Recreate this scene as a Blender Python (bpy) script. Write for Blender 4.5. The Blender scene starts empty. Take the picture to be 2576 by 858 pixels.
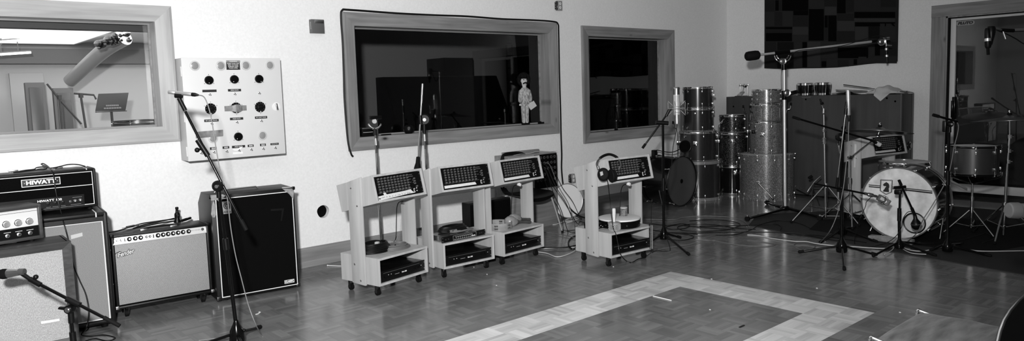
import bpy, bmesh, math, random
from mathutils import Vector, Matrix, Quaternion
random.seed(7)
PI = math.pi
sc = bpy.context.scene
COL = sc.collection
# ------------------------------------------------------------------ camera model (2576 x 858 frame)
FPX, CY = 1830.779, 403.016
PITCH, ROLL, YAW, EYE = -.0953, -.031, .7173, 1.6
FW = Vector((math.sin(YAW)*math.cos(PITCH), math.cos(YAW)*math.cos(PITCH), math.sin(PITCH)))
RT0 = Vector((math.cos(YAW), -math.sin(YAW), 0)); UP0 = RT0.cross(FW)
RT = math.cos(ROLL)*RT0 + math.sin(ROLL)*UP0
UP = -math.sin(ROLL)*RT0 + math.cos(ROLL)*UP0
CAM = Vector((0, 0, EYE))
def ray(u, v): return FW + RT*((u-1288)/FPX) - UP*((v-CY)/FPX)
def G(u, v, z=0.0):                # point of a horizontal level
    d = ray(u, v); return CAM + d*((z-EYE)/d.z)
def Y(u, v, y):                    # point of a plane parallel to the long wall
    d = ray(u, v); return CAM + d*(y/d.y)
def X(u, v, x):                    # point of a plane parallel to the end wall
    d = ray(u, v); return CAM + d*(x/d.x)
def W(u, v, w): return CAM + ray(u, v)*w
def S(b, u, v):                    # point of the upright plane through b that faces the room's viewer
    n = Vector((FW.x, FW.y, 0)); d = ray(u, v); return CAM + d*((Vector(b)-CAM).dot(n)/d.dot(n))
def proj(p):
    d = Vector(p)-CAM; w = d.dot(FW); return 1288+FPX*d.dot(RT)/w, CY-FPX*d.dot(UP)/w, w
cd = bpy.data.cameras.new('camera'); cam = bpy.data.objects.new('camera', cd); COL.objects.link(cam)
cd.sensor_fit = 'HORIZONTAL'; cd.sensor_width = 36; cd.lens = FPX/2576*36
cd.shift_y = -(429-CY)/2576; cd.clip_start = .05; cd.clip_end = 100
Mx = Matrix((RT, UP, -FW)).transposed().to_4x4(); Mx.translation = CAM
cam.matrix_world = Mx; sc.camera = cam
sc.view_settings.view_transform = 'Standard'; sc.view_settings.look = 'None'
sc.view_settings.gamma = 1; sc.view_settings.use_curve_mapping = False; sc.view_settings.exposure = 0
# ------------------------------------------------------------------ materials
MATS = {}
def lin(s): s /= 255.; return s/12.92 if s <= .04045 else ((s+.055)/1.055)**2.4
def base(name, v=.5, rough=.5, metal=0, spec=.5, coat=0):
    m = bpy.data.materials.new(name); m.use_nodes = True; MATS[name] = m
    b = m.node_tree.nodes['Principled BSDF']
    b.inputs['Base Color'].default_value = (v, v, v, 1); b.inputs['Roughness'].default_value = rough
    b.inputs['Metallic'].default_value = metal; b.inputs['Specular IOR Level'].default_value = spec
    b.inputs['Coat Weight'].default_value = coat; b.inputs['Coat Roughness'].default_value = .08
    return m, m.node_tree, b
def nd(t, kind, **kw):
    n = t.nodes.new(kind)
    for k, v in kw.items():
        if k in n.inputs: n.inputs[k].default_value = v
        else: setattr(n, k, v)
    return n
def coord(t, scale=(1, 1, 1), rot=(0, 0, 0)):
    tc = nd(t, 'ShaderNodeTexCoord'); mp = nd(t, 'ShaderNodeMapping')
    mp.inputs['Scale'].default_value = scale; mp.inputs['Rotation'].default_value = rot
    t.links.new(tc.outputs['Object'], mp.inputs['Vector']); return mp.outputs['Vector']
def ramp(t, fac, stops, interp='LINEAR'):
    r = nd(t, 'ShaderNodeValToRGB'); r.color_ramp.interpolation = interp
    e = r.color_ramp.elements
    while len(e) < len(stops): e.new(.5)
    for q, (p, v) in zip(e, stops): q.position = p; q.color = (v, v, v, 1)
    t.links.new(fac, r.inputs['Fac']); return r.outputs['Color']
def bump(t, b, fac, strength=.2, dist=.002):
    n = nd(t, 'ShaderNodeBump', Strength=strength, Distance=dist)
    t.links.new(fac, n.inputs['Height']); t.links.new(n.outputs['Normal'], b.inputs['Normal'])
def math2(t, op, a, b=None):
    n = nd(t, 'ShaderNodeMath', operation=op)
    for i, x in enumerate((a, b)):
        if x is None: continue
        if isinstance(x, (int, float)): n.inputs[i].default_value = x
        else: t.links.new(x, n.inputs[i])
    return n.outputs[0]
def noisy(name, v0, v1, scale=20, rough=.5, bs=.15, bd=.001, metal=0, spec=.5, stretch=(1, 1, 1), coat=0, detail=4):
    m, t, b = base(name, v1, rough, metal, spec, coat)
    n = nd(t, 'ShaderNodeTexNoise', Scale=scale, Detail=detail)
    t.links.new(coord(t, stretch), n.inputs['Vector'])
    t.links.new(ramp(t, n.outputs['Fac'], [(.3, v0), (.7, v1)]), b.inputs['Base Color'])
    if bs: bump(t, b, n.outputs['Fac'], bs, bd)
    return m
def wood(name, v0, v1, axis=0, rough=.45, knots=True, scale=1.0, spec=.3, coat=0, flat=1):
    m, t, b = base(name, v1, rough, 0, spec, coat)
    st = [26., 26., 26.]; st[axis] = 1.6
    n = nd(t, 'ShaderNodeTexNoise', Scale=scale, Detail=5, Distortion=.4)
    t.links.new(coord(t, st), n.inputs['Vector'])
    n2 = nd(t, 'ShaderNodeTexNoise', Scale=1.5, Detail=2)
    t.links.new(coord(t, (1, 1, 1)), n2.inputs['Vector'])
    f = math2(t, 'ADD', math2(t, 'MULTIPLY', n.outputs['Fac'], .7), math2(t, 'MULTIPLY', n2.outputs['Fac'], .3))
    c = ramp(t, f, [(.34, v0), (.62, v1)])
    if knots:
        vo = nd(t, 'ShaderNodeTexVoronoi', Scale=2.4); s2 = [2.2, 2.2, 2.2]; s2[axis] = 1.0; s2[flat] = 0
        t.links.new(coord(t, s2), vo.inputs['Vector'])
        k = ramp(t, vo.outputs['Distance'], [(.04, .12), (.075, .6), (.13, 1)])
        mx = nd(t, 'ShaderNodeMix', data_type='RGBA', blend_type='MULTIPLY')
        mx.inputs[0].default_value = 1
        t.links.new(c, mx.inputs[6]); t.links.new(k, mx.inputs[7]); c = mx.outputs[2]
    t.links.new(c, b.inputs['Base Color']); bump(t, b, n.outputs['Fac'], .12, .0006)
    return m
def weave(name, v0, v1, sx, sz, rough=.6, amp=1.1, flecks=0):
    """cloth of crossing threads seen in the object's x-z face"""
    m, t, b = base(name, v1, rough, 0, .35)
    tc = nd(t, 'ShaderNodeTexCoord'); sp = nd(t, 'ShaderNodeSeparateXYZ'); t.links.new(tc.outputs['Object'], sp.inputs[0])
    a = math2(t, 'SINE', math2(t, 'MULTIPLY', sp.outputs[0], sx)); c = math2(t, 'SINE', math2(t, 'MULTIPLY', sp.outputs[2], sz))
    f = math2(t, 'ADD', math2(t, 'MULTIPLY', math2(t, 'MULTIPLY', a, c), .3), .5)
    n = nd(t, 'ShaderNodeTexNoise', Scale=300 if not flecks else 330, Detail=2); t.links.new(coord(t, (1, 1, .35) if flecks else (1, 1, 1)), n.inputs['Vector'])
    f = math2(t, 'ADD', f, math2(t, 'MULTIPLY', math2(t, 'SUBTRACT', n.outputs['Fac'], .5), amp))
    t.links.new(ramp(t, f, [(.2, v0), (.8, v1)]), b.inputs['Base Color']); bump(t, b, f, .3, .001)
    return m
def sparkle(name, v0, v1, rough=.25, scale=330, stops=None):
    m, t, b = base(name, v0, rough, .55, .6, .6)
    vo = nd(t, 'ShaderNodeTexVoronoi', Scale=scale); t.links.new(coord(t), vo.inputs['Vector'])
    sp = nd(t, 'ShaderNodeSeparateColor'); t.links.new(vo.outputs['Color'], sp.inputs[0])
    t.links.new(ramp(t, sp.outputs[0], stops), b.inputs['Base Color'])
    nm = nd(t, 'ShaderNodeNormalMap') if False else None
    bump(t, b, sp.outputs[1], .55, .003)
    return m
def glass(name, tint=1.0, ior=1.5):
    m = bpy.data.materials.new(name); m.use_nodes = True; t = m.node_tree; t.nodes.clear(); MATS[name] = m
    o = nd(t, 'ShaderNodeOutputMaterial'); mx = nd(t, 'ShaderNodeMixShader'); tr = nd(t, 'ShaderNodeBsdfTransparent'); gl = nd(t, 'ShaderNodeBsdfGlossy')
    tr.inputs[0].default_value = (tint, tint, tint, 1); gl.inputs['Roughness'].default_value = 0.0
    fr = nd(t, 'ShaderNodeFresnel', IOR=ior)
    t.links.new(fr.outputs[0], mx.inputs[0]); t.links.new(tr.outputs[0], mx.inputs[1]); t.links.new(gl.outputs[0], mx.inputs[2]); t.links.new(mx.outputs[0], o.inputs[0])
    return m
# wall paint: a faint orange-peel and a few hardly visible roller patches
noisy('wall_paint', .70, .76, 60, .55, .12, .0015, spec=.25)
noisy('ceiling_paint', .6, .66, 40, .7, .1, .002)
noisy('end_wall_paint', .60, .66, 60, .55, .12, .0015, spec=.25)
wood('pine', .15, .25, 0); wood('pine_upright', .15, .25, 2); wood('pine_lit', .27, .40, 0); wood('pine_lit_upright', .27, .40, 2)  # pale pair: same pine with the flash's brightness put into its colour
wood('dark_pine', .15, .25, 0, .35); wood('door_pine', .13, .24, 2, .45, flat=0); wood('door_pine_head', .13, .24, 1, .45, flat=0)
wood('birch_ply', .34, .44, 2, .5, False, .8); wood('birch_ply_flat', .50, .62, 0, .5, False, .8)
wood('walnut', .03, .062, 0, .4, False, 1.6); wood('grey_ply', .034, .048, 2, .6, False, .5); wood('grey_ply_edge', .08, .12, 2, .6, False)
wood('dark_ply', .03, .05, 2, .55, False)
noisy('black_vinyl', .003, .006, 420, .42, .5, .0012, spec=.25)
noisy('black_cloth', .002, .004, 300, .9, .3, .001, spec=.03)
base('black_plastic', .003, .35, spec=.22); base('black_rubber', .005, .7, spec=.1); base('black_enamel', .003, .16, 0, .14)
base('black_foam', .006, .95, spec=.05); base('dark_grey_plastic', .05, .4); base('grey_plastic', .25, .4); base('knob_grey', .09, .4); base('lens_grey', .24, .3); base('door_metal', .55, .4)
base('chrome', .72, .12, 1); base('steel', .45, .28, 1); base('dark_steel', .14, .25, 1); base('aluminium', .62, .35, .85)
base('nickel', .55, .3, 1); base('white_paint', .74, .35); base('white_plastic', .7, .4); base('panel_enamel', .62, .35, 0, .4)
base('panel_side', .5, .4); base('white_ink', .85, .6); base('pale_ink', .45, .6); base('mid_ink', .2, .6); base('black_ink', .006, .6)
base('piping', .75, .5); base('silver_plate', .78, .3, .6); base('silver_bright', .9, .22, .4)
noisy('gaffer_silver', .35, .75, 25, .25, .4, .004, .7); noisy('masking_tape', .55, .66, 60, .6, .2, .0006); base('grey_tape', .42, .5)
weave('silver_grille', .06, .44, 620, 900, amp=.5); weave('basket_grille', .05, .33, 900, 900, amp=.7); weave('sparkle_grille', .17, .46, 900, 1500, .5, amp=1.3, flecks=1)
base('drum_head_white', .72, .45); noisy('drum_head_aged', .46, .80, 9, .5, .05, .001, detail=6); base('drum_head_clear', .05, .2, 0, .5)
base('smoke_lacquer', .016, .22, 0, .4, .35); base('satin_lacquer', .07, .28, 0, .5, .5); base('black_lacquer', .005, .14, 0, .3, .2)
sparkle('silver_sparkle', .13, .42, stops=[(.45, .12), (.8, .22), (.97, .85)]); sparkle('black_sparkle', .006, .35, stops=[(.7, .006), (.9, .04), (.985, .5)])
base('maple_hoop', .16, .3, coat=.5); base('brushed_shell', .11, .25, .85)
noisy('cymbal_bronze', .10, .22, 300, .3, .1, .0004, .9, stretch=(.02, 1, 1)); noisy('carpet', .028, .055, 260, .95, .8, .006, spec=.05); noisy('rubber_mat', .006, .01, 90, .8, .4, .002, spec=.1)
noisy('velour', .05, .15, 5, .9, .2, .003, spec=.1, stretch=(1, 4, 1)); MATS['velour'].node_tree.nodes['Principled BSDF'].inputs['Sheen Weight'].default_value = .08; base('pale_cotton', .46, .9, spec=.1); base('cable_black', .004, .45, spec=.25); base('cable_grey', .12, .5); base('cable_pale', .5, .5)
noisy('gourd', .16, .30, 12, .35, .05, .001); noisy('cork', .05, .22, 70, .7, .4, .002); base('skin_cloth', .42, .85); noisy('suit_cloth', .12, .45, 60, .8, .2, .001, stretch=(1, 1, .5)); base('hair_yarn', .006, .95, spec=.05)
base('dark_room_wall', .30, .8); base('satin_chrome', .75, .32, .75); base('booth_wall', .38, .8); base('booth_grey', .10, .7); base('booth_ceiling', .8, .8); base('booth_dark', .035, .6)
glass('glass', .96); glass('dark_glass', .80)
m, t, b = base('lamp_glow', .9); b.inputs['Emission Color'].default_value = (1, 1, 1, 1); b.inputs['Emission Strength'].default_value = 6
m, t, b = base('glow_panel', .9); b.inputs['Emission Color'].default_value = (1, 1, 1, 1); b.inputs['Emission Strength'].default_value = 1.15  # glow for the sheet added under the booth ceiling
# parquet: blocks of five fingers laid in alternating directions, a pale band let into the dark field
BLK, IX1, IY1, IY0, IX0 = .1706, 5.0672, 3.7654, 2.0594, .9726
m, t, b = base('parquet', .1, .24, 0, .38)
tc = nd(t, 'ShaderNodeTexCoord'); sp = nd(t, 'ShaderNodeSeparateXYZ'); t.links.new(tc.outputs['Object'], sp.inputs[0])
px, py = sp.outputs[0], sp.outputs[1]
bx = math2(t, 'DIVIDE', math2(t, 'SUBTRACT', px, IX1), BLK); by = math2(t, 'DIVIDE', math2(t, 'SUBTRACT', py, IY1), BLK)
fx, fy = math2(t, 'FLOOR', bx), math2(t, 'FLOOR', by)
par = math2(t, 'PINGPONG', math2(t, 'ADD', fx, fy), 1)
gx = math2(t, 'FLOOR', math2(t, 'MULTIPLY', bx, 5)); gy = math2(t, 'FLOOR', math2(t, 'MULTIPLY', by, 5))
def lerp(f, a, c): return math2(t, 'ADD', math2(t, 'MULTIPLY', math2(t, 'SUBTRACT', 1.0, f), a), math2(t, 'MULTIPLY', f, c))
cid = nd(t, 'ShaderNodeCombineXYZ'); t.links.new(lerp(par, gx, fx), cid.inputs[0]); t.links.new(lerp(par, fy, gy), cid.inputs[1]); t.links.new(par, cid.inputs[2])
wn = nd(t, 'ShaderNodeTexWhiteNoise', noise_dimensions='3D'); t.links.new(cid.outputs[0], wn.inputs['Vector'])
bid = nd(t, 'ShaderNodeCombineXYZ'); t.links.new(fx, bid.inputs[0]); t.links.new(fy, bid.inputs[1])
wb = nd(t, 'ShaderNodeTexWhiteNoise', noise_dimensions='3D'); t.links.new(bid.outputs[0], wb.inputs['Vector'])
gv = nd(t, 'ShaderNodeCombineXYZ'); t.links.new(math2(t, 'MULTIPLY', px, lerp(par, 60., 4.)), gv.inputs[0]); t.links.new(math2(t, 'MULTIPLY', py, lerp(par, 4., 60.)), gv.inputs[1]); t.links.new(math2(t, 'MULTIPLY', wn.outputs['Value'], 40), gv.inputs[2])
gn = nd(t, 'ShaderNodeTexNoise', Scale=1, Detail=4); t.links.new(gv.outputs[0], gn.inputs['Vector'])
big = nd(t, 'ShaderNodeTexNoise', Scale=.9, Detail=3); t.links.new(tc.outputs['Object'], big.inputs['Vector'])
val = math2(t, 'ADD', math2(t, 'MULTIPLY', wn.outputs['Value'], .45), math2(t, 'MULTIPLY', gn.outputs['Fac'], .45))
val = math2(t, 'ADD', val, math2(t, 'MULTIPLY', wb.outputs['Value'], .25))
dark = ramp(t, val, [(.15, .10), (.55, .14), (.95, .20)]); pale = ramp(t, val, [(.15, .36), (.55, .54), (.95, .68)])
def inside(v, a, c): return math2(t, 'MULTIPLY', math2(t, 'GREATER_THAN', v, a), math2(t, 'LESS_THAN', v, c))
o_ = math2(t, 'MULTIPLY', inside(px, IX0, IX1), inside(py, IY0, IY1))
i_ = math2(t, 'MULTIPLY', inside(px, IX0+2*BLK, IX1-2*BLK), inside(py, IY0+2*BLK, IY1-2*BLK))
msk = math2(t, 'SUBTRACT', o_, i_)
mx = nd(t, 'ShaderNodeMix', data_type='RGBA'); t.links.new(msk, mx.inputs[0]); t.links.new(dark, mx.inputs[6]); t.links.new(pale, mx.inputs[7])
t.links.new(mx.outputs[2], b.inputs['Base Color'])
t.links.new(ramp(t, big.outputs['Fac'], [(.3, .13), (.7, .22)]), b.inputs['Roughness'])
bump(t, b, val, .06, .0006)
# quilt: dark patches of different sizes with thin paler seams
m, t, b = base('quilt_cloth', .02, .9, 0, .1)
br = nd(t, 'ShaderNodeTexBrick', Scale=1); br.offset = .37; br.squash = 1.6; br.squash_frequency = 3
br.inputs['Color1'].default_value = (.004,)*3+(1,); br.inputs['Color2'].default_value = (.035,)*3+(1,); br.inputs['Mortar'].default_value = (.045,)*3+(1,)
# ------------------------------------------------------------------ objects
def tag(o, label=None, cat=None, group=None, kind=None):
    if label: o['label'] = label
    if cat: o['category'] = cat
    if group: o['group'] = group
    if kind: o['kind'] = kind
    return o
def thing(name, label, cat, loc=(0, 0, 0), rot=None, group=None):
    o = bpy.data.objects.new(name, None); COL.objects.link(o); o.empty_display_size = .05
    o.location = loc
    if rot is not None:
        if isinstance(rot, (int, float)): o.rotation_euler = (0, 0, rot)
        elif isinstance(rot, Quaternion): o.rotation_euler = rot.to_euler()
        else: o.rotation_euler = rot
    return tag(o, label, cat, group)
def quat_to(axis, roll_up=None):          # rotation that takes z to axis
    return Vector((0, 0, 1)).rotation_difference(Vector(axis).normalized())
def rootM(o):
    m = o.matrix_basis.copy()
    while o.parent: o = o.parent; m = o.matrix_basis @ m
    return m
class MB:
    """collects shapes; world=root converts given world points into that thing's own space"""
    def __init__(self, world=None):
        self.bm = bmesh.new(); self.M = rootM(world).inverted() if world is not None else None; self.w = world
    def v(self, p):
        p = Vector(p); return self.bm.verts.new(self.M @ p if self.M else p)
    def face(self, vs):
        try: return self.bm.faces.new(vs)
        except ValueError: return None
    def box(self, a, b, bev=0, seg=2, M=None):
        x0, y0, z0 = a; x1, y1, z1 = b
        P = [Vector(p) for p in ((x0,y0,z0),(x1,y0,z0),(x1,y1,z0),(x0,y1,z0),(x0,y0,z1),(x1,y0,z1),(x1,y1,z1),(x0,y1,z1))]
        if M is not None: P = [M @ p for p in P]
        return self.hexa(P, bev, seg)
    def hexa(self, P, bev=0, seg=2):
        vs = [self.v(p) for p in P]
        fs = [self.face([vs[i] for i in q]) for q in ((0,3,2,1),(4,5,6,7),(0,1,5,4),(1,2,6,5),(2,3,7,6),(3,0,4,7))]
        if bev:
            es = list({e for f in fs for e in f.edges})
            bmesh.ops.bevel(self.bm, geom=es, offset=bev, segments=seg, profile=.5, affect='EDGES')
        return self
    def prism(self, poly, d, bev=0):      # poly: 3-D outline, d: extrusion vector
        d = Vector(d); a = [self.v(p) for p in poly]; c = [self.v(Vector(p)+d) for p in poly]
        n = len(a); fs = [self.face(a[::-1]), self.face(c)]
        for i in range(n): fs.append(self.face((a[i], a[(i+1) % n], c[(i+1) % n], c[i])))
        if bev:
            es = list({e for f in fs if f for e in f.edges}); bmesh.ops.bevel(self.bm, geom=es, offset=bev, segments=2, profile=.5, affect='EDGES')
        return self
    def frame(self, ax):
        ax = Vector(ax).normalized(); h = Vector((0, 0, 1)) if abs(ax.z) < .9 else Vector((1, 0, 0))
        u = ax.cross(h).normalized(); return ax, u, ax.cross(u)
    def lathe(self, prof, c=(0, 0, 0), ax=(0, 0, 1), n=24, cap=True, sx=1, sy=1):
        ax, u, w = self.frame(ax); c = Vector(c); rings = []
        for r, h in prof:
            if r < 1e-6: rings.append([self.v(c+ax*h)])
            else: rings.append([self.v(c+ax*h+(u*math.cos(2*PI*i/n)*sx+w*math.sin(2*PI*i/n)*sy)*r) for i in range(n)])
        for A, B in zip(rings, rings[1:]):
            for i in range(n):
                j = (i+1) % n
                if len(A) == 1 and len(B) == 1: continue
                if len(A) == 1: self.face((A[0], B[j], B[i]))
                elif len(B) == 1: self.face((A[i], A[j], B[0]))
                else: self.face((A[i], A[j], B[j], B[i]))
        if cap:
            if len(rings[0]) > 1: self.face(rings[0][::-1])
            if len(rings[-1]) > 1: self.face(rings[-1])
        return self
    def cyl(self, a, b, r, r2=None, n=14):
        a, b = Vector(a), Vector(b); d = b-a
        return self.lathe([(r, 0), (r if r2 is None else r2, d.length)], a, d, n)
    def ball(self, c, r, n=14, sc=(1, 1, 1), ax=(0, 0, 1)):
        k = 8; return self.lathe([(r*math.sin(PI*i/k), -r*sc[2]*math.cos(PI*i/k)) for i in range(k+1)], c, ax, n, False, sc[0], sc[1])
    def tube(self, pts, r, n=8, closed=False, taper=None):
        pts = [Vector(p) for p in pts]; N = len(pts)
        def tan(i):
            if closed: d = pts[(i+1) % N]-pts[i-1]
            else: d = pts[min(i+1, N-1)]-pts[max(i-1, 0)]
            return d.normalized() if d.length > 1e-9 else Vector((0, 0, 1))
        t0 = tan(0); _, u, _ = self.frame(t0); rings = []
        for i in range(N):
            t1 = tan(i); q = t0.rotation_difference(t1); u = q @ u; u = (u-t1*u.dot(t1)).normalized(); t0 = t1
            w = t1.cross(u); rr = r if taper is None else r+(taper-r)*i/(N-1)
            rings.append([self.v(pts[i]+(u*math.cos(2*PI*k/n)+w*math.sin(2*PI*k/n))*rr) for k in range(n)])
        for i in range(N if closed else N-1):
            A, B = rings[i], rings[(i+1) % N]
            if closed and i == N-1:       # match the seam
                off = min(range(n), key=lambda s: sum((A[k].co-B[(k+s) % n].co).length for k in range(n)))
                B = [B[(k+off) % n] for k in range(n)]
            for k in range(n): self.face((A[k], A[(k+1) % n], B[(k+1) % n], B[k]))
        if not closed: self.face(rings[0][::-1]); self.face(rings[-1])
        return self
    def torus(self, c, ax, R, r, n=40, k=8, sx=1, sy=1):
        a, u, w = self.frame(ax); c = Vector(c)
        return self.tube([c+(u*math.cos(2*PI*i/n)*sx+w*math.sin(2*PI*i/n)*sy)*R for i in range(n)], r, k, True)
    def build(self, name, mat, parent=None, ang=35, sharp=False):
        me = bpy.data.meshes.new(name); bmesh.ops.recalc_face_normals(self.bm, faces=self.bm.faces); self.bm.to_mesh(me); self.bm.free()
        if not sharp:
            me.shade_smooth(); me.set_sharp_from_angle(angle=math.radians(ang))
        o = bpy.data.objects.new(name, me); COL.objects.link(o); me.materials.append(MATS[mat] if isinstance(mat, str) else mat)
        if parent is not None: o.parent = parent
        return o
def spline(pts, k=8, closed=False):
    P = [Vector(p) for p in pts]; n = len(P); out = []
    for i in range(n if closed else n-1):
        g = (lambda j: P[j % n]) if closed else (lambda j: P[max(0, min(n-1, j))])
        a, b, c, d = g(i-1), g(i), g(i+1), g(i+2)
        for s in range(k):
            t_ = s/k; out.append(.5*((2*b)+(c-a)*t_+(2*a-5*b+4*c-d)*t_*t_+(3*b-3*c+d-a)*t_**3))
    if not closed: out.append(P[-1])
    return out
def origin_to(o, p):                       # moves a finished one-mesh thing's origin to a point of its own
    p = Vector(p); o.data.transform(Matrix.Translation(-p)); o.location = p; return o
def cable(name, label, pts, r=.0035, mat='cable_black', k=8, group=None, n=8, cat='cable'):
    o = MB().tube(spline(pts, k), r, n).build(name, mat); origin_to(o, pts[0]); return tag(o, label, cat, group)
def loose(name, mb, mat, label, cat, at=None, group=None):
    o = mb.build(name, mat); 
    if at is None:
        bb = [Vector(c) for c in o.bound_box]; at = (sum(c.x for c in bb)/8, sum(c.y for c in bb)/8, min(c.z for c in bb))
    origin_to(o, at); return tag(o, label, cat, group)
def text(name, body, size, mat, parent, M, depth=.0006, sx=1, shear=0, bold=0, align='CENTER'):
    """lettering: lies in the local x-y plane of matrix M (in the parent's space)"""
    cu = bpy.data.curves.new(name, 'FONT'); cu.body = body; cu.size = size; cu.extrude = depth; cu.shear = shear; cu.offset = bold
    cu.align_x = align; cu.align_y = 'CENTER'; cu.resolution_u = 3
    o = bpy.data.objects.new(name, cu); COL.objects.link(o)
    dg = bpy.context.evaluated_depsgraph_get(); me = bpy.data.meshes.new_from_object(o.evaluated_get(dg))
    bpy.data.objects.remove(o); bpy.data.curves.remove(cu)
    me.transform(M @ Matrix.Scale(sx, 4, (1, 0, 0))); me.materials.clear(); me.materials.append(MATS[mat]); me.name = name
    q = bpy.data.objects.new(name, me); COL.objects.link(q); q.parent = parent; return q
def faceM(p, right=(1, 0, 0), up=(0, 0, 1)):      # frame of a face: x to the right, y up, z outwards
    r_, u_ = Vector(right).normalized(), Vector(up).normalized(); n_ = r_.cross(u_)
    m_ = Matrix((r_, u_, n_)).transposed().to_4x4(); m_.translation = Vector(p); return m_
def kids(o): return [c for c in bpy.data.objects if c.parent == o]
def dup(root, loc=None, rot=None, label=None, group=None):
    def cp(o, par):
        c = o.copy(); COL.objects.link(c); c.parent = par
        for k in kids(o): cp(k, c)
        return c
    r = cp(root, None)
    if loc is not None: r.location = loc
    if rot is not None: r.rotation_euler = rot.to_euler() if isinstance(rot, Quaternion) else ((0, 0, rot) if isinstance(rot, (int, float)) else rot)
    return tag(r, label, None, group)
def struct(name, mb, mat, parent=None, label=None):
    o = mb.build(name, mat, parent)
    if parent is None: o['kind'] = 'structure'
    if label: o['label'] = label
    return o
# ------------------------------------------------------------------ the room
D, XB, TH, CEIL = 6.392, 10.09, .2, 3.6
XL, YF = -3.2, -3.6
struct('floor', MB().box((XL-.2, YF-.2, -.05), (XB+2.6, D+3.2, 0)), 'parquet')
struct('ceiling', MB().box((XL-.2, YF-.2, CEIL), (XB+.2, D+.05, CEIL+.1)), 'ceiling_paint')
def wall_with_holes(name, mat, u0, u1, holes, z0, z1, fix, th, axis):
    """upright slab with rectangular openings: axis 'x' runs along x at y=fix..fix+th, 'y' along y at x=fix..fix+th"""
    us = sorted({u0, u1, *[h[0] for h in holes], *[h[1] for h in holes]}); zs = sorted({z0, z1, *[h[2] for h in holes], *[h[3] for h in holes]})
    mb = MB()
    P = (lambda u, d, z: (u, fix+d, z)) if axis == 'x' else (lambda u, d, z: (fix+d, u, z))
    full = lambda i, j: 0 <= i < len(us)-1 and 0 <= j < len(zs)-1 and not any(h[0] <= (us[i]+us[i+1])/2 <= h[1] and h[2] <= (zs[j]+zs[j+1])/2 <= h[3] for h in holes)
    for i in range(len(us)-1):
        for j in range(len(zs)-1):
            if not full(i, j): continue
            a, b, c, d = us[i], us[i+1], zs[j], zs[j+1]
            for dd in (0, th): mb.face([mb.v(P(*q)) for q in ((a, dd, c), (b, dd, c), (b, dd, d), (a, dd, d))])
            if not full(i-1, j): mb.face([mb.v(P(*q)) for q in ((a, 0, c), (a, th, c), (a, th, d), (a, 0, d))])
            if not full(i+1, j): mb.face([mb.v(P(*q)) for q in ((b, 0, c), (b, th, c), (b, th, d), (b, 0, d))])
            if not full(i, j-1): mb.face([mb.v(P(*q)) for q in ((a, 0, c), (b, 0, c), (b, th, c), (a, th, c))])
            if not full(i, j+1): mb.face([mb.v(P(*q)) for q in ((a, 0, d), (b, 0, d), (b, th, d), (a, th, d))])
    bmesh.ops.remove_doubles(mb.bm, verts=mb.bm.verts, dist=1e-5)
    return struct(name, mb, mat)
WIN = {1: (-1.32, 1.905, 1.268, 2.372), 2: (3.458, 6.345, 1.058, 2.402), 3: (6.79, 8.705, .897, 2.387)}
CW = .128
op = {k: (a+CW*.55, b-CW*.55, c+CW*.55, d-CW*.55) for k, (a, b, c, d) in WIN.items()}
HX, HZ, HR = 3.158, .503, .062
sq = (HX-.1, HX+.1, HZ-.1, HZ+.1)
wall_with_holes('wall_back', 'wall_paint', XL-.2, XB+.2, [op[1], op[2], op[3], sq], 0, CEIL, D, TH, 'x')
# the patch of the wall with the round hole cut in it
mb = MB(); n = 32
def ring(y, r, square=False):
    out = []
    for i in range(n):
        a = 2*PI*i/n; c, s = math.cos(a), math.sin(a)
        if square: k = .1/max(abs(c), abs(s)); out.append(mb.v((HX+c*k, y, HZ+s*k)))
        else: out.append(mb.v((HX+c*r*(1+.05*math.sin(3*a)), y, HZ+s*r)))
    return out
A = ring(D, 0, True); B = ring(D, HR); C_ = ring(D+.16, HR*.98)
for i in range(n):
    j = (i+1) % n; mb.face((A[i], A[j], B[j], B[i])); mb.face((B[i], B[j], C_[j], C_[i]))
o = struct('trim_4', mb, 'wall_paint', label='round hole knocked through the white wall beside the tall black bass cabinet'); o['category'] = 'hole'
mb = MB().cyl((HX, D+.05, HZ), (HX, D+.17, HZ), HR*.97, n=24); struct('hole_shade', mb, 'black_cloth', o)  # black plug stands in for the shade inside the hole
# end wall with the opening of the sliding door
DY1, DY0, DZ = 3.30, .55, 2.345
wall_with_holes('wall_right', 'end_wall_paint', YF-.2, D, [(DY0, DY1, -.01, DZ)], 0, CEIL, XB, TH, 'y')
struct('wall_left', MB().box((XL-.2, YF-.2, 0), (XL, D, CEIL)), 'wall_paint')
struct('wall_front', MB().box((XL, YF-.2, 0), (XB, YF, CEIL)), 'wall_paint')
mb = MB().prism([(XL, D, 0), (XL, D-.022, 0), (XL, D-.022, .150), (XL, D-.012, .172), (XL, D-.012, .183), (XL, D, .186)], (XB-XL-.001, 0, 0))
struct('baseboard_back', mb, 'dark_pine')
mb = MB().prism([(XB, 3.47, 0), (XB-.022, 3.47, 0), (XB-.022, 3.47, .165), (XB-.010, 3.47, .183), (XB, 3.47, .186)], (0, D-3.47-.025, 0))
struct('baseboard_right', mb, 'dark_pine')
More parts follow.
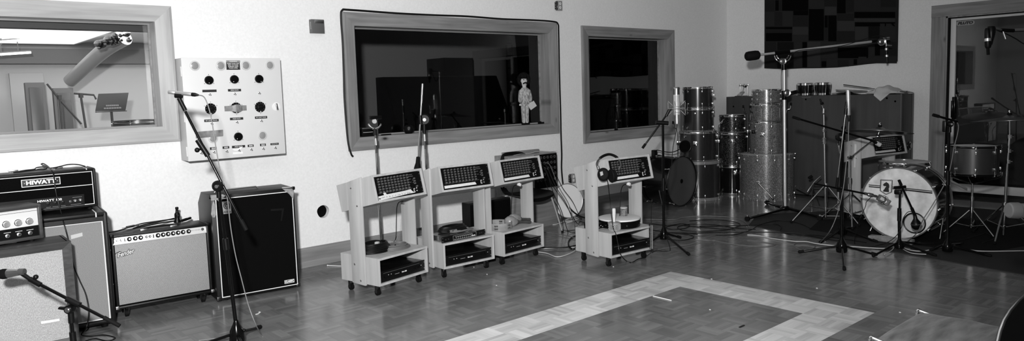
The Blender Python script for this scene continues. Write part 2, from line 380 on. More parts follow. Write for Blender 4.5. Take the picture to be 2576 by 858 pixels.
# ------------------------------------------------------------------ windows in the long wall
def casing(parent, k, gd):
    a, b, c, d = WIN[k]; f, e = .028, .012
    ia, ib, ic, id_ = a+CW, b-CW, c+CW, d-CW
    O = [(a, c), (b, c), (b, d), (a, d)]; I = [(ia, ic), (ib, ic), (ib, id_), (ia, id_)]
    nm = ['sill_board', 'side_board', 'head_board', 'side_board']
    for i in range(4):
        j = (i+1) % 4; mb = MB()
        o0, o1, i0, i1 = O[i], O[j], I[i], I[j]
        # profile across the board: wall edge, front arris, splayed face towards the glass, reveal
        def rowpt(o_, i_): return [(o_[0], D, o_[1]), (o_[0], D-f, o_[1]), (o_[0]+(i_[0]-o_[0])*.14, D-f-.004, o_[1]+(i_[1]-o_[1])*.14), (i_[0], D-e, i_[1]), (i_[0], D+gd+.02, i_[1]), (o_[0]+(i_[0]-o_[0])*.56, D+gd+.02, o_[1]+(i_[1]-o_[1])*.56), (o_[0]+(i_[0]-o_[0])*.56, D+.0, o_[1]+(i_[1]-o_[1])*.56)]
        P0 = [mb.v(p) for p in rowpt(o0, i0)]; P1 = [mb.v(p) for p in rowpt(o1, i1)]; L = len(P0)
        for q in range(L): mb.face((P0[q], P0[(q+1) % L], P1[(q+1) % L], P1[q]))
        mb.face(P0[::-1]); mb.face(P1)
        mb.build(nm[i], ('pine_lit' if k == 1 else 'pine')+('_upright' if i % 2 else ''), parent, 20)
    g = MB().box((ia-.005, D+gd, ic-.005), (ib+.005, D+gd+.008, id_+.005)).build('glass_pane', 'dark_glass' if k > 1 else 'glass', parent)
    s = .014; mb = MB()
    for p, q in (((ia, ic), (ib, ic+s)), ((ia, id_-s), (ib, id_)), ((ia, ic+s), (ia+s, id_-s)), ((ib-s, ic+s), (ib, id_-s))):
        mb.box((p[0], D+gd-.016, p[1]), (q[0], D+gd, q[1]))
    mb.build('glazing_bead', 'pine', parent)
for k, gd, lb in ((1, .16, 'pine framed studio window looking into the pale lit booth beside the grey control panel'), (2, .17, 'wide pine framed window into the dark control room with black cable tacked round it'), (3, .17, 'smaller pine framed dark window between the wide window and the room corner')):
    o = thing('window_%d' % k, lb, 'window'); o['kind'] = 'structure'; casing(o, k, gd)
# ------------------------------------------------------------------ sliding glass door in the end wall
o = thing('door_1', 'sliding glass door with pale metal frame and knotty pine casing in the end wall', 'glass door'); o['kind'] = 'structure'; door = o
cw = .165
MB().box((XB-.03, DY1, 0), (XB, DY1+cw, DZ), .004).build('side_casing', 'door_pine', o)
MB().box((XB-.03, DY0-cw, 0), (XB, DY0, DZ), .004).build('side_casing', 'door_pine', o)
MB().prism([(XB, DY1+cw, DZ+.145), (XB-.034, DY1+cw, DZ+.145), (XB-.034, DY1+cw, DZ), (XB, DY1+cw, DZ)], (0, DY0-DY1-2*cw, 0)).build('head_casing', 'door_pine_head', o)
MB().box((XB-.02, DY1-.018, 0), (XB+.12, DY1, DZ)).box((XB-.02, DY0, 0), (XB+.12, DY0+.018, DZ)).box((XB-.02, DY0, DZ-.018), (XB+.12, DY1, DZ)).build('jamb_liner', 'pine_upright', o)
MB().box((XB+.0, DY1-.04, 0), (XB+.10, DY1-.018, DZ-.018)).box((XB+.0, DY0+.018, DZ-.03), (XB+.10, DY1-.018, DZ-.018)).build('weather_seal', 'black_rubber', o)
fy1, fy0, fz1, fz0, st = DY1-.04, 1.6, DZ-.03, .07, .058
fx = XB+.02
p = thing('sliding_panel', None, None); p.parent = o
bmb = MB().box((fx, fy1-st, fz0), (fx+.045, fy1, fz1), .003).box((fx, fy0, fz0), (fx+.045, fy0+st, fz1), .003).box((fx, fy0+st, fz1-.028), (fx+.045, fy1-st, fz1), .003).box((fx, fy0+st, fz0+.10), (fx+.045, fy1-st, fz0+.20), .003)
bmb.build('metal_frame', 'door_metal', p)
MB().box((fx+.018, fy0+st-.004, fz0+.19), (fx+.026, fy1-st+.004, fz1-.024)).build('glass_pane', 'dark_glass', p)
MB().box((fx-.004, DY0+.02, .0), (fx+.09, DY1-.02, .07)).build('track', 'steel', o)
# second, fixed leaf that runs on out of the picture
MB().box((fx+.05, DY0+.02, fz0), (fx+.09, DY0+.1, fz1)).box((fx+.05, fy0-.02, fz0), (fx+.09, fy0+.06, fz1)).box((fx+.05, DY0+.1, fz1-st), (fx+.09, fy0-.02, fz1)).box((fx+.05, DY0+.1, fz0), (fx+.09, fy0-.02, fz0+.2)).build('fixed_frame', 'door_metal', o)
MB().box((fx+.066, DY0+.09, fz0+.19), (fx+.074, fy0-.01, fz1-st+.004)).build('fixed_pane', 'dark_glass', o)
h = X(2399, 272, fx)
MB().box((fx-.035, h.y-.022, h.z-.14), (fx-.002, h.y+.012, h.z+.14), .006).box((fx-.075, h.y-.012, h.z-.11), (fx-.035, h.y+.004, h.z-.09), .004).box((fx-.075, h.y-.012, h.z+.07), (fx-.035, h.y+.004, h.z+.09), .004).box((fx-.085, h.y-.014, h.z-.115), (fx-.066, h.y+.006, h.z+.095), .005).build('handle', 'black_enamel', p)
s = X(2428, 58, fx+.015)
sk = MB(); pts = []
for sgn, cx_ in ((1, .075), (-1, -.075)):
    for i in range(13):
        a = -PI/2+PI*i/12; pts.append((cx_+sgn*.026*math.cos(a), .026*math.sin(a)*sgn, 0))
Ms = faceM((fx+.0165, s.y, s.z), (0, -1, 0), (0, .0, 1))
sticker = sk.prism([Ms @ Vector(q) for q in pts], (.0012, 0, 0)).build('sticker', 'grey_plastic', p)
text('lettering', 'PLUTO', .042, 'black_ink', sticker, Ms @ Matrix.Translation((0, 0, .0008)), .0005, 1.22, .25, .0035)
# room behind the door: a dim isolation booth
wz = 'dark_room_wall'
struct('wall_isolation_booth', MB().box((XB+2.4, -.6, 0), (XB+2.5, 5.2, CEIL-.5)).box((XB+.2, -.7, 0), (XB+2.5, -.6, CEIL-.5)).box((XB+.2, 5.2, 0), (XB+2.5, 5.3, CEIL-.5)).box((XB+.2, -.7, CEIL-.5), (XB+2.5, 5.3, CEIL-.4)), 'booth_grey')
# ------------------------------------------------------------------ booth behind the left window
BY = D+TH
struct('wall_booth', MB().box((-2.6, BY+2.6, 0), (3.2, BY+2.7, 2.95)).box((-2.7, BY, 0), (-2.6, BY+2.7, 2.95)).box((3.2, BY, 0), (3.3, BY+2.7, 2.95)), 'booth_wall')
struct('ceiling_booth', MB().box((-2.7, BY+.14, 2.27), (3.3, BY+2.7, 2.37)), 'booth_ceiling')
struct('trim_booth_beam', MB().box((-2.6, BY+2.42, Y(100, 160, BY+2.42).z), (3.2, BY+2.6, Y(100, 122, BY+2.42).z)), 'booth_grey')
struct('trim_booth_header', MB().box((-2.6, BY+.02, Y(200, 74, BY+.02).z), (3.2, BY+.14, 2.95)), 'booth_dark')
# dark control room behind the two right-hand windows
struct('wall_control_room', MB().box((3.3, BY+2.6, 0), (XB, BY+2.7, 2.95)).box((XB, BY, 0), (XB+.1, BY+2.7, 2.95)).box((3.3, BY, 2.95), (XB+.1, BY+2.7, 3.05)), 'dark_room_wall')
# ------------------------------------------------------------------ light: a flash held above the viewer's left shoulder, a faint overhead fill added for bounced light
ld = bpy.data.lights.new('flash', 'SPOT'); ld.energy = 2050; ld.spot_size = math.radians(122); ld.spot_blend = .85; ld.shadow_soft_size = .09
lo = bpy.data.objects.new('flash', ld); COL.objects.link(lo); lo.location = (-.28, .0, 2.15)
lo.rotation_euler = (Vector((3.1, 6.4, 1.4))-lo.location).to_track_quat('-Z', 'Y').to_euler()
ld = bpy.data.lights.new('ceiling_fill', 'AREA'); ld.energy = 7; ld.shape = 'RECTANGLE'; ld.size = 3; ld.size_y = 2.4
lo = bpy.data.objects.new('ceiling_fill', ld); COL.objects.link(lo); lo.location = (3.2, 1.5, CEIL-.06)
ld = bpy.data.lights.new('booth_fill', 'AREA'); ld.energy = 55; ld.shape = 'RECTANGLE'; ld.size = 2.0; ld.size_y = 1.0  # unseen light added to brighten the booth walls
lo = bpy.data.objects.new('booth_fill', ld); COL.objects.link(lo); lo.location = (2.2, BY+1.2, 2.26)
w = bpy.data.worlds.new('world'); sc.world = w; w.use_nodes = True
w.node_tree.nodes['Background'].inputs[0].default_value = (.5, .5, .5, 1); w.node_tree.nodes['Background'].inputs[1].default_value = .015
# ------------------------------------------------------------------ shared small builders
def FP(root, u, v, y=0.0):                  # point of the root's own plane y=const that is seen at u, v
    Mi = rootM(root).inverted(); o_ = Mi @ CAM; d = Mi.to_3x3() @ ray(u, v); return o_+d*((y-o_.y)/d.y)
def share(o, parent, loc):                  # another part with the same mesh
    c = o.copy(); COL.objects.link(c); c.parent = parent; c.location = loc; return c
def caster(root, x, y, z, r=.028):
    c = MB().cyl((x-.011, y, r), (x+.011, y, r), r, n=18).build('caster', 'black_rubber', root)
    MB().box((x-.017, y-.012, r*.75), (x-.013, y+.016, z)).box((x+.013, y-.012, r*.75), (x+.017, y+.016, z)).box((x-.022, y-.02, z-.006), (x+.022, y+.024, z)).build('fork', 'dark_steel', c)
    return c
def corner_cap(root, x, y, z, mat='grey_plastic', r=.02):
    return MB().box((x-r, y-r*.5, z-r), (x+r, y+r, z+r), r*.45, 3).build('corner_cap', mat, root)
def shell(mb, a, b, th, front=.0, bev=.008):   # hollow case, open to the front (low y)
    x0, y0, z0 = a; x1, y1, z1 = b
    mb.box((x0, y0, z0), (x0+th, y1, z1), bev).box((x1-th, y0, z0), (x1, y1, z1), bev).box((x0+th*.5, y0, z1-th), (x1-th*.5, y1, z1), bev).box((x0+th*.5, y0, z0), (x1-th*.5, y1, z0+th), bev).box((x0+th, y1-th, z0+th), (x1-th, y1, z1-th))
    return mb
def outline(mb, x0, x1, z0, z1, y, w=.005, d=.003):
    mb.box((x0, y-d, z0), (x1, y, z0+w)).box((x0, y-d, z1-w), (x1, y, z1)).box((x0, y-d, z0+w), (x0+w, y, z1-w)).box((x1-w, y-d, z0+w), (x1, y, z1-w)); return mb
def foot(root, p, mat='black_rubber', r=.02): return MB(root).cyl(p, Vector(p)+Vector((0, 0, .02)), r).build('foot', mat, root)
# ------------------------------------------------------------------ combo amp with silver panel
r = thing('combo_amplifier', 'small combo amp with silver control strip and grey silver grille standing on casters', 'guitar amplifier', (1.232, 5.905, 0), -.07)
w, h0, h1, d = .685, .075, .632, .235
shell(MB(), (0, 0, h0), (w, d, h1), .022, bev=.01).build('cabinet', 'black_vinyl', r)
MB().box((.014, .006, h0+.03), (w-.024, .03, h1-.074), .003).build('grille_cloth', 'silver_grille', r)
pz0, pz1 = h1-.072, h1-.014
cp = MB().hexa([(.008, -.001, pz0), (w-.02, -.001, pz0), (w-.02, .05, pz0), (.008, .05, pz0), (.008, .012, pz1), (w-.02, .012, pz1), (w-.02, .05, pz1), (.008, .05, pz1)], .001).build('control_panel', 'silver_bright', r)
fxn = lambda c: .008+(w-.028)*(c-40)/697.
zc = (pz0+pz1)/2; kn = None
for c in (158, 200, 239, 366, 404, 441, 479, 517, 555, 598):
    if kn is None:
        kn = MB().lathe([(.0165, 0), (.0165, .004), (.011, .007), (.0095, .02), (.007, .022)], (0, 0, 0), (0, -1, .2), 20).build('knob', 'black_plastic', r)
        cap = MB().lathe([(.007, .0222), (.0065, .0236), (0, .024)], (0, 0, 0), (0, -1, .2), 16).build('knob_cap', 'aluminium', kn); kn.location = (fxn(c), .004, zc)
    else:
        k2 = share(kn, r, (fxn(c), .004, zc)); c2 = cap.copy(); COL.objects.link(c2); c2.parent = k2
jk = None
for c in (73, 100, 282, 307):
    if jk is None: jk = MB().lathe([(.009, 0), (.009, .004), (.0065, .006), (.0065, .010), (.004, .010), (.004, .003)], (0, 0, 0), (0, -1, .2), 14, False).build('jack_socket', 'dark_steel', r); jk.location = (fxn(c), .005, zc)
    else: share(jk, r, (fxn(c), .005, zc))
for c in (126, 332): MB().box((fxn(c)-.003, -.003, zc-.012), (fxn(c)+.003, .008, zc+.012), .001).build('switch', 'black_plastic', r)
MB().lathe([(.011, 0), (.010, .006), (.006, .010), (0, .011)], (fxn(708), .006, zc+.002), (0, -1, .2), 14, False).build('pilot_light', 'dark_grey_plastic', r)
text('lettering', 'PRO REVERB', .014, 'mid_ink', cp, faceM((fxn(655), .0035, zc+.002), (1, 0, 0), (0, .2, 1)), .0004, .95)
for c in range(60, 600, 38): MB().box((fxn(c)-.009, .0085, zc+.0215), (fxn(c)+.009, .0105, zc+.0235)).build('marking', 'mid_ink', cp) if c % 3 else None
lg = thing('logo', None, None); lg.parent = r
_c = FP(r, 315, 637, .0055); Ml = faceM((_c.x, .0055, _c.z), (1, 0, .17), (-.17, 0, 1))
text('script_backing', 'Fender', .048, 'black_ink', lg, Ml, .003, .82, .42, .0042)
text('script_face', 'Fender', .048, 'silver_bright', lg, Ml @ Matrix.Translation((0, 0, .0035)), .001, .82, .42, .0008)
tl = Ml @ Vector((.02, -.03, .0)); MB().tube([Ml @ Vector(p) for p in ((-.072, .006, .002), (-.058, .020, .002), (-.03, .024, .002))], .0025, 6).build('script_tail', 'black_ink', lg)
for x, z in ((.004, h0+.012), (w-.004, h0+.012), (.006, h1-.006), (w-.006, h1-.006)): corner_cap(r, x, .004, z, 'nickel' if z < .3 else 'black_plastic', .014)
for x in (.07, w-.07):
    for y in (.055, d-.045): caster(r, x, y, h0, .027)
MB().box((.02, .02, h0-.004), (w-.02, d-.01, h0+.004)).build('base_plate', 'black_vinyl', r)
for x in (.235, .445): MB().box((x-.025, .07, h1-.002), (x+.025, .088, h1+.008), .002).build('handle_clip', 'nickel', r)
MB().tube(spline([(.235, .079, h1+.006), (.28, .079, h1+.014), (.40, .079, h1+.014), (.445, .079, h1+.006)], 5), .007, 8).build('handle_strap', 'black_rubber', r)
amp = r
def TP(root, u, v, z): return G(u, v, z)
zt = h1+.006
cable('power_cable', 'black mains cable folded up in a bundle on top of the combo amp', [G(270, 586, zt+.004), G(300, 580, zt+.008), G(330, 570, zt+.012), G(360, 562, zt+.010), G(400, 556, zt+.012), G(430, 552, zt+.010), G(448, 551, zt+.010), G(440, 556, zt+.012), G(410, 560, zt+.014), G(370, 568, zt+.012), G(345, 573, zt+.010), G(335, 575, zt+.012), G(360, 566, zt+.02), G(400, 558, zt+.022), G(440, 549, zt+.02)], .005)
pl = loose('power_plug', MB().cyl(G(318, 572, zt+.009), G(338, 568, zt+.010), .009).cyl(G(338, 568, zt+.010), G(349, 566, zt+.011), .0065), 'dark_grey_plastic', 'dark moulded mains plug lying at the left of the combo amp top', 'plug')
for dz in (-.004, .004): MB(pl).cyl(G(307, 574, zt+.009+dz), G(318, 572, zt+.009+dz), .002).build('prong', 'nickel', pl)
b_ = G(446, 560, zt)
r = thing('microphone_clip', 'black upright microphone clip standing on top of the combo amp', 'microphone clip', b_)
MB(r).lathe([(.0, 0), (.026, 0), (.026, .012), (.017, .03), (.020, .05), (.020, .07), (.012, .082), (.010, .105), (.013, .112), (.011, .125), (0, .127)], b_, (.04, 0, 1), 16, False).build('body', 'black_plastic', r)
MB(r).cyl(b_+Vector((.0, -.026, .06)), b_+Vector((.0, .026, .06)), .008).build('hinge_screw', 'dark_steel', r)
a_, c_ = G(456, 556, zt+.012), G(480, 548, zt+.012); dd = c_-a_
r = thing('cable_connector', 'black cable connector lying beside the microphone clip on the combo amp', 'connector', a_-Vector((0, 0, .011)))
MB(r).lathe([(0, 0), (.007, 0), (.011, .012), (.011, dd.length*.55), (.009, dd.length*.56)], a_, dd, 14, False).build('boot', 'black_rubber', r)
MB(r).lathe([(.009, dd.length*.55), (.0105, dd.length*.6), (.0105, dd.length*.95), (.008, dd.length*.95), (.008, dd.length*.7)], a_, dd, 14, False).build('barrel', 'dark_steel', r)
# ------------------------------------------------------------------ tall black bass cabinet
r = thing('bass_cabinet', 'tall black bass speaker cabinet with white piping and silver taped corners', 'speaker cabinet', (1.921, 5.792, 0), -.103)
w, h0, h1, d = .661, .015, .856, .46
prof = [(0, h0), (0, h1), (d-.13, h1), (d, h1-.10), (d, h0)]
MB().prism([(0, y, z) for y, z in prof], (w, 0, 0), .006).build('cabinet', 'black_vinyl', r)
q = [FP(r, u, v, -.003) for u, v in ((544, 501), (734, 482), (748.5, 713), (558.5, 750))]
x0, x1, z0, z1 = (q[0].x+q[3].x)/2, (q[1].x+q[2].x)/2, (q[2].z+q[3].z)/2, (q[0].z+q[1].z)/2
MB().box((x0, -.004, z0), (x1, .004, z1)).build('grille_cloth', 'black_cloth', r)
outline(MB(), x0-.003, x1+.003, z0-.003, z1+.003, -.002, .0055, .005).build('piping', 'piping', r)
c_ = FP(r, 570, 522, -.004); s_ = .05
lgo = MB().box((c_.x-.033, -.009, c_.z-.05), (c_.x+.033, -.004, c_.z+.05), .003).build('logo_plate', 'grey_plastic', r)
mb = MB()
for R_ in (.023, .0115): mb.torus((c_.x, -.0095, c_.z+.014), (0, 1, 0), R_, .0032, 28, 6)
mb.box((c_.x+.018, -.011, c_.z-.012), (c_.x+.026, -.009, c_.z+.014)); mb.build('emblem', 'black_ink', lgo)
text('lettering', 'Ampeg', .019, 'black_ink', lgo, faceM((c_.x, -.0095, c_.z-.034)), .0004, 1, .2, .0006)
c_ = FP(r, 727.5, 707.5, -.004)
bd = MB().box((c_.x-.042, -.010, c_.z-.015), (c_.x+.042, -.004, c_.z+.015), .002).build('badge', 'black_ink', r)
outline(MB(), c_.x-.041, c_.x+.041, c_.z-.0145, c_.z+.0145, -.010, .003, .0012).build('badge_border', 'piping', bd)
text('lettering', 'CLASSIC', .021, 'white_ink', bd, faceM((c_.x, -.0104, c_.z)), .0005, .92, .1, .0008)
def patch(root, name, mat, pts, nrm=(0, -1, 0), t=.0025):   # a torn piece of tape: outline in the root's space
    n_ = Vector(nrm)*t; return MB().prism([Vector(p) for p in pts], n_).build(name, mat, root, sharp=True)
f = lambda u, v, y=-.006: FP(r, u, v, y)
patch(r, 'tape_patch', 'gaffer_silver', [f(529, 491), f(560, 489), f(567, 492), f(560, 499), f(553, 510), f(546, 503), f(531, 505)])
patch(r, 'tape_patch', 'gaffer_silver', [f(536, 505), f(541, 515), f(543, 540), f(540, 547), f(534, 547), f(531, 540), f(533, 518)])
patch(r, 'tape_patch', 'gaffer_silver', [f(710, 475), f(734, 474), f(739, 480), f(738, 502), f(727, 488)])
tz = h1
patch(r, 'tape_patch', 'gaffer_silver', [(w-.10, .0, tz), (w-.01, -.002, tz), (w-.02, .05, tz), (w-.08, .06, tz)], (0, 0, 1))
patch(r, 'tape_mark', 'black_plastic', [f(681, 526), f(715, 524), f(714, 529), f(709, 556), f(706, 556), f(709, 529), f(681, 531)], t=.001)
for x, z in ((.012, h0+.015), (w-.012, h0+.015)): corner_cap(r, x, .004, z, 'dark_steel', .018)
for x, z in ((.004, h1-.012), (w-.004, h1-.008)): corner_cap(r, x, .006, z, 'black_plastic', .014)
MB().tube([(.07, .17, h1), (.085, .17, h1+.018), (.40, .17, h1+.018), (.415, .17, h1)], .006, 8).build('handle_bar', 'steel', r)
for x in (.08, w-.08):
    for y in (.06, d-.06): MB().cyl((x, y, 0), (x, y, .02), .02).build('foot', 'black_rubber', r)
# ------------------------------------------------------------------ guitar stack: speaker cabinet and head
r = thing('speaker_cabinet', 'black speaker cabinet with salt and pepper grille behind the sparkling cabinet', 'speaker cabinet', (.413, 5.817, 0), -.092)
w, h0, h1, d = .78, .03, .834, .43
shell(MB(), (0, 0, h0), (w, d, h1), .03, bev=.012).build('cabinet', 'black_vinyl', r)
MB().box((.03, .02, h0+.03), (w-.03, .04, h1-.05)).build('grille_cloth', 'basket_grille', r)
MB().box((.026, .004, h1-.062), (w-.026, .03, h1-.03)).build('top_rail', 'black_vinyl', r)
outline(MB(), .034, w-.034, h0+.034, h1-.062, .017, .006, .005).build('piping', 'piping', r)
for x in (.07, w-.07):
    for y in (.06, d-.06): MB().cyl((x, y, 0), (x, y, .032), .022).build('foot', 'black_rubber', r)
f = lambda u, v, y=.019: FP(r, u, v, y)
patch(r, 'tape_strip', 'grey_tape', [f(178, 592), f(207, 585), f(208, 594), f(179, 602)], t=.001)
for z in (.3, .55, .75): MB().cyl((w, .03, z), (w+.004, .03, z), .006, n=8).build('corner_nail', 'dark_steel', r)
MB().box((w-.075, -.001, h1-.03), (w-.068, .2, h1+.0012)).build('top_piping', 'piping', r)
cab = r
r = thing('amplifier_head', 'black amp head with white piping on top of the salt and pepper speaker cabinet', 'amplifier head', (.445, 5.977, .834), -.008)
w, h0, h1, d = .74, .018, .300, .25
shell(MB(), (0, 0, h0), (w, d, h1), .02, bev=.012).build('case', 'black_vinyl', r)
MB().box((.018, .012, h0+.018), (w-.018, .03, h1-.018)).build('front_panel', 'black_cloth', r)
f = lambda u, v, y=.010: FP(r, u, v, y)
zm = f(200, 467).z; xr = w-.024
outline(MB(), .024, xr, h0+.02, h1-.022, .012, .004, .004).box((.024, .008, zm-.002), (xr, .012, zm+.002)).build('piping', 'piping', r)
a_, b_ = f(52.5, 454), f(152, 462); c2 = f(152, 444.5)
px0, px1 = a_.x, b_.x; pz1_, pz0_ = c2.z, f(152, 463).z
lp = MB().box((px0, .006, pz0_), (px1, .012, pz1_), .001).build('logo_plate', 'black_ink', r)
outline(MB(), px0, px1, pz0_, pz1_, .006, .004, .0015).build('plate_border', 'white_ink', lp)
text('lettering', 'HIWATT', (pz1_-pz0_)*.72, 'white_ink', lp, faceM(((px0+px1)/2, .0055, (pz0_+pz1_)/2)), .0006, 1.22, 0, .0016)
for x in (px0+.018, px1-.018): MB().cyl((x, .006, (pz0_+pz1_)/2), (x, .004, (pz0_+pz1_)/2), .003, n=8).build('rivet', 'nickel', lp)
q0, q1 = f(213, 488), f(213, 512); cz0, cz1 = h0+.021, q0.z
cpn = MB().box((.10, .007, cz0), (q1.x, .013, cz1)).build('control_panel', 'black_plastic', r)
c_ = f(125, 504.5, .006); text('lettering', 'HIWATT 100', .021, 'white_ink', cpn, faceM((c_.x, .0062, c_.z)), .0004, 1.25, 0, .0005)
for u, v in ((189, 505.5), (202, 503.5)):
    c_ = f(u, v, .007); j = MB().lathe([(.012, 0), (.012, .005), (.008, .008), (.006, .016), (0, .018)], (c_.x, .007, c_.z), (0, -1, 0), 16, False).build('switch', 'nickel', r)
c_ = f(177, 507, .007); MB().lathe([(.010, 0), (.009, .006), (0, .009)], (c_.x, .007, c_.z), (0, -1, 0), 14, False).build('pilot_light', 'dark_grey_plastic', r)
for u, v in ((120, 512), (138, 510), (157, 508)):
    c_ = f(u, v, .007); kb = MB().lathe([(.013, 0), (.012, .012), (0, .013)], (c_.x, .007, c_.z), (0, -1, 0), 16, False).build('knob', 'black_plastic', r)
    MB().box((c_.x-.001, -.0075, c_.z+.002), (c_.x+.001, -.0055, c_.z+.009)).build('pointer', 'mid_ink', kb)
for u0, u1, v in ((116, 128, 522), (132, 150, 520.5), (153, 165, 518), (182, 206, 497), (178, 204, 515)):
    c_, e_ = f(u0, v), f(u1, v-1.5); MB().box((c_.x, .0062, c_.z-.0011), (e_.x, .0072, c_.z+.0011)).build('marking', 'mid_ink', cpn)
for x in (.05, w-.05):
    for y in (.05, d-.05): MB().cyl((x, y, 0), (x, y, .02), .016).build('foot', 'black_rubber', r)
for u in (33, 146):
    c_ = G(u, 431 if u < 50 else 423, .834+h1); Mi = rootM(r).inverted() @ c_; MB().box((Mi.x-.03, Mi.y-.01, h1-.002), (Mi.x+.03, Mi.y+.012, h1+.009), .002).build('handle_clip', 'nickel', r)
MB().box((w-.062, .0, h1-.012), (w-.056, .12, h1+.001)).build('top_piping', 'piping', r)
ht = .834+h1
P = [G(214, 418.5, ht+.006), G(195, 414, ht+.02), G(172, 414, ht+.03), G(150, 419, ht+.012), G(128, 423, ht+.012), G(108, 420, ht+.016), G(92, 422, ht+.014), G(85, 426, ht+.008), G(60, 429, ht+.01), G(35, 434, ht+.012), G(48, 433, ht+.014), G(85, 428, ht+.016), G(112, 426, ht+.014), G(118, 421, ht+.025), G(104, 413.5, ht+.04), G(110, 412, ht+.042), G(122, 420, ht+.03), G(131, 431, ht+.012), Y(136, 447, 5.955), Y(140, 480, 5.95), Y(147, 510, 5.945), Y(155, 540, 5.90), Y(160, 560, 5.76), Y(172, 605, 5.74), Y(184, 665, 5.735), Y(200, 705, 5.73), Y(216, 742, 5.72), Y(223, 785, 5.70), Y(218, 822, 5.64), G(205, 842, .004), G(225, 846, .004), G(262, 843, .004), G(290, 850, .004), G(270, 858, .004), G(240, 852, .004), G(215, 858, .004)]
cable('instrument_cable', 'dark cable looped over the black amp head and hanging down to the floor', P, .0042, 'cable_black')
# ------------------------------------------------------------------ sparkling cabinet and little walnut head in front
r = thing('speaker_cabinet', 'grey wood framed speaker cabinet with pale sparkling grille at the left picture edge', 'speaker cabinet', (.145, 5.412, 0), -.018)
w, h0, h1, d = .75, .03, .718, .306
mb = shell(MB(), (0, .02, h0), (w, d, h1), .028, bev=.004)
O = [(0, h0), (w, h0), (w, h1), (0, h1)]; I = [(.05, h0+.05), (w-.05, h0+.05), (w-.05, h1-.05), (.05, h1-.05)]
for i in range(4):
    j = (i+1) % 4; o0, o1, i0, i1 = O[i], O[j], I[i], I[j]
    mb.hexa([(o0[0], -.0, o0[1]), (o1[0], -.0, o1[1]), (o1[0], .03, o1[1]), (o0[0], .03, o0[1]), (i0[0], .018, i0[1]), (i1[0], .018, i1[1]), (i1[0], .045, i1[1]), (i0[0], .045, i0[1])])
mb.build('cabinet', 'walnut', r)
MB().box((.045, .03, h0+.045), (w-.045, .04, h1-.045)).build('grille_cloth', 'sparkle_grille', r)
f = lambda u, v, y=.029: FP(r, u, v, y)
patch(r, 'tape_strip', 'piping', [f(103, 809), f(149, 802), f(150, 807), f(104, 815)], t=.001)
c_ = rootM(r).inverted() @ G(28, 612, h1); MB().box((c_.x-.03, c_.y-.006, h1-.001), (c_.x+.03, c_.y+.008, h1+.004)).build('handle_clip', 'nickel', r)
for x in (.06, w-.06):
    for y in (.05, d-.05): MB().cyl((x, y, 0), (x, y, .032), .02).build('foot', 'black_rubber', r)
r = thing('amplifier_head', 'small wood cased amp head with white panel and three silver knobs', 'amplifier head', (.238, 5.457, .718), .219)
w, h0, h1, d = .55, .016, .241, .19
shell(MB(), (0, 0, h0), (w, d, h1), .022, bev=.006).build('case', 'walnut', r)
f = lambda u, v, y=.016: FP(r, u, v, y)
sz = f(60, 571).z
MB().box((.022, .016, sz), (w-.022, .03, h1-.022)).build('control_panel', 'silver_bright', r)
bp = MB().box((.022, .014, h0+.022), (w-.022, .03, sz)).build('input_panel', 'black_plastic', r)
MB().box((.022, .0145, f(50, 535).z), (w-.022, .017, f(50, 535).z+.002)).build('panel_groove', 'dark_steel', r)
for u, v in ((15, 564.5), (45, 560.5), (73.5, 556.5), (-16, 568), (-46, 572)):
    c_ = f(u, v); kb = MB().lathe([(.019, 0), (.019, .008), (.0165, .020), (.0155, .0215), (0, .0205)], (c_.x, .016, c_.z), (0, -1, 0), 24, False).build('knob', 'aluminium', r); MB().lathe([(.0215, 0), (.0215, .003), (.018, .005)], (c_.x, .016, c_.z), (0, -1, 0), 24, False).build('knob_skirt', 'black_plastic', kb)
for u, v in ((19, 594), (48, 590), (76, 586), (-12, 598), (-44, 602)):
    c_ = f(u, v, .014); MB().lathe([(.013, 0), (.013, .004), (.008, .006), (.008, .014), (.005, .014), (.005, .004)], (c_.x, .014, c_.z), (0, -1, 0), 16, False).build('jack_socket', 'nickel', r)
    MB().box((c_.x-.02, .013, c_.z+.019), (c_.x+.02, .0142, c_.z+.0225)).build('marking', 'pale_ink', bp)
for x in (.06, w-.06):
    for y in (.04, d-.04): MB().cyl((x, y, 0), (x, y, .018), .014).build('foot', 'black_rubber', r)
# ------------------------------------------------------------------ grey control panel box on the wall
PX0, PW, PZ0, PH, PD = 1.901, .831, 1.105, .84, .202
r = thing('control_panel_box', 'big pale wall box with black dials and switches beside the left window', 'control panel', (PX0, D-PD, PZ0))
MB().box((.006, .022, 0), (PW-.006, PD, PH), .003).build('case', 'panel_side', r)
dr = MB().box((0, 0, 0), (PW, .02, PH), .004).build('door', 'panel_enamel', r)
f = lambda cx_, cy_, y=0.0: FP(r, 420+cx_/2.859, 120+cy_/2.86, y)
for z in (.73, .36, .08): MB().box((-.004, .012, z-.04), (.004, .034, z+.04), .001).build('hinge', 'white_paint', r)
for cx_, cy_ in ((200, 130), (387, 130), (567, 128), (740, 127), (332, 652), (687, 632)):
    c_ = f(cx_, cy_); q = MB().lathe([(.041, 0), (.040, .004), (.031, .006), (.029, .001)], (c_.x, 0, c_.z), (0, -1, 0), 28, False).build('indicator_ring', 'panel_side', r)
    MB().lathe([(.029, .001), (.02, .004), (0, .006)], (c_.x, 0, c_.z), (0, -1, 0), 28, False).build('lens', 'lens_grey', q)
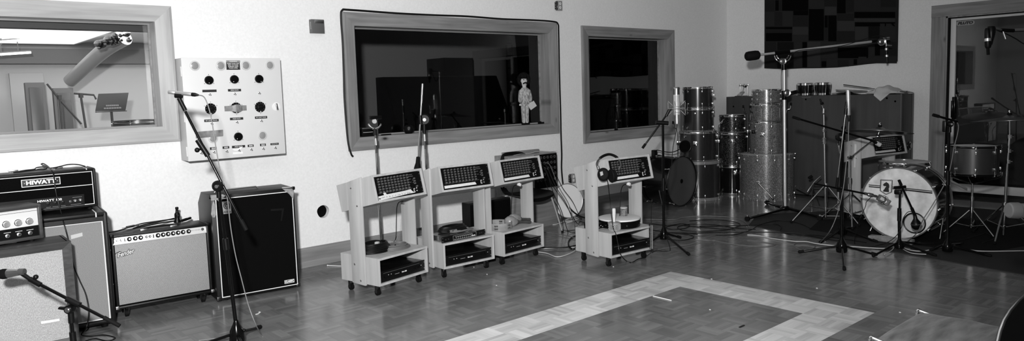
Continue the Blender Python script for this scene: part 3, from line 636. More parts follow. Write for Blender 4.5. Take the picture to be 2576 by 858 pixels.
for cx_, cy_ in ((301, 234), (483, 228), (661, 225), (512, 640)):
    c_ = f(cx_, cy_); q = MB().lathe([(.036, 0), (.036, .010), (.033, .020), (.028, .024), (0, .025)], (c_.x, 0, c_.z), (0, -1, 0), 30, False).build('knob', 'black_enamel', r)
    a = random.uniform(-2.5, -.5); MB().ball((c_.x+.024*math.cos(a), -.024, c_.z+.024*math.sin(a)), .003).build('pointer_dot', 'white_ink', q)
    for a in (.5*PI, 1.2*PI, 1.8*PI): MB().cyl((c_.x+.046*math.cos(a), 0, c_.z+.046*math.sin(a)), (c_.x+.046*math.cos(a), -.003, c_.z+.046*math.sin(a)), .0035, n=8).build('screw', 'nickel', r)
for i, (cx_, cy_) in enumerate(((315, 440), (497, 433), (670, 427))):
    c_ = f(cx_, cy_); q = MB().lathe([(.046, 0), (.046, .004), (.044, .006), (0, .006)], (c_.x, 0, c_.z), (0, -1, 0), 32, False).build('dial', 'black_enamel', r)
    mb = MB()
    for k in range(11):
        a = -PI/2+PI*.18+k*(2*PI-.36*PI)/10; p0 = Vector((c_.x+.037*math.cos(a), -.0064, c_.z+.037*math.sin(a))); p1 = Vector((c_.x+.043*math.cos(a), -.0064, c_.z+.043*math.sin(a))); mb.cyl(p0, p1, .0011, n=5)
    mb.box((c_.x-.006, -.0072, c_.z-.043), (c_.x+.006, -.006, c_.z-.035)); mb.build('scale_marks', 'pale_ink', q)
    kb = MB().lathe([(.032, .006), (.030, .022), (.027, .026), (0, .026)], (c_.x, 0, c_.z), (0, -1, 0), 28, False)
    if i != 1: kb.box((c_.x-.030, -.034, c_.z-.007), (c_.x+.030, -.02, c_.z+.007), .002)
    kb.build('dial_knob', 'black_plastic', q)
    for a in (.5*PI, .15*PI, .85*PI, 1.5*PI): MB().cyl((c_.x+.056*math.cos(a), 0, c_.z+.056*math.sin(a)), (c_.x+.056*math.cos(a), -.003, c_.z+.056*math.sin(a)), .0032, n=8).build('screw', 'nickel', r)
c_ = f(497, 436); z_ = c_.z
mb = MB(); prof = [(-.098, 0), (-.05, 0), (-.04, .012), (-.030, .030), (-.012, .033), (.012, .033), (.030, .030), (.042, .010), (.055, .002), (.09, 0)]
for (xa, ya), (xb_, yb) in zip(prof, prof[1:]):
    hw = lambda x: .022+.012*math.exp(-(x/.03)**2)
    mb.hexa([(c_.x+xa, -ya-.0015, z_-hw(xa)), (c_.x+xb_, -yb-.0015, z_-hw(xb_)), (c_.x+xb_, -yb-.0005, z_-hw(xb_)), (c_.x+xa, -ya-.0005, z_-hw(xa)), (c_.x+xa, -ya-.0015, z_+hw(xa)), (c_.x+xb_, -yb-.0015, z_+hw(xb_)), (c_.x+xb_, -yb-.0005, z_+hw(xb_)), (c_.x+xa, -ya-.0005, z_+hw(xa))])
mb.build('silver_tape', 'gaffer_silver', r)
patch(r, 'silver_tape', 'gaffer_silver', [f(205, 606, -.008), f(403, 590, -.008), f(404, 636, -.008), f(340, 642, -.008), f(275, 646, -.008), f(208, 652, -.008)], t=.001)
def label_plate(cx_, cy_, wpx, hpx, body, size=None):
    c_ = f(cx_, cy_); wd, hh = wpx/2.859/290, hpx/2.86/290
    q = MB().box((c_.x-wd/2, -.0012, c_.z-hh/2), (c_.x+wd/2, .0, c_.z+hh/2)).build('label_plate', 'black_ink', r)
    if body: text('lettering', body, size or hh*.62, 'white_ink', q, faceM((c_.x, -.0014, c_.z)), .0003, 1.0)
    return q
label_plate(306, 311, 95, 17, None); label_plate(486, 306, 92, 17, 'HIGH HUTS'); label_plate(320, 524, 97, 17, 'SKY LIGHT TRACK', .0115); label_plate(501, 511, 93, 17, 'HIGH HUTS'); label_plate(677, 502, 90, 17, 'SKY LIGHT TRACK', .0108)
small_plates = [label_plate(333, 725, 46, 18, None), label_plate(424, 718, 46, 17, None), label_plate(602, 706, 43, 17, None), label_plate(690, 699, 43, 17, None)]
for q, (cx_, cy_) in zip(small_plates, ((333, 725), (424, 718), (602, 706), (690, 699))):
    c_ = f(cx_, cy_); mb = MB()
    for zz in (.0035, -.0040):
        for xx, wd in ((-.014, .011), (-.001, .008), (.009, .007)): mb.box((c_.x+xx, -.0018, c_.z+zz-.0018), (c_.x+xx+wd, -.001, c_.z+zz+.0018))
    mb.build('lettering', 'white_ink', q)
label_plate(515, 712, 93, 17, 'HIGH HUTS'); label_plate(774, 693, 62, 15, 'EXHAUST FAN', .0085)
q = label_plate(476, 131, 95, 54, 'MORE THAN ONE\nFEED TO PANEL\nSUPPORT ELEM\nWHEN OPEN', .0125)
c_ = f(476, 99); z2 = MB().box((c_.x-.058, -.0014, c_.z-.009), (c_.x+.058, 0, c_.z+.009)).build('label_plate', 'mid_ink', r); text('lettering', 'WARNING', .011, 'white_ink', z2, faceM((c_.x, -.0016, c_.z)), .0003, 1.2)
for cx_, cy_ in ((307, 335), (486, 331), (662, 325), (321, 543), (502, 534), (677, 524), (245, 757), (337, 750), (429, 744), (517, 737), (605, 731), (691, 725), (777, 718)):
    c_ = f(cx_, cy_); MB().lathe([(.009, 0), (.009, .004), (.0055, .006), (.0055, .011), (.003, .012), (.0042, .028), (0, .030)], (c_.x, 0, c_.z), (0, -1, -.25), 12, False).build('toggle_switch', 'steel', r)
c_ = f(787, 425); q = MB().lathe([(.038, 0), (.038, .003), (.027, .005), (.025, .002), (0, .002)], (c_.x, 0, c_.z), (0, -1, 0), 30, False).build('latch', 'white_plastic', r)
MB().box((-.007, -.02, -.030), (.007, -.001, .030), .003, M=Matrix.Translation((c_.x, 0, c_.z)) @ Matrix.Rotation(-.18, 4, 'Y')).build('latch_bar', 'steel', q)
patch(r, 'masking_tape', 'piping', [f(468, 728, -.002), f(500, 732, -.002), f(525, 716, -.002), f(545, 712, -.002), f(534, 728, -.002), f(520, 741, -.002), f(485, 741, -.002)], t=.002)
patch(r, 'masking_tape', 'piping', [f(474, 752, -.0005), f(545, 748, -.0005), f(546, 763, -.0005), f(475, 768, -.0005)], t=.0008)
# ------------------------------------------------------------------ small wall boxes
a_, b_ = Y(783, 48, D-.05), Y(817, 84, D-.05)
r = thing('thermostat', 'dark square wall box with a clear top strip between the two left windows', 'wall box', (a_.x, D-.05, b_.z))
w, h = b_.x-a_.x, a_.z-b_.z
MB().box((0, 0, 0), (w, .052, h), .003).build('case', 'knob_grey', r)
MB().box((.03, -.004, h*.72), (w-.006, .0, h-.006), .001).build('display_strip', 'steel', r)
for k in range(5): MB().box((-.0012, .014, h*.3+k*.014), (.0, .024, h*.3+k*.014+.008)).build('side_lettering', 'pale_ink', r)
def outlet(label, u, v, gang, side=True):
    c_ = Y(u, v, D-.045); r = thing('power_outlet', label, 'outlet', (c_.x, D-.046, c_.z-.057))
    MB().box((-.036, .004, 0), (.036, .046, .114), .004).build('box', 'dark_steel', r)
    MB().box((-.036, 0, .0), (.036, .005, .114), .002).build('cover_plate', 'grey_plastic', r)
    for z in (.034, .08):
        s_ = MB().lathe([(.017, 0), (.017, .002), (0, .0025)], (0, 0, z), (0, -1, 0), 18, False).build('socket', 'white_plastic', r)
        MB().box((-.007, -.004, z-.005), (-.005, -.002, z+.006)).box((.005, -.004, z-.005), (.007, -.002, z+.006)).build('slot', 'black_ink', s_)
    MB().box((-.052, .01, .01), (-.036, .044, .104), .003).build('side_plate', 'dark_steel', r)
    for z in (.02, .05, .08): MB().cyl((-.056, .028, z), (-.050, .028, z), .008, n=8).build('knockout', 'black_plastic', r)
    return r
outlet('small metal power outlet high on the wall above the wide window corner', 1409, 14, 1)
outlet('small metal power outlet low on the wall behind the cart with the headphones', 1443, 449, 1)
# ------------------------------------------------------------------ microphone stands
def leg_set(r, b, ends, mat='black_enamel', rr=.010, hub=(.045, .13), ftm='black_rubber', h_at=.085):
    b = Vector(b); z = Vector((0, 0, 1))
    MB(r).lathe([(0, .03), (hub[0]*.9, .03), (hub[0], .05), (hub[0]*.85, hub[1]*.7), (.020, hub[1]), (.013, hub[1]+.02)], b, z, 20, False).build('base_hub', mat, r)
    for e in ends:
        e = Vector((e[0], e[1], .012)); dr = (e-b); dr.z = 0; dr.normalize(); s0 = b+dr*.03+z*h_at
        l = MB(r).cyl(s0, e, rr).build('leg', mat, r)
        ax = (e-s0).normalized(); MB(r).lathe([(0, -.045), (rr+.004, -.045), (rr+.005, .0), (rr*.6, .010), (0, .010)], e+z*.004, ax, 12, False).build('foot', ftm, l)
def pipe(r, name, a, b, rr, mat, n=12): return MB(r).cyl(a, b, rr, n=n).build(name, mat, r)
def clutch(r, c, ax, side, mat='black_plastic', R=.026):
    c = Vector(c); side = Vector(side).normalized()
    q = MB(r).lathe([(0, -.022), (R*.8, -.022), (R, -.014), (R, .014), (R*.8, .022), (0, .022)], c, side, 20, False).cyl(c-Vector((0, 0, .075)), c-Vector((0, 0, .01)), .015).build('clutch', mat, r)
    MB(r).cyl(c+side*.02, c+side*.032, .011).box(tuple(c+side*.036-Vector((.004, .004, .004))), tuple(c+side*.036+Vector((.004, .004, .004)))).build('clutch_screw', 'nickel', q)
    MB(r).cyl(c-side*.02, c-side*.05, .008).ball(c-side*.055, .012).build('clutch_knob', 'black_plastic', q)
    return q
TOCAM = Vector((-math.sin(YAW), -math.cos(YAW), 0))
# stand with the slim silver microphone in front of the wall box
b = G(598, 872)
r = thing('microphone_stand', 'black tripod boom stand in front of the tall bass cabinet, nearest to the wall box', 'microphone stand', b)
s = lambda u, v: S(b, u, v)
leg_set(r, b, [G(655, 828), G(470, 885), G(640, 935)], hub=(.05, .155))
top = s(549, 468)
pipe(r, 'lower_pole', b+Vector((0, 0, .12)), s(569, 620), .0125, 'black_enamel'); pipe(r, 'upper_pole', s(570, 630), top, .0095, 'black_enamel')
MB(r).cyl(s(566.5, 600), s(570, 628), .018).build('height_clutch', 'black_plastic', r)
clutch(r, top, (0, 0, 1), TOCAM, R=.036)
off = TOCAM*.0
pipe(r, 'boom', s(466, 280), s(617, 577), .0085, 'black_enamel')
MB(r).cyl(s(606, 553), s(620, 579), .013).build('boom_end', 'black_rubber', r)
MB(r).cyl(s(497, 352), s(523, 392), .017).build('boom_clutch', 'black_plastic', r)
MB(r).cyl(s(512, 374)+RT*0, s(497, 377), .007).ball(s(496, 377.5), .016).build('boom_knob', 'black_plastic', r)
hd = MB(r).cyl(s(450, 247), s(466, 278), .0135).build('swivel', 'black_plastic', r); MB(r).cyl(s(441, 240), s(458, 241.5), .0165).build('mic_clip', 'black_plastic', r)
MB(r).cyl(s(602, 822), s(613, 830), .006).ball(s(614, 831), .012).build('leg_knob', 'black_plastic', r)
m0, m1 = s(424, 231.5), s(482, 237.5)
q = thing('condenser_microphone', 'slim silver pencil microphone held level in front of the wall box', 'microphone', m0)
ax = m1-m0; L = ax.length
MB(q).lathe([(0, 0), (.0115, 0), (.0125, .004), (.0125, L*.28), (.0115, L*.29), (.0115, L*.31), (.0125, L*.32), (.0125, L*.93), (.011, L)], m0, ax, 18, False).build('body', 'aluminium', q)
MB(q).cyl(m0-ax.normalized()*.001, m0+ax.normalized()*.002, .0105).build('grille', 'dark_steel', q)
MB(q).lathe([(.011, L), (.0125, L+.003), (.0125, L+.02), (.008, L+.036), (.005, L+.046)], m0, ax, 14, False).build('connector', 'black_plastic', q)
cable('microphone_cable', 'thin grey cable dropping from the silver pencil microphone to the floor', [s(498, 239.5), s(512, 243), s(522, 262), s(532, 300), s(543, 370), s(552, 420), s(562, 462), s(572, 500), s(580, 570), s(592, 640), s(607, 700), s(625, 768), s(645, 820), G(660, 846, .004), G(672, 870, .004), G(690, 900, .004)], .0035, 'cable_grey')
# stand low at the left edge
wd = 4.1; p_ = W(184, 858, wd); b = Vector((p_.x, p_.y, 0))
r = thing('microphone_stand', 'short black boom stand with wing bolt in front of the sparkling cabinet', 'microphone stand', b)
s = lambda u, v: S(b, u, v)
leg_set(r, b, [b+Vector((.3, -.1, 0)), b+Vector((-.25, -.2, 0)), b+Vector((-.02, .32, 0))])
top = s(176, 778)
pipe(r, 'lower_pole', b+Vector((0, 0, .12)), s(184, 850), .0135, 'black_enamel'); pipe(r, 'upper_pole', s(184, 850), top, .010, 'black_enamel')
MB(r).cyl(s(182, 835), s(185, 862), .017).build('height_clutch', 'black_plastic', r)
q = MB(r).lathe([(0, -.02), (.024, -.02), (.028, 0), (.024, .02), (0, .02)], s(176, 777), TOCAM, 22, False).cyl(s(178, 786), s(180, 812), .016).build('clutch', 'black_plastic', r)
MB(r).lathe([(0, .020), (.015, .020), (.015, .026), (.009, .026), (.009, .030), (0, .030)], s(176, 777), TOCAM, 18, False).build('clutch_screw', 'steel', q)
MB(r).hexa([s(150, 771)-TOCAM*.006, s(172, 772)-TOCAM*.006, s(172, 772)+TOCAM*.012, s(150, 771)+TOCAM*.012, s(147, 777)-TOCAM*.006, s(172, 781)-TOCAM*.006, s(172, 781)+TOCAM*.012, s(147, 777)+TOCAM*.012], .004).build('wing_bolt', 'black_plastic', q)
pipe(r, 'boom', s(70, 700), s(290, 814), .009, 'black_enamel')
MB(r).cyl(s(262, 799), s(301, 820), .0115).build('boom_end', 'black_rubber', r)
MB(r).cyl(s(168, 752), s(201, 768), .017).build('boom_clamp', 'black_plastic', r)
MB(r).cyl(s(75, 702), s(102, 717), .015).build('boom_clutch', 'black_plastic', r); MB(r).cyl(s(88, 709), s(90, 698), .006).ball(s(90, 697), .014).build('boom_knob', 'black_plastic', r)
MB(r).cyl(s(56, 689), s(78, 704), .012, .011).build('swivel', 'black_plastic', r); MB(r).cyl(s(48, 684.5), s(62, 684), .019).build('mic_clip', 'dark_grey_plastic', r)
m0, m1 = s(-5, 691), s(58, 684); ax = m1-m0; L = ax.length
q = thing('dynamic_microphone', 'black and silver microphone poking in at the left picture edge', 'microphone', m0)
MB(q).lathe([(0, 0), (.015, .002), (.025, .012), (.029, .03), (.028, .045), (.025, .055)], m0, ax, 20, False).build('grille', 'black_foam', q)
MB(q).lathe([(.024, .055), (.026, .06), (.024, .07), (.020, .10), (.016, L), (0, L)], m0, ax, 18, False).build('body', 'steel', q)
# two chrome stands behind the carts
b = Vector(Y(959, 640, 6.02)); b.z = 0; p_ = Y(946, 380, 6.02); b = Vector((p_.x+.01, 6.02, 0))
r = thing('microphone_stand', 'chrome straight stand with round swivel head behind the leftmost cart', 'microphone stand', b)
s = lambda u, v: S(b, u, v)
MB(r).lathe([(0, 0), (.13, 0), (.13, .012), (.11, .022), (.03, .034), (.018, .06), (0, .06)], b, (0, 0, 1), 32, False).build('round_base', 'black_enamel', r)
pipe(r, 'lower_pole', b+Vector((0, 0, .05)), s(946.5, 385), .0135, 'chrome'); pipe(r, 'upper_pole', s(946.5, 385), s(943.5, 328), .0095, 'dark_steel')
MB(r).cyl(s(945, 348), s(946.5, 365), .017).build('height_clutch', 'nickel', r)
MB(r).cyl(s(943.5, 340), s(943, 322), .016).build('collar', 'black_plastic', r)
mb = MB(r); arc = [s(943, 307)+(-UP*math.cos(a)+RT*math.sin(a))*.062 for a in [(-75+150*i/14)*PI/180 for i in range(15)]]
mb.tube(arc, .009, 8); mb.build('swivel_arc', 'chrome', r)
mb = MB(r); c_ = s(942.5, 303.5); mb.lathe([(0, -.014), (.022, -.014), (.026, 0), (.022, .014), (0, .014)], c_+UP*-.005, TOCAM, 18, False).build('swivel_knob', 'steel', r)
MB(r).box(tuple(c_+Vector((-.06, -.018, .012))), tuple(c_+Vector((.075, .018, .045))), .008).build('boom_clamp', 'black_plastic', r)
p_ = Y(1070, 380, 5.93); b = Vector((p_.x+.02, 5.93, 0))
r = thing('microphone_stand', 'chrome boom stand with its boom folded upright behind the second cart', 'microphone stand', b)
s = lambda u, v: S(b, u, v)
MB(r).lathe([(0, 0), (.13, 0), (.13, .012), (.11, .022), (.03, .034), (.018, .06), (0, .06)], b, (0, 0, 1), 32, False).build('round_base', 'black_enamel', r)
pipe(r, 'lower_pole', b+Vector((0, 0, .05)), s(1069.5, 375), .0135, 'chrome'); pipe(r, 'upper_pole', s(1069.5, 375), s(1067, 322), .0095, 'dark_steel')
MB(r).cyl(s(1068, 338), s(1069, 355), .016).build('height_clutch', 'nickel', r)
c_ = s(1068.5, 301); mb = MB(r).lathe([(0, -.02), (.045, -.02), (.055, -.008), (.055, .008), (.045, .02), (0, .02)], c_, TOCAM, 26, False).cyl(s(1067, 312), s(1068, 336), .016).build('clutch', 'black_plastic', r)
MB(r).lathe([(0, .02), (.016, .02), (.016, .03), (0, .03)], c_, TOCAM, 14, False).build('clutch_screw', 'steel', r)
pipe(r, 'boom', s(1064, 211)+TOCAM*.03, s(1053, 405)+TOCAM*.05, .010, 'chrome'); pipe(r, 'boom_tip', s(1064, 211)+TOCAM*.031, s(1061.5, 260)+TOCAM*.036, .0125, 'steel')
MB(r).cyl(s(1058, 290)+TOCAM*.04, s(1060, 312)+TOCAM*.04, .018).build('boom_clamp', 'black_plastic', r)
MB(r).lathe([(0, 0), (.036, 0), (.033, .02), (.022, .06), (.018, .12), (0, .125)], s(1052, 424)+TOCAM*.055, s(1054, 385)-s(1052, 424), 18, False).build('counterweight', 'black_rubber', r)
# black cable tacked round the wide window
a, b2, c2, d2 = WIN[2]; yy = D-.034; e = .018
P = [(a+.03, yy, c2-.05), (a+.01, yy, c2-.02), (a-e, yy, c2+.12), (a-e-.012, yy, c2+.5), (a-e-.006, yy, 1.8), (a-e, yy, 2.1), (a-e-.004, yy, d2-.06), (a-.004, yy, d2+.012), (a+.08, yy, d2+.020), (a+.6, yy, d2+.012), (a+1.1, yy, d2+.014), (a+1.5, yy, d2+.020), (a+2.0, yy, d2+.012), (a+2.5, yy, d2+.018), (b2-.08, yy, d2+.014), (b2+.008, yy, d2-.01), (b2+.018, yy, d2-.12), (b2+.014, yy, 1.8), (b2+.018, yy, 1.3), (b2+.016, yy, 1.05), (b2+.02, yy, .8), (b2+.012, yy, .6), (b2+.03, D-.05, .35), (b2+.06, D-.12, .12), (b2+.12, D-.35, .012), (b2+.3, D-.7, .006)]
o = cable('tacked_cable', 'thick black cable tacked round the wide window frame and down the wall', P, .0095, 'cable_black', 6)
# ------------------------------------------------------------------ plywood monitor carts with their mixers and amplifiers
CWD, CDL, CB, CHL, CDU, CYU = .552, .457, .09, .223, .156, .144
UYC, UZC, UTI, UHU, UDD = -.022, .759, .234, .223, .447
UM = Matrix.Translation((0, UYC, UZC)) @ Matrix.Rotation(-UTI, 4, 'X')      # upper box: x right, y into the box, z up its face
# Rotation about x by -tilt takes z to (0, sin, cos) and y to (0, cos, -sin)
def make_cart(label, loc, a):
    r = thing('mixer_cart', label, 'cart', (loc[0], loc[1], 0), a, 'plywood headphone mixer carts')
    t_ = .018
    mb = MB(); z0, z1 = CB, CB+CHL
    for A, B in (((0, 0, z0), (t_, CDL, z1)), ((CWD-t_, 0, z0), (CWD, CDL, z1)), ((t_, 0, z1-t_), (CWD-t_, CDL, z1)), ((t_, 0, z0), (CWD-t_, CDL, z0+t_)), ((t_, CDL-.012, z0+t_), (CWD-t_, CDL, z1-t_))): mb.box(A, B, .0012, 1)
    mb.build('lower_box', 'birch_ply', r)
    mb = MB()
    for A, B in (((0, 0, 0), (t_, UDD, UHU)), ((CWD-t_, 0, 0), (CWD, UDD, UHU)), ((t_, 0, UHU-t_), (CWD-t_, UDD, UHU)), ((t_, 0, 0), (CWD-t_, UDD, t_))): mb.box(A, B, .0012, 1, UM)
    mb.build('upper_box', 'birch_ply', r)
    for x in (-.021, CWD+.001):
        u = MB().prism([(x, CYU, .082), (x, CYU+CDU, .090), (x, CYU+CDU, .910), (x, CYU, .957)], (.020, 0, 0), .002).build('upright', 'birch_ply', r)
    for y, z in ((CYU+.115, .865), (CYU+.05, .725), (CYU+.115, .245), (CYU+.05, .118)):
        MB().lathe([(.0085, 0), (.0085, .002), (.004, .005), (0, .0055)], (-.021, y, z), (-1, 0, 0), 14, False).build('bolt', 'nickel', r)
    for x, y in ((.045, .075), (CWD-.045, .075), (.045, CDL-.06), (CWD-.045, CDL-.06)): caster(r, x, y, CB, .027)
    return r
def make_mixer(label, loc, a, tape):
    r = thing('rack_mixer', label, 'mixer', (loc[0], loc[1], 0), a, 'rack mixers in the carts')
    x0, x1, z0, z1, f_ = .022, CWD-.022, .022, UHU-.022, .010
    fm = UM @ Matrix.Translation((0, f_, 0))
    MB().box((x0, 0, z0), (x1, .10, z1), .0015, 1, fm).build('body', 'black_plastic', r)
    kx = lambda i: x0+.035+i*(x1-x0)*.0685; kz = lambda j: z1-.016-j*.0210
    k0 = None
    for i in range(10):
        for j in range(6):
            p = fm @ Vector((kx(i), 0, kz(j)))
            if k0 is None:
                k0 = MB().lathe([(.0060, 0), (.0060, .006), (.0072, .007), (.0066, .0165), (0, .017)], (0, 0, 0), UM.to_3x3() @ Vector((0, -1, 0)), 10, False).build('knob', 'knob_grey', r); k0.location = p
            else: share(k0, r, p)
    for i, (fx_, fz_) in enumerate(((.83, .30), (.83, .42), (.83, .53), (.86, .67))): share(k0, r, fm @ Vector((x0+(x1-x0)*fx_, 0, z1-(z1-z0)*fz_)))
    mb = MB()
    for fx_, fz_, wd in ((.72, .10, .05), (.72, .18, .055), (.73, .30, .02), (.74, .45, .015), (.80, .36, .014), (.80, .48, .014)): mb.box((x0+(x1-x0)*fx_, -.001, z1-(z1-z0)*fz_-.0012), (x0+(x1-x0)*fx_+wd, 0, z1-(z1-z0)*fz_+.0012), M=fm)
    mb.box((x0+.02, -.0008, kz(5)-.009), (x0+(x1-x0)*.76, 0, kz(5)-.0078), M=fm).build('panel_lettering', 'mid_ink', r)
    mb = MB()
    for i in range(10):
        for j in range(6): mb.box((kx(i)-.001, -.0008, kz(j)-.0118), (kx(i)+.001, 0, kz(j)-.0092), M=fm)
    mb.build('pointer_marks', 'pale_ink', r)
    MB().box((x0+(x1-x0)*.785, -.002, z0+.012), (x0+(x1-x0)*.82, 0, z0+.045), .001, 1, fm).build('power_switch', 'pale_ink', r)
    MB().box((x0+(x1-x0)*.797, -.006, z0+.018), (x0+(x1-x0)*.812, -.001, z0+.039), .001, 1, fm).build('rocker', 'black_plastic', r)
    for fx_, fz_ in ((.86, .044), (.86, .022)): MB().lathe([(.0075, 0), (.0075, .004), (.0055, .006), (.004, .006), (.004, .001)], fm @ Vector((x0+(x1-x0)*fx_, 0, z0+fz_)), UM.to_3x3() @ Vector((0, -1, 0)), 12, False).build('phones_jack', 'nickel', r)
    for fz_ in (.12, .45, .76, .93): MB().lathe([(.004, 0), (.004, .002), (0, .003)], fm @ Vector((x1-.012, 0, z1-(z1-z0)*fz_)), UM.to_3x3() @ Vector((0, -1, 0)), 8, False).build('rack_screw', 'nickel', r)
    if tape == 'long':
        a_ = MB().prism([fm @ Vector(p) for p in ((x0+.008, -.001, z0-.005), (x0+.33, -.001, z0+.008), (x0+.41, -.001, z0+.009), (x0+.395, -.001, z0+.015), (x0+.378, -.001, z0+.026), (x0+.365, -.001, z0+.043), (x0+.30, -.001, z0+.038), (x0+.10, -.001, z0+.034), (x0+.088, -.001, z0+.052), (x0+.066, -.001, z0+.050), (x0+.070, -.001, z0+.032), (x0+.008, -.001, z0+.028))], fm.to_3x3() @ Vector((0, -.0008, 0))).build('label_tape', 'masking_tape', r, sharp=True)
        mb = MB(); rr_ = random.Random(4)
        x = x0+.03
        while x < x0+.36:
            q = rr_.uniform(.004, .011); mb.box((x, -.0024, z0+.010), (x+q*.6, -.0018, z0+.010+rr_.uniform(.005, .010)), M=fm); x += q+rr_.choice((.001, .001, .014))
        mb.build('handwriting', 'mid_ink', a_)
        MB().box((x0+.012, -.0026, z0+.004), (x0+.026, -.0018, z0+.014), M=fm).build('dark_mark', 'black_ink', a_)
    else:
        MB().prism([fm @ Vector(p) for p in ((x0+.012, -.001, z0+.008), (x0+tape*(x1-x0), -.001, z0+.011), (x0+tape*(x1-x0)-.012, -.001, z0+.034), (x0+.012, -.001, z0+.032))], fm.to_3x3() @ Vector((0, -.0008, 0))).build('label_tape', 'masking_tape', r, sharp=True)
    return r
def make_power_amp(label, loc, a):
    r = thing('power_amplifier', label, 'amplifier', (loc[0], loc[1], 0), a, 'rack amplifiers in the carts')
    z0 = CB+.0185; x0, x1 = .024, CWD-.024
    MB().box((x0, .028, z0), (x1, .33, z0+.086), .002).build('chassis', 'black_enamel', r)
    fp = MB().box((x0-.004, .022, z0), (x1+.004, .028, z0+.089), .001).build('front_panel', 'black_plastic', r)
    text('lettering', 'RA-100', .016, 'white_ink', fp, faceM((x0+.27, .0215, z0+.040)), .0003, 1.1, 0, .0004)
    MB().box((x0+.165, .0212, z0+.038), (x0+.215, .0222, z0+.042)).build('small_lettering', 'mid_ink', fp)
    MB().box((x0+.04, .019, z0+.070), (x1-.06, .023, z0+.074)).build('front_groove', 'dark_grey_plastic', fp)
    for x in (.055, .40, .44): MB().lathe([(.011, 0), (.0105, .012), (0, .013)], (x0+x, .022, z0+.045), (0, -1, 0), 14, False).build('knob', 'black_plastic', r)
    for x in (.095, .125, .465): MB().lathe([(.0035, 0), (.0035, .002), (0, .003)], (x0+x, .022, z0+.05), (0, -1, 0), 8, False).build('indicator', 'pale_ink', r)
    for x in (x0+.004, x1-.004):
        for z in (.02, .07): MB().lathe([(.0045, 0), (.0045, .002), (0, .003)], (x, .022, z0+z), (0, -1, 0), 8, False).build('rack_screw', 'nickel', r)
    return r
def cart_pt(c, x, y, z): return Matrix.Translation((c[0], c[1], 0)) @ Matrix.Rotation(c[2], 4, 'Z') @ Vector((x, y, z))
c1, c2_, c3, c4 = (2.888, 4.947, .197), (3.567, 5.016, -.029), (4.219, 4.988, .082), (4.808, 4.22, -.066)
_a = -.254; _p = G(2201, 393, UZC); _q = Matrix.Rotation(_a, 3, 'Z') @ Vector((0, UYC, 0)); c5 = (_p.x-_q.x, _p.y-_q.y, _a)
k1 = make_cart('leftmost pale plywood cart, with two coiled cables on its shelf', c1[:2], c1[2])
for c, lb in ((c2_, 'second plywood cart from the left, with a rack unit on its shelf'), (c3, 'third plywood cart from the left, with tambourine and maracas on its shelf'), (c4, 'plywood cart with headphones hanging on it, standing apart from the row of three'), (c5, 'plywood cart standing by the big grey cupboard behind the drum kit')): dup(k1, (c[0], c[1], 0), c[2], lb)
_k5 = [o for o in bpy.data.objects if o.get('label', '').startswith('plywood cart standing by the big grey')][0]
_o = rootM(_k5).inverted() @ CAM
def _f5(u, v): d = rootM(_k5).inverted().to_3x3() @ ray(u, v); return _o+d*((-.0215-_o.x)/d.x)
_q5 = [_f5(u, v) for u, v in ((2148, 421), (2152, 421), (2155, 363), (2150, 362))]
MB().prism(_q5, (-.0012, 0, 0)).build('paper_strip', 'masking_tape', _k5)['label'] = 'pale paper strip'
make_mixer('black rack mixer with long written tape in the leftmost cart', c1[:2], c1[2], 'long')
m2 = make_mixer('black rack mixer with blank tape in the second cart from the left', c2_[:2], c2_[2], .69)
for c, lb in ((c3, 'black rack mixer with blank tape in the third cart from the left'), (c4, 'black rack mixer behind the headphones in the cart standing apart'), (c5, 'black rack mixer in the cart by the big grey cupboard')): dup(m2, (c[0], c[1], 0), c[2], lb)
a1 = make_power_amp('black rack amplifier in the lower box of the leftmost cart', c1[:2], c1[2])
for c, lb in ((c2_, 'black rack amplifier in the lower box of the second cart from the left'), (c3, 'black rack amplifier in the lower box of the third cart from the left'), (c4, 'black rack amplifier under the hand drum in the cart standing apart')): dup(a1, (c[0], c[1], 0), c[2], lb)
SH = CB+CHL
def coil(name, label, c, x, y, R, turns, r_, mat, z=SH, sx=1.0, sy=.72, seed=1, tail=None, group=None):
    rr_ = random.Random(seed); P = []; N = turns*10
    for i in range(N):
        a = 2*PI*i/10+seed; q = R*(1-.30*(i/N))*(1+rr_.uniform(-.06, .06)); lay = (i//10)
        P.append(cart_pt(c, x+q*sx*math.cos(a), y+q*sy*math.sin(a), z+r_+lay*r_*1.15+rr_.uniform(0, .003)))
    if tail: P = [cart_pt(c, *t_) for t_ in tail]+P
    return cable(name, label, P, r_, mat, 4, group)
coil('cable_coil', 'coiled black cable on the shelf of the leftmost cart', c1, .19, .25, .155, 11, .0055, 'cable_black', seed=1)
coil('cable_coil', 'coiled pale grey cable on the right of the leftmost cart shelf', c1, .36, .18, .140, 7, .0042, 'cable_grey', seed=2)
p = cart_pt(c1, .205, .235, SH+.066); M_ = Matrix.Translation(p) @ Matrix.Rotation(.5, 4, 'Z')
loose('tape_wrap', MB().box((-.018, -.016, -.012), (.018, .016, .012), .006, 2, M_), 'grey_tape', 'pale tape wrapped round the coiled black cable', 'tape')
p = cart_pt(c1, .44, .26, SH+.001)
r = thing('cable_plug', 'metal plug end on the pale grey coil of the leftmost cart', 'plug', p)
MB().lathe([(0, 0), (.009, 0), (.010, .02), (.0085, .022), (.0085, .045), (.006, .05), (.006, .075), (0, .078)], (-.01, 0, .03), (.4, .2, .5), 12, False).build('body', 'nickel', r)
MB().cyl((-.01, 0, .0), (-.01, 0, .032), .006).build('boot', 'black_rubber', r)
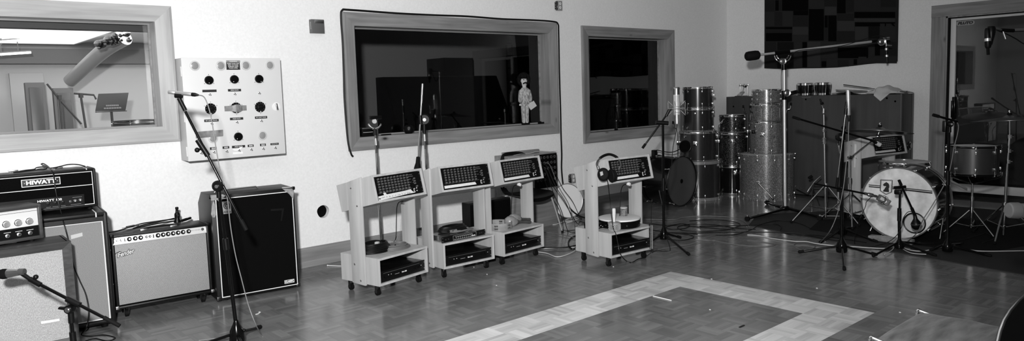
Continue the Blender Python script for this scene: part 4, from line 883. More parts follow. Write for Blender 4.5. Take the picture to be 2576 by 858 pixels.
# rack unit and cables on the second cart
r = thing('rack_unit', 'flat black rack unit with row of knobs on the second cart shelf', 'rack unit', cart_pt(c2_, 0, 0, SH), c2_[2]+.05)
MB().box((.03, .03, .006), (.46, .26, .05), .002).build('chassis', 'steel', r)
MB().box((.005, .022, .003), (.49, .03, .053), .001).build('front_panel', 'black_plastic', r)
for i in range(9): MB().lathe([(.006, 0), (.0055, .012), (0, .013)], (.155+i*.022, .022, .034), (0, -1, 0), 10, False).build('knob', 'aluminium', r)
outline(MB(), .125, .385, .008, .048, .022, .0012, .0008).build('panel_line', 'pale_ink', r)
mb = MB()
for i in range(10): mb.box((.14+i*.021, .0214, .014), (.150+i*.021, .0222, .018))
mb.build('panel_lettering', 'pale_ink', r)
mb = MB()
for i in range(8): mb.box((.330+i*.0056, .0212, .014), (.334+i*.0056, .0222, .020+.003*(i in (0, 2, 6))))
mb.build('lettering', 'white_ink', r)
for x in (.045, .075, .425, .445): MB().lathe([(.007, 0), (.007, .003), (.004, .005), (0, .005)], (x, .022, .028), (0, -1, 0), 12, False).build('jack_socket', 'dark_steel', r)
for x in (.012, .483):
    for z in (.014, .042): MB().lathe([(.0045, 0), (.0045, .002), (0, .003)], (x, .022, z), (0, -1, 0), 8, False).build('rack_screw', 'nickel', r)
for x in (.06, .44):
    for y in (.06, .23): MB().cyl((x, y, 0), (x, y, .007), .01).build('foot', 'black_rubber', r)
coil('cable_coil', 'thick black cable coiled on top of the rack unit', c2_, .24, .20, .150, 6, .0062, 'cable_black', SH+.056, 1.05, .5, 3)
coil('cable_coil', 'grey cable coiled in front of the thick black one on the rack unit', c2_, .28, .13, .12, 3, .0042, 'cable_grey', SH+.056, 1.05, .5, 5)
for i, (x, y) in enumerate(((.16, .13), (.20, .12))):
    p = cart_pt(c2_, x, y, SH+.058)
    r = thing('cable_plug', ('left' if not i else 'right')+' one of two pale plugs lying on the rack unit coils', 'plug', p, .3*i-.1)
    MB().lathe([(0, 0), (.010, .0), (.011, .03), (.008, .034), (.008, .06), (0, .062)], (0, 0, .012), (1, .1, .0), 12, False).build('body', 'aluminium', r); MB().cyl((-.02, 0, .012), (0, 0, .012), .006).build('boot', 'black_rubber', r)
# tambourine and maracas on the third cart
tc_ = cart_pt(c3, .13, .19, SH)
r = thing('tambourine', 'pale wooden tambourine on the third cart shelf', 'tambourine', tc_, .3)
R_ = .128
mb = MB(); n = 48; slots = [i for i in range(n)]
for i in range(n):
    if i % 8 in (2, 3):     # jingle gaps: rims above and below only
        zs = ((0, .012), (.026, .036), (.052, .064)) if True else ()
    else: zs = ((0, .064),)
    a0, a1_ = 2*PI*i/n, 2*PI*(i+1)/n
    for za, zb in zs:
        P = [(R_*math.cos(a)*k, R_*math.sin(a)*k, z) for z in (za, zb) for a, k in ((a0, .93), (a0, 1), (a1_, 1), (a1_, .93))]
        mb.hexa(P)
bmesh.ops.remove_doubles(mb.bm, verts=mb.bm.verts, dist=1e-5)
mb.build('rim', 'gourd', r)
for i in range(6):
    a = 2*PI*(8*i+3)/n
    for z in (.019, .044):
        MB().lathe([(0, -.003), (.019, -.0055), (.019, -.0045), (0, -.001), (.019, .0045), (.019, .0055), (0, .003)], (R_*.965*math.cos(a), R_*.965*math.sin(a), z), (0, 0, 1), 14, False).build('jingle', 'nickel', r)
def maraca(label, x, y, ang):
    p = cart_pt(c3, x, y, SH); r = thing('maraca', label, 'maraca', p, ang, 'maracas on the third cart')
    MB().lathe([(0, -.001), (.030, .010), (.048, .035), (.054, .062), (.049, .088), (.034, .115), (.020, .132), (0, .132)], (-.10, 0, .056), (1, 0, -.13), 28, False).build('head', 'gourd', r)
    hd = Vector((1, 0, -.13)).normalized(); s0 = Vector((-.10, 0, .056))+hd*.125
    MB().lathe([(0, 0), (.021, 0), (.023, .012), (.016, .020), (.013, .03), (.0125, .10), (.0155, .14), (.013, .155), (0, .158)], s0, hd, 18, False).build('handle', 'dark_ply', r)
    return r
m_ = maraca('front one of two maracas lying on the third cart shelf', .30, .15, -.28)
dup(m_, cart_pt(c3, .42, .22, SH), -.22, 'back one of two maracas lying on the third cart shelf')
# hand drum, shaker and cabasa on the fourth cart
dc = cart_pt(c4, .335, .215, SH)
r = thing('hand_drum', 'shallow hand drum with white skin lying on the cart with headphones', 'hand drum', dc)
MB().lathe([(.190, 0), (.193, .004), (.193, .075), (.190, .078), (.184, .078), (.184, 0)], (0, 0, 0), (0, 0, 1), 56, False).build('shell', 'black_enamel', r)
MB().lathe([(.193, .066), (.1945, .068), (.1945, .079), (.186, .082), (0, .0815)], (0, 0, 0), (0, 0, 1), 56, False).build('skin', 'drum_head_white', r)
for k in range(6): MB().cyl((.192*math.cos(k*1.05), .192*math.sin(k*1.05), .03), (.197*math.cos(k*1.05), .197*math.sin(k*1.05), .03), .004, n=8).build('tack', 'nickel', r)
p = dc+Vector((.075, .01, .0822))
r = thing('shaker', 'mottled cylinder shaker standing on the white hand drum', 'shaker', p)
MB().lathe([(0, 0), (.033, 0), (.0345, .004), (.0345, .074), (.033, .078), (0, .078)], (0, 0, 0), (0, 0, 1), 26, False).build('body', 'cork', r)
MB().lathe([(.033, .078), (.0355, .072), (.0355, .08), (.03, .084), (0, .084)], (0, 0, 0), (0, 0, 1), 26, False).build('lid', 'grey_tape', r)
p = cart_pt(c4, .145, .095, SH)
r = thing('cabasa', 'bead wrapped cabasa standing with its pale handle up', 'cabasa', p)
MB().lathe([(0, 0), (.056, 0), (.056, .006), (.050, .008), (.050, .056), (.058, .058), (.058, .072), (.04, .078), (0, .078)], (0, 0, 0), (0, 0, 1), 36, False).build('drum', 'grey_plastic', r)
MB().lathe([(.0515, .010), (.0515, .055)], n=36, cap=False).build('drum_sleeve', 'black_plastic', r)
mb = MB()
for row in range(6):
    for i in range(24):
        a = 2*PI*(i+.5*(row % 2))/24
        if math.sin(a) < .45: mb.box((-.0038, -.0038, -.0030), (.0038, .0038, .0030), 0, 1, Matrix.Translation((.0545*math.cos(a), .0545*math.sin(a), .0125+row*.0082)) @ Matrix.Rotation(a, 4, 'Z') @ Matrix.Rotation(.78, 4, 'X'))
tag(mb.build('bead_chains', 'silver_plate', r), kind='stuff')
MB().lathe([(.012, .076), (.012, .10), (.016, .15), (.0165, .19), (.013, .20), (0, .202)], (0, 0, 0), (0, 0, 1), 20, False).build('handle', 'masking_tape', r)
r = thing('small_electronic_box', 'small black box with lights behind the cabasa on the cart', 'electronic box', cart_pt(c4, .02, .24, SH), c4[2])
MB().box((0, 0, 0), (.15, .12, .05), .003).build('case', 'black_plastic', r)
for i in range(5): MB().box((.02+i*.024, -.002, .012+.012*(i % 2)), (.032+i*.024, .001, .018+.012*(i % 2))).build('marking', 'pale_ink', r)
# headphones hanging on the upper box of the fourth cart
fmx = Matrix.Translation((c4[0], c4[1], 0)) @ Matrix.Rotation(c4[2], 4, 'Z')
def hp(u, v, off=.03):      # a point a little in front of the tilted face of the fourth cart's upper box
    Mi = (fmx @ UM).inverted(); o_ = Mi @ CAM; d_ = Mi.to_3x3() @ ray(u, v); return (fmx @ UM) @ (o_+d_*((-off-o_.y)/d_.y))
o0 = hp(1525, 455, .03)
r = thing('headphones', 'black headphones hung over the left corner of the cart standing apart', 'headphones', o0)
band = spline([hp(1504, 424, .03), hp(1501, 412, .025), hp(1506, 402, .0), hp(1518, 393, -.02), hp(1533, 389, -.03), hp(1548, 394, -.02), hp(1558, 404, .0), hp(1562, 416, .02), hp(1560, 424, .03)], 6)
MB(r).tube(band, .0075, 8).build('headband', 'dark_grey_plastic', r)
MB(r).tube([p+Vector((0, 0, .002)) for p in band[14:34]], .012, 10).build('headband_pad', 'black_rubber', r)
nf = (fmx @ UM).to_3x3() @ Vector((0, -1, 0)); xr_ = (fmx @ UM).to_3x3() @ Vector((1, 0, 0))
for (u, v), ax, sy, nm in (((1518, 439), nf*.75-xr_*.66, 1.15, 'ear_cup'), ((1542, 442), nf*.25+xr_*.97, 1.15, 'ear_cup')):
    c_ = hp(u, v, .028 if u < 1530 else .035)
    e_ = MB(r).lathe([(0, .022), (.036, .022), (.046, .014), (.049, .0), (.049, -.010)], c_, ax, 26, False, 1, sy).build(nm, 'black_rubber', r)
    MB(r).lathe([(.036, -.008), (.049, -.010), (.052, -.018), (.048, -.026), (.030, -.028), (0, -.02)], c_, ax, 26, False, 1, sy).build('ear_pad', 'black_rubber', e_)
MB(r).prism([hp(1509, 433, .055), hp(1515, 431, .055), hp(1517, 440, .06), hp(1511, 443, .06)], nf*.004).build('sticker', 'pale_ink', r)
MB(r).cyl(hp(1504, 418, .03), hp(1506, 426, .035), .011).build('yoke', 'steel', r); MB(r).cyl(hp(1560, 419, .03), hp(1557, 428, .035), .010).build('yoke', 'steel', r)
fr = cart_pt(c4, .14, -.03, 0)
P = [hp(1527, 452, .05), hp(1530, 466, .06), S(cart_pt(c4, .12, -.06, 0), 1534, 500), S(cart_pt(c4, .12, -.06, 0), 1538, 540), S(cart_pt(c4, .12, -.06, 0), 1543, 575), S(cart_pt(c4, .12, -.06, 0), 1549, 588), S(cart_pt(c4, .12, -.05, 0), 1555, 615), S(cart_pt(c4, .13, -.05, 0), 1560, 638), G(1575, 656, .006), G(1590, 660, .006), G(1605, 652, .006), G(1625, 648, .006)]
cable('headphone_cable', 'straight black cable running from the headphones down to the floor', P, .0042, 'cable_black')
# coiled cord down the right side
b = cart_pt(c4, CWD-.005, -.03, 0); A_ = S(b, 1636, 563); B_ = S(b, 1637, 626); N = 260; P = []
for i in range(N):
    f_ = i/(N-1); q = A_.lerp(B_, f_); a = f_*2*PI*20; P.append(q+Vector((math.cos(a), math.sin(a), 0))*.013)
P = [S(b, 1640, 500), S(b, 1638, 540)]+P+[G(1637, 637, .005), G(1625, 645, .005), G(1612, 648, .005)]
o = MB().tube(P, .0028, 6).build('coiled_cord', 'cable_black'); origin_to(o, P[-1]); tag(o, 'springy coiled black cord hanging down the right side of the cart standing apart', 'cord')
# white cables hanging under the upper boxes
for c, x, lb in ((c1, .40, 'black lead hanging under the mixer of the leftmost cart'), (c3, .33, 'black lead with pale plug hanging under the mixer of the third cart'), (c4, .34, 'black lead with pale plug hanging under the mixer of the cart standing apart')):
    P = [cart_pt(c, x-.03, .08, UZC-.045), cart_pt(c, x, .16, UZC-.062), cart_pt(c, x+.03, .22, UZC-.12), cart_pt(c, x+.035, .24, UZC-.25), cart_pt(c, x+.03, .25, UZC-.38), cart_pt(c, x+.035, .30, SH+.012)]
    cable('mixer_lead', lb, P, .004, 'cable_black', 8)
for c, x, lb in ((c3, .285, 'small white plug tucked under the mixer box of the third cart'), (c4, .30, 'small white plug tucked under the mixer box of the cart standing apart')):
    loose('cable_plug', MB().box((-.016, -.014, -.014), (.016, .014, .014), .004, 2, Matrix.Translation(cart_pt(c, x, .055, UZC-.038)) @ Matrix.Rotation(.5, 4, 'Y')), 'white_plastic', lb, 'plug')
# ------------------------------------------------------------------ things behind the carts
# dark wooden floor cabinet with patch panel
cb_l, cb_t = Y(1283, 384, 5.93), Y(1403, 385, 5.93)
fx0, fx1, fz = Y(1283, 386, 6.09).x, Y(1401, 386, 6.09).x, Y(1345, 388, 6.09).z
r = thing('patch_cabinet', 'dark wooden floor cabinet with a black patch panel against the wall under the wide window', 'cabinet', (fx0, 6.09, 0))
w = fx1-fx0; h = fz
MB().box((0, .012, 0), (w, .275, h), .003).build('body', 'dark_pine', r)
px_ = Y(1345, 400, 6.09).x-fx0; pzb = Y(1390, 470, 6.09).z
pp = MB().box((px_, -.004, pzb), (w-.008, .013, h-.012), .002).build('patch_panel', 'black_enamel', r)
for i in range(6):
    for j in range(5):
        x = px_+.035+i*(w-px_-.08)/5; z = h-.05-j*.065
        if (i in (3, 4) and j > 2): continue
        q = MB().lathe([(.016, 0), (.016, .004), (.011, .005), (.011, .001)], (x, -.004, z), (0, -1, 0), 14, False).build('socket', 'knob_grey', r)
PC = (fx0, px_, w, h)
loose('plank', MB().box((fx0+.02, 6.22, h+.0005), (fx1-.16, 6.26, h+.040), .002), 'pine', 'narrow pale plank lying along the back of the patch cabinet', 'plank')
cable('thin_wire', 'thin white wire lying across the top of the patch cabinet', [(fx0+.10, 6.150, h+.005), (fx0+.2, 6.145, h+.012), (fx0+.32, 6.150, h+.005), (fx0+.45, 6.145, h+.02), (fx0+.6, 6.150, h+.005), (fx0+.8, 6.155, h+.004)], .0022, 'cable_pale')
jack = lambda i, j: Vector((fx0+px_+.035+i*(w-px_-.08)/5, 6.075, h-.05-j*.065))
ends = [(1418, 478), (1432, 490), (1443, 512), (1452, 522), (1462, 530), (1468, 540), (1474, 548)]
for n_, ((i, j), (u, v), mt, lb) in enumerate((((0, 1), (1470, 560), 'cable_black', 'topmost black cable fanning out of the patch panel'), ((1, 1), (1462, 575), 'cable_black', 'black cable from the second socket of the patch panel sweeping to the floor'), ((2, 1), (1458, 590), 'cable_grey', 'pale grey cable sweeping from the patch panel to the floor'), ((1, 2), (1440, 585), 'cable_black', 'low black cable hanging out of the middle of the patch panel'), ((3, 2), (1474, 548), 'cable_black', 'black cable from the right of the patch panel draping past the round disc'), ((0, 3), (1424, 580), 'cable_black', 'lowest black cable hanging out of the patch panel'))):
    a_ = jack(i, j); e_ = G(u, v, .006); mid = a_.lerp(e_, .45)+Vector((-.02+.03*(n_ % 3), -.1, -.12)); q1 = a_+Vector((.01, -.07, -.02))
    cable('patch_cable', lb, [a_, q1, a_.lerp(mid, .5)+Vector((0, -.03, -.03)), mid, mid.lerp(e_, .6)+Vector((0, 0, -.10)), e_+Vector((-.05, .02, .02)), e_, e_+Vector((.12, -.05, 0)), e_+Vector((.3, -.02, 0))], .0036, mt, 7, 'cables of the patch panel')
# black shell chair with chrome legs behind the third cart
p_ = Y(1409, 583, 5.42); b = Vector(G(1409, 583)); 
sx0, sx1 = S(b, 1262, 470), S(b, 1397, 485)
cx_, cy_ = (b.x-.30), b.y+.20
r = thing('chair', 'black moulded chair with thin chrome legs behind the third cart', 'chair', (cx_, cy_, 0), .0)
seat_z = S(b, 1395, 480).z
mb = MB(); nx, ny = 10, 10; gr = []
for i in range(nx+1):
    row = []
    for j in range(ny+1):
        x = -.23+.46*i/nx; y = -.22+.44*j/ny; q = (abs(x)/.23)**2.5; z = seat_z-.012+.022*q-(.03*max(0, (-y-.12)/.1)**2)+.05*max(0, (y-.13)/.09)**2
        row.append((mb.v((x*(1-.1*(abs(y)/.22)**4), y, z)), mb.v((x*(1-.1*(abs(y)/.22)**4)*.97, y*.97, z-.022-.022*(1-(x/.23)**2)))))
    gr.append(row)
for i in range(nx):
    for j in range(ny):
        mb.face((gr[i][j][0], gr[i+1][j][0], gr[i+1][j+1][0], gr[i][j+1][0])); mb.face((gr[i][j][1], gr[i][j+1][1], gr[i+1][j+1][1], gr[i+1][j][1]))
for i in range(nx):
    for j in (0, ny): mb.face((gr[i][j][0], gr[i+1][j][0], gr[i+1][j][1], gr[i][j][1]))
for j in range(ny):
    for i in (0, nx): mb.face((gr[i][j][0], gr[i][j+1][0], gr[i][j+1][1], gr[i][j][1]))
mb.build('seat', 'black_plastic', r)
mb = MB(); gr = []
for i in range(nx+1):
    row = []
    for j in range(9):
        x = -.215+.43*i/nx; z = seat_z+.10+.34*j/8; y = .21+.05*j/8-.05*(abs(x)/.215)**2
        k = 1-.18*((j/8)**6); row.append((mb.v((x*k, y, z-.03*(abs(x)/.215)**4*(j/8))), mb.v((x*k, y+.012, z-.03*(abs(x)/.215)**4*(j/8)))))
    gr.append(row)
for i in range(nx):
    for j in range(8):
        mb.face((gr[i][j][0], gr[i+1][j][0], gr[i+1][j+1][0], gr[i][j+1][0])); mb.face((gr[i][j][1], gr[i][j+1][1], gr[i+1][j+1][1], gr[i+1][j][1]))
for i in range(nx):
    for j in (0, 8): mb.face((gr[i][j][0], gr[i+1][j][0], gr[i+1][j][1], gr[i][j][1]))
for j in range(8):
    for i in (0, nx): mb.face((gr[i][j][0], gr[i][j+1][0], gr[i][j+1][1], gr[i][j][1]))
mb.build('backrest', 'black_plastic', r)
for sx in (-1, 1):
    MB().tube(spline([(sx*.12, -.12, seat_z-.02), (sx*.17, -.17, seat_z-.035), (sx*.20, -.19, seat_z-.09), (sx*.275, -.26, .012)], 6), .010, 8).build('leg', 'satin_chrome', r)
    MB().tube(spline([(sx*.12, .10, seat_z-.02), (sx*.17, .15, seat_z-.035), (sx*.20, .18, seat_z-.09), (sx*.265, .25, .012)], 6), .010, 8).build('leg', 'satin_chrome', r)
    MB().tube(spline([(sx*.13, .13, seat_z-.02), (sx*.15, .20, seat_z+.0), (sx*.15, .228, seat_z+.06), (sx*.15, .24, seat_z+.2)], 6), .009, 8).build('back_support', 'black_enamel', r)
    for y in (-.26, .25): MB().cyl((sx*(.275 if y < 0 else .265), y, 0), (sx*(.275 if y < 0 else .265), y, .025), .013).build('foot', 'black_rubber', r)
MB().tube([(-.12, -.12, seat_z-.022), (.12, -.12, seat_z-.022)], .009, 8).tube([(-.12, .10, seat_z-.022), (.12, .10, seat_z-.022)], .009, 8).build('seat_frame', 'chrome', r)
# black monitor speaker behind the second and third carts
a_ = Y(1180, 510, 5.85); b_ = Y(1284, 498, 5.85)
r = thing('floor_monitor', 'black loudspeaker box on the floor behind the second and third carts', 'speaker', (a_.x, 5.85, 0))
w, h = b_.x-a_.x, (a_.z+b_.z)/2
MB().box((0, 0, .01), (w, .13, h), .008).build('case', 'black_vinyl', r)
MB().box((.012, -.006, .03), (w-.012, .004, h-.02), .004).build('grille', 'black_cloth', r)
for x in (.05, w-.05): MB().cyl((x, .05, 0), (x, .05, .012), .018).build('foot', 'black_rubber', r); MB().cyl((x, .10, 0), (x, .10, .012), .018).build('foot', 'black_rubber', r)
# round pale disc leaning on the wall
c_ = Y(1434, 512, 6.26); e_ = Y(1434, 468, 6.26); R_ = abs(e_.z-c_.z)*1.0; b_z = R_*.985
r = thing('drumskin', 'round pale drum skin leaning on the wall beside the chrome legged chair', 'drum head', (c_.x, 6.21, 0))
ax = Vector((-.25, -1, .17)).normalized(); cc = Vector((0, .085, R_*.98+.004))
MB().lathe([(0, .001), (R_-.012, .001), (R_-.012, -.002), (0, -.002)], cc, ax, 44, False).build('skin', 'drum_head_white', r)
MB().torus(cc, ax, R_-.006, .006, 48, 8).build('hoop', 'aluminium', r)
mb = MB(); a2, u2, w2 = mb.frame(ax); q0 = cc+ax*.0012
mb.prism([q0+u2*(.10*math.cos(t_)*(.7+.3*math.sin(3*t_+1)))*.6+w2*.11*math.sin(t_)*(.8+.25*math.cos(5*t_)) for t_ in [2*PI*i/22 for i in range(22)]], ax*.0006).build('bare_patch', 'white_paint', r)
cable('twisted_wire', 'pale twisted wire lying on the floor behind the third cart', [G(1382, 566, .006), G(1400, 564, .006), G(1415, 558, .012), G(1425, 552, .006), G(1440, 549, .006), G(1450, 552, .010), G(1436, 556, .006), G(1420, 558, .006), G(1432, 550, .014), G(1446, 546, .006), G(1455, 551, .006), G(1442, 556, .012), G(1425, 561, .006)], .005, 'cable_pale')
loose('white_tie', MB().cyl(G(824, 668, .006), G(858, 669.5, .006), .004).ball(G(824, 668, .007), .007), 'white_plastic', 'white cable tie on the floor left of the leftmost cart', 'cable tie')
# ------------------------------------------------------------------ drums
def make_drum(name, label, base_pt, axis, R, H, mshell, nl=8, top='drum_head_white', bottom='drum_head_clear', hoop='chrome', hoop_w=.012, wood_hoop=False, group=None, a0=0, badge=True, long_lugs=False, cat='drum', ends=(True, True)):
    """local z runs from the lower head to the upper head, origin at the centre of the lower head"""
    r = thing(name, label, cat, base_pt, quat_to(axis), group)
    n = 56
    MB().lathe([(R-.006, .012), (R, .012), (R, H-.012), (R-.006, H-.012)], n=n, cap=False).lathe([(R-.006, .012), (R-.006, H-.012)], n=n, cap=False).build('shell', mshell, r)
    for z0, s_, hm, nm in ((H, 1, top, 'batter_head'), (0, -1, bottom, 'resonant_head')):
        MB().lathe([(R+.001, z0-s_*.016), (R+.003, z0-s_*.010), (R+.002, z0-s_*.002), (R-.012, z0), (0, z0)], n=n, cap=False).build(nm, hm, r)
        if wood_hoop: prof = [(R+.003, z0-s_*.026), (R+.003, z0+s_*.014), (R+.013, z0+s_*.014), (R+.013, z0-s_*.026), (R+.003, z0-s_*.026)]
        else: prof = [(R+.004, z0-s_*hoop_w), (R+.004, z0+s_*.006), (R+.001, z0+s_*.010), (R+.006, z0+s_*.011), (R+.008, z0+s_*.004), (R+.0085, z0-s_*(hoop_w*.4)), (R+.013, z0-s_*hoop_w*.8), (R+.013, z0-s_*hoop_w*1.15), (R+.004, z0-s_*hoop_w)]
        MB().lathe(prof, n=n, cap=False).build('hoop', hoop, r)
    lg = {}
    for i in range(nl):
        a = a0+2*PI*i/nl
        for which, z0, s_ in (('t', H, 1), ('b', 0, -1)):
            if which not in lg:
                mb = MB(); zl = z0-s_*(.055 if not long_lugs else H/2-.005)
                if long_lugs and which == 'b': continue
                if long_lugs: mb.cyl((R+.010, 0, H*.22), (R+.010, 0, H*.78), .007, n=8)
                else: mb.box((R-.002, -.008, zl-.017), (R+.018, .008, zl+.017), .005)
                mb.cyl((R+.011, 0, zl), (R+.011, 0, z0+s_*.005), .0032, n=8)
                if long_lugs: mb.cyl((R+.011, 0, .01), (R+.011, 0, H-.005), .0032, n=8)
                mb.box((R+.004, -.009, z0-s_*hoop_w*.9-.006), (R+.020, .009, z0-s_*hoop_w*.9+.004), .002)
                if wood_hoop: mb.box((R+.006, -.006, z0+s_*.002), (R+.022, .006, z0+s_*.018), .003).cyl((R+.016, 0, z0+s_*.010), (R+.030, 0, z0+s_*.016), .005, n=8)
                else: mb.cyl((R+.011, 0, z0), (R+.011, 0, z0+s_*.012), .0045, n=8)
                lg[which] = mb.build('lug', 'chrome', r); o = lg[which]
            else: o = share(lg[which], r, (0, 0, 0))
            o.rotation_euler = (0, 0, a)
    return r
def bracket(r, R, a, z, tube_=True, mat='chrome'):      # tom bracket on a drum shell
    c, s = math.cos(a), math.sin(a); M_ = Matrix.Rotation(a, 4, 'Z')
    o = MB().box((R-.002, -.028, z-.034), (R+.007, .028, z+.034), .006, 2, M_).box((R+.005, -.014, z-.02), (R+.035, .014, z+.02), .006, 2, M_).build('bracket', mat, r)
    MB().cyl((c*(R+.02)-s*.012, s*(R+.02)+c*.012, z), (c*(R+.02)-s*.035, s*(R+.02)+c*.035, z), .006, n=8).box((R+.012, .034, z-.012), (R+.028, .040, z+.012), .002, 1, M_).build('wing_screw', mat, o)
    return o
def badge_(r, R, a, z, rr=.016):
    c, s = math.cos(a), math.sin(a); o = MB().lathe([(rr, 0), (rr, .003), (rr*.5, .004), (rr*.45, .002), (0, .002)], (c*R, s*R, z), (c, s, 0), 18, False).build('badge', 'nickel', r); return o
UPZ = (0, 0, 1)
def ang_to_cam(p, off=0): return math.atan2(CAM.y-p[1], CAM.x-p[0])+off
def stack(u, vb, items, y=None):
    """items from the floor up: (name, label, width_px, v_top, shell, kwargs)"""
    b = G(u, vb); b = b+Vector((b.x, b.y, 0)).normalized()*.0
    rr = items[0][2]/2/(FPX/proj(b)[2]); dirn = Vector((b.x, b.y, 0)).normalized(); c = b+dirn*rr*.92; z = 0.0; out = []
    for nm, lb, wpx, vt, sh, kw in items:
        wdep = proj((c.x, c.y, z))[2]; R = wpx/2/FPX*wdep-.010; zt = S((c.x, c.y, 0), u, vt).z
        foot_ = kw.pop('gap', .0)
        H = zt-z-.010; kw.setdefault('a0', ang_to_cam(c, .3))
        r = make_drum(nm, lb, (c.x, c.y, z+.012), UPZ, R, H-.004, sh, **kw); z += H+.010; out.append((r, R, H)); r['group'] = kw.get('group', r.get('group'))
    return c, out
# left stack
c, st = stack(1757, 505, [
    ('bass_drum', 'brown lacquered bass drum standing on end under the left stack of drums', 110, 404, 'smoke_lacquer', dict(nl=8, top='drum_head_white', hoop='maple_hoop', wood_hoop=True)),
    ('floor_tom', 'large lacquered tom directly on the upended bass drum of the left stack', 94, 331, 'smoke_lacquer', dict(nl=6)),
    ('tom_drum', 'second drum from the top of the left stack', 76, 273, 'smoke_lacquer', dict(nl=6)),
    ('tom_drum', 'topmost drum of the left stack, beside the big silver microphone', 74, 220, 'smoke_lacquer', dict(nl=6))])
dc_left = c
for r in [s_[0] for s_ in st]: r['group'] = 'drums of the left stack'
ac = ang_to_cam(c)
bracket(st[1][0], st[1][1], ac-.15, st[1][2]*.62); badge_(st[2][0], st[2][1], ac-.2, st[2][2]*.8, .011); bracket(st[3][0], st[3][1], ac+1.45, st[3][2]*.6)
def tom_leg(r, R, a, z0, z1, mat='chrome'):
    c_, s_ = math.cos(a), math.sin(a); k = R+.03
    o = MB().tube(spline([(c_*k, s_*k, z0), (c_*k, s_*k, z1-.12), (c_*(k+.05), s_*(k+.05), z1-.05), (c_*(k+.06), s_*(k+.06), z1)], 5), .0055, 8).build('leg', mat, r)
    MB().cyl((c_*(k+.06), s_*(k+.06), z1-.005), (c_*(k+.06), s_*(k+.06), z1+.035), .012).build('foot', 'black_rubber', o)
    MB().box((R-.002, -.02, -.025), (R+.045, .02, .025), .006, 2, Matrix.Translation((0, 0, (z0*.45+z1*.55)-.05)) @ Matrix.Rotation(a, 4, 'Z')).build('leg_bracket', mat, o)
tom_leg(st[1][0], st[1][1], ac-1.45, .03, st[1][2]+.12); tom_leg(st[1][0], st[1][1], ac+1.75, .12, st[1][2]+.18); tom_leg(st[1][0], st[1][1], ac+1.35, .0, st[1][2]+.17)
# middle stack
c, st = stack(1842, 491, [
    ('floor_tom', 'black drum at the foot of the middle stack between the two taller stacks', 72, 416, 'black_lacquer', dict(nl=6, hoop='steel')),
    ('tom_drum', 'black sparkle drum in the middle of the middle stack', 74, 334, 'black_sparkle', dict(nl=6)),
    ('tom_drum', 'small black drum on top of the middle stack', 62, 290, 'black_sparkle', dict(nl=6))])
for r in [s_[0] for s_ in st]: r['group'] = 'drums of the middle stack'
ac = ang_to_cam(c)
bracket(st[0][0], st[0][1], ac+.25, st[0][2]*.78); bracket(st[1][0], st[1][1], ac+.03, st[1][2]*.75)
# right stack
c, st = stack(1928, 505, [
    ('bass_drum', 'large silver sparkle bass drum standing on end under the right stack of drums', 132, 388, 'silver_sparkle', dict(nl=10, top='drum_head_white', hoop='silver_sparkle', wood_hoop=True)),
    ('floor_tom', 'silver sparkle tom resting on the upended bass drum of the right stack', 84, 306, 'silver_sparkle', dict(nl=6)),
    ('snare_drum', 'silver sparkle snare drum with long lugs in the right stack', 76, 262, 'silver_sparkle', dict(nl=10, long_lugs=True)),
    ('tom_drum', 'topmost silver sparkle drum of the right stack', 72, 226, 'silver_sparkle', dict(nl=6))])
for r in [s_[0] for s_ in st]: r['group'] = 'drums of the right stack'
ac = ang_to_cam(c)
for i in (1, 2, 3): badge_(st[i][0], st[i][1], ac+.45, st[i][2]*.55, .014)
bracket(st[1][0], st[1][1], ac-.25, st[1][2]*.62)
r, R, H = st[0]; a = ac-.28; c_, s_ = math.cos(a), math.sin(a)
sp_ = MB().lathe([(.034, 0), (.034, .012), (.026, .026), (.012, .03), (0, .03)], (c_*R, s_*R, H*.40), (c_, s_, 0), 20, False).build('spur_mount', 'chrome', r)
MB().cyl((c_*(R+.03), s_*(R+.03), H*.40), (math.cos(ac+.2)*(R+.06), math.sin(ac+.2)*(R+.06), H*.05), .008).ball((math.cos(ac+.2)*(R+.06), math.sin(ac+.2)*(R+.06), H*.045), .018).build('spur', 'dark_steel', sp_)
tom_leg(st[1][0], st[1][1], ac-1.4, .02, st[1][2]+.20, 'dark_steel'); tom_leg(st[1][0], st[1][1], ac-.75, .02, st[1][2]+.20, 'dark_steel'); tom_leg(st[1][0], st[1][1], ac+1.5, .02, st[1][2]+.22)
dc_right, Rr = c, R
cable('thin_lead', 'thin dark lead hanging down the front of the large silver sparkle drum', [S((c.x-.3, c.y-.15, 0), u, v) for u, v in ((1951, 390), (1949, 410), (1946, 440), (1942, 470), (1937, 492))]+[G(1936, 508, .004)], .003, 'cable_black')
# dark bass drum against the long wall, its front head into the room
e = Vector((8.13, 5.86, 0)); Rk = .32
r = make_drum('bass_drum', 'black bass drum lying on its side behind the cart with the headphones', (7.95, 6.13, Rk+.02), (0, -1, 0), Rk, .41, 'black_lacquer', 8, 'drum_head_clear', 'drum_head_clear', 'black_lacquer', wood_hoop=True, a0=.2)
MB().lathe([(.030, .0), (.028, .0012), (0, .0014)], (0, 0, .411), n=24, cap=False, sx=1, sy=1).build('centre_patch', 'black_cloth', r)
for sx in (-1, 1): MB(r).cyl((7.95+sx*.30, 5.86, Rk-.08), (7.95+sx*.37, 5.74, .012), .008).ball((7.95+sx*.37, 5.74, .014), .014).build('spur', 'dark_steel', r)
kd = r
for z0 in (-.0145, .4245): MB().torus((0, 0, z0), (0, 0, 1), Rk+.010, .0035, 56, 6).build('hoop_inlay', 'dark_steel', r)
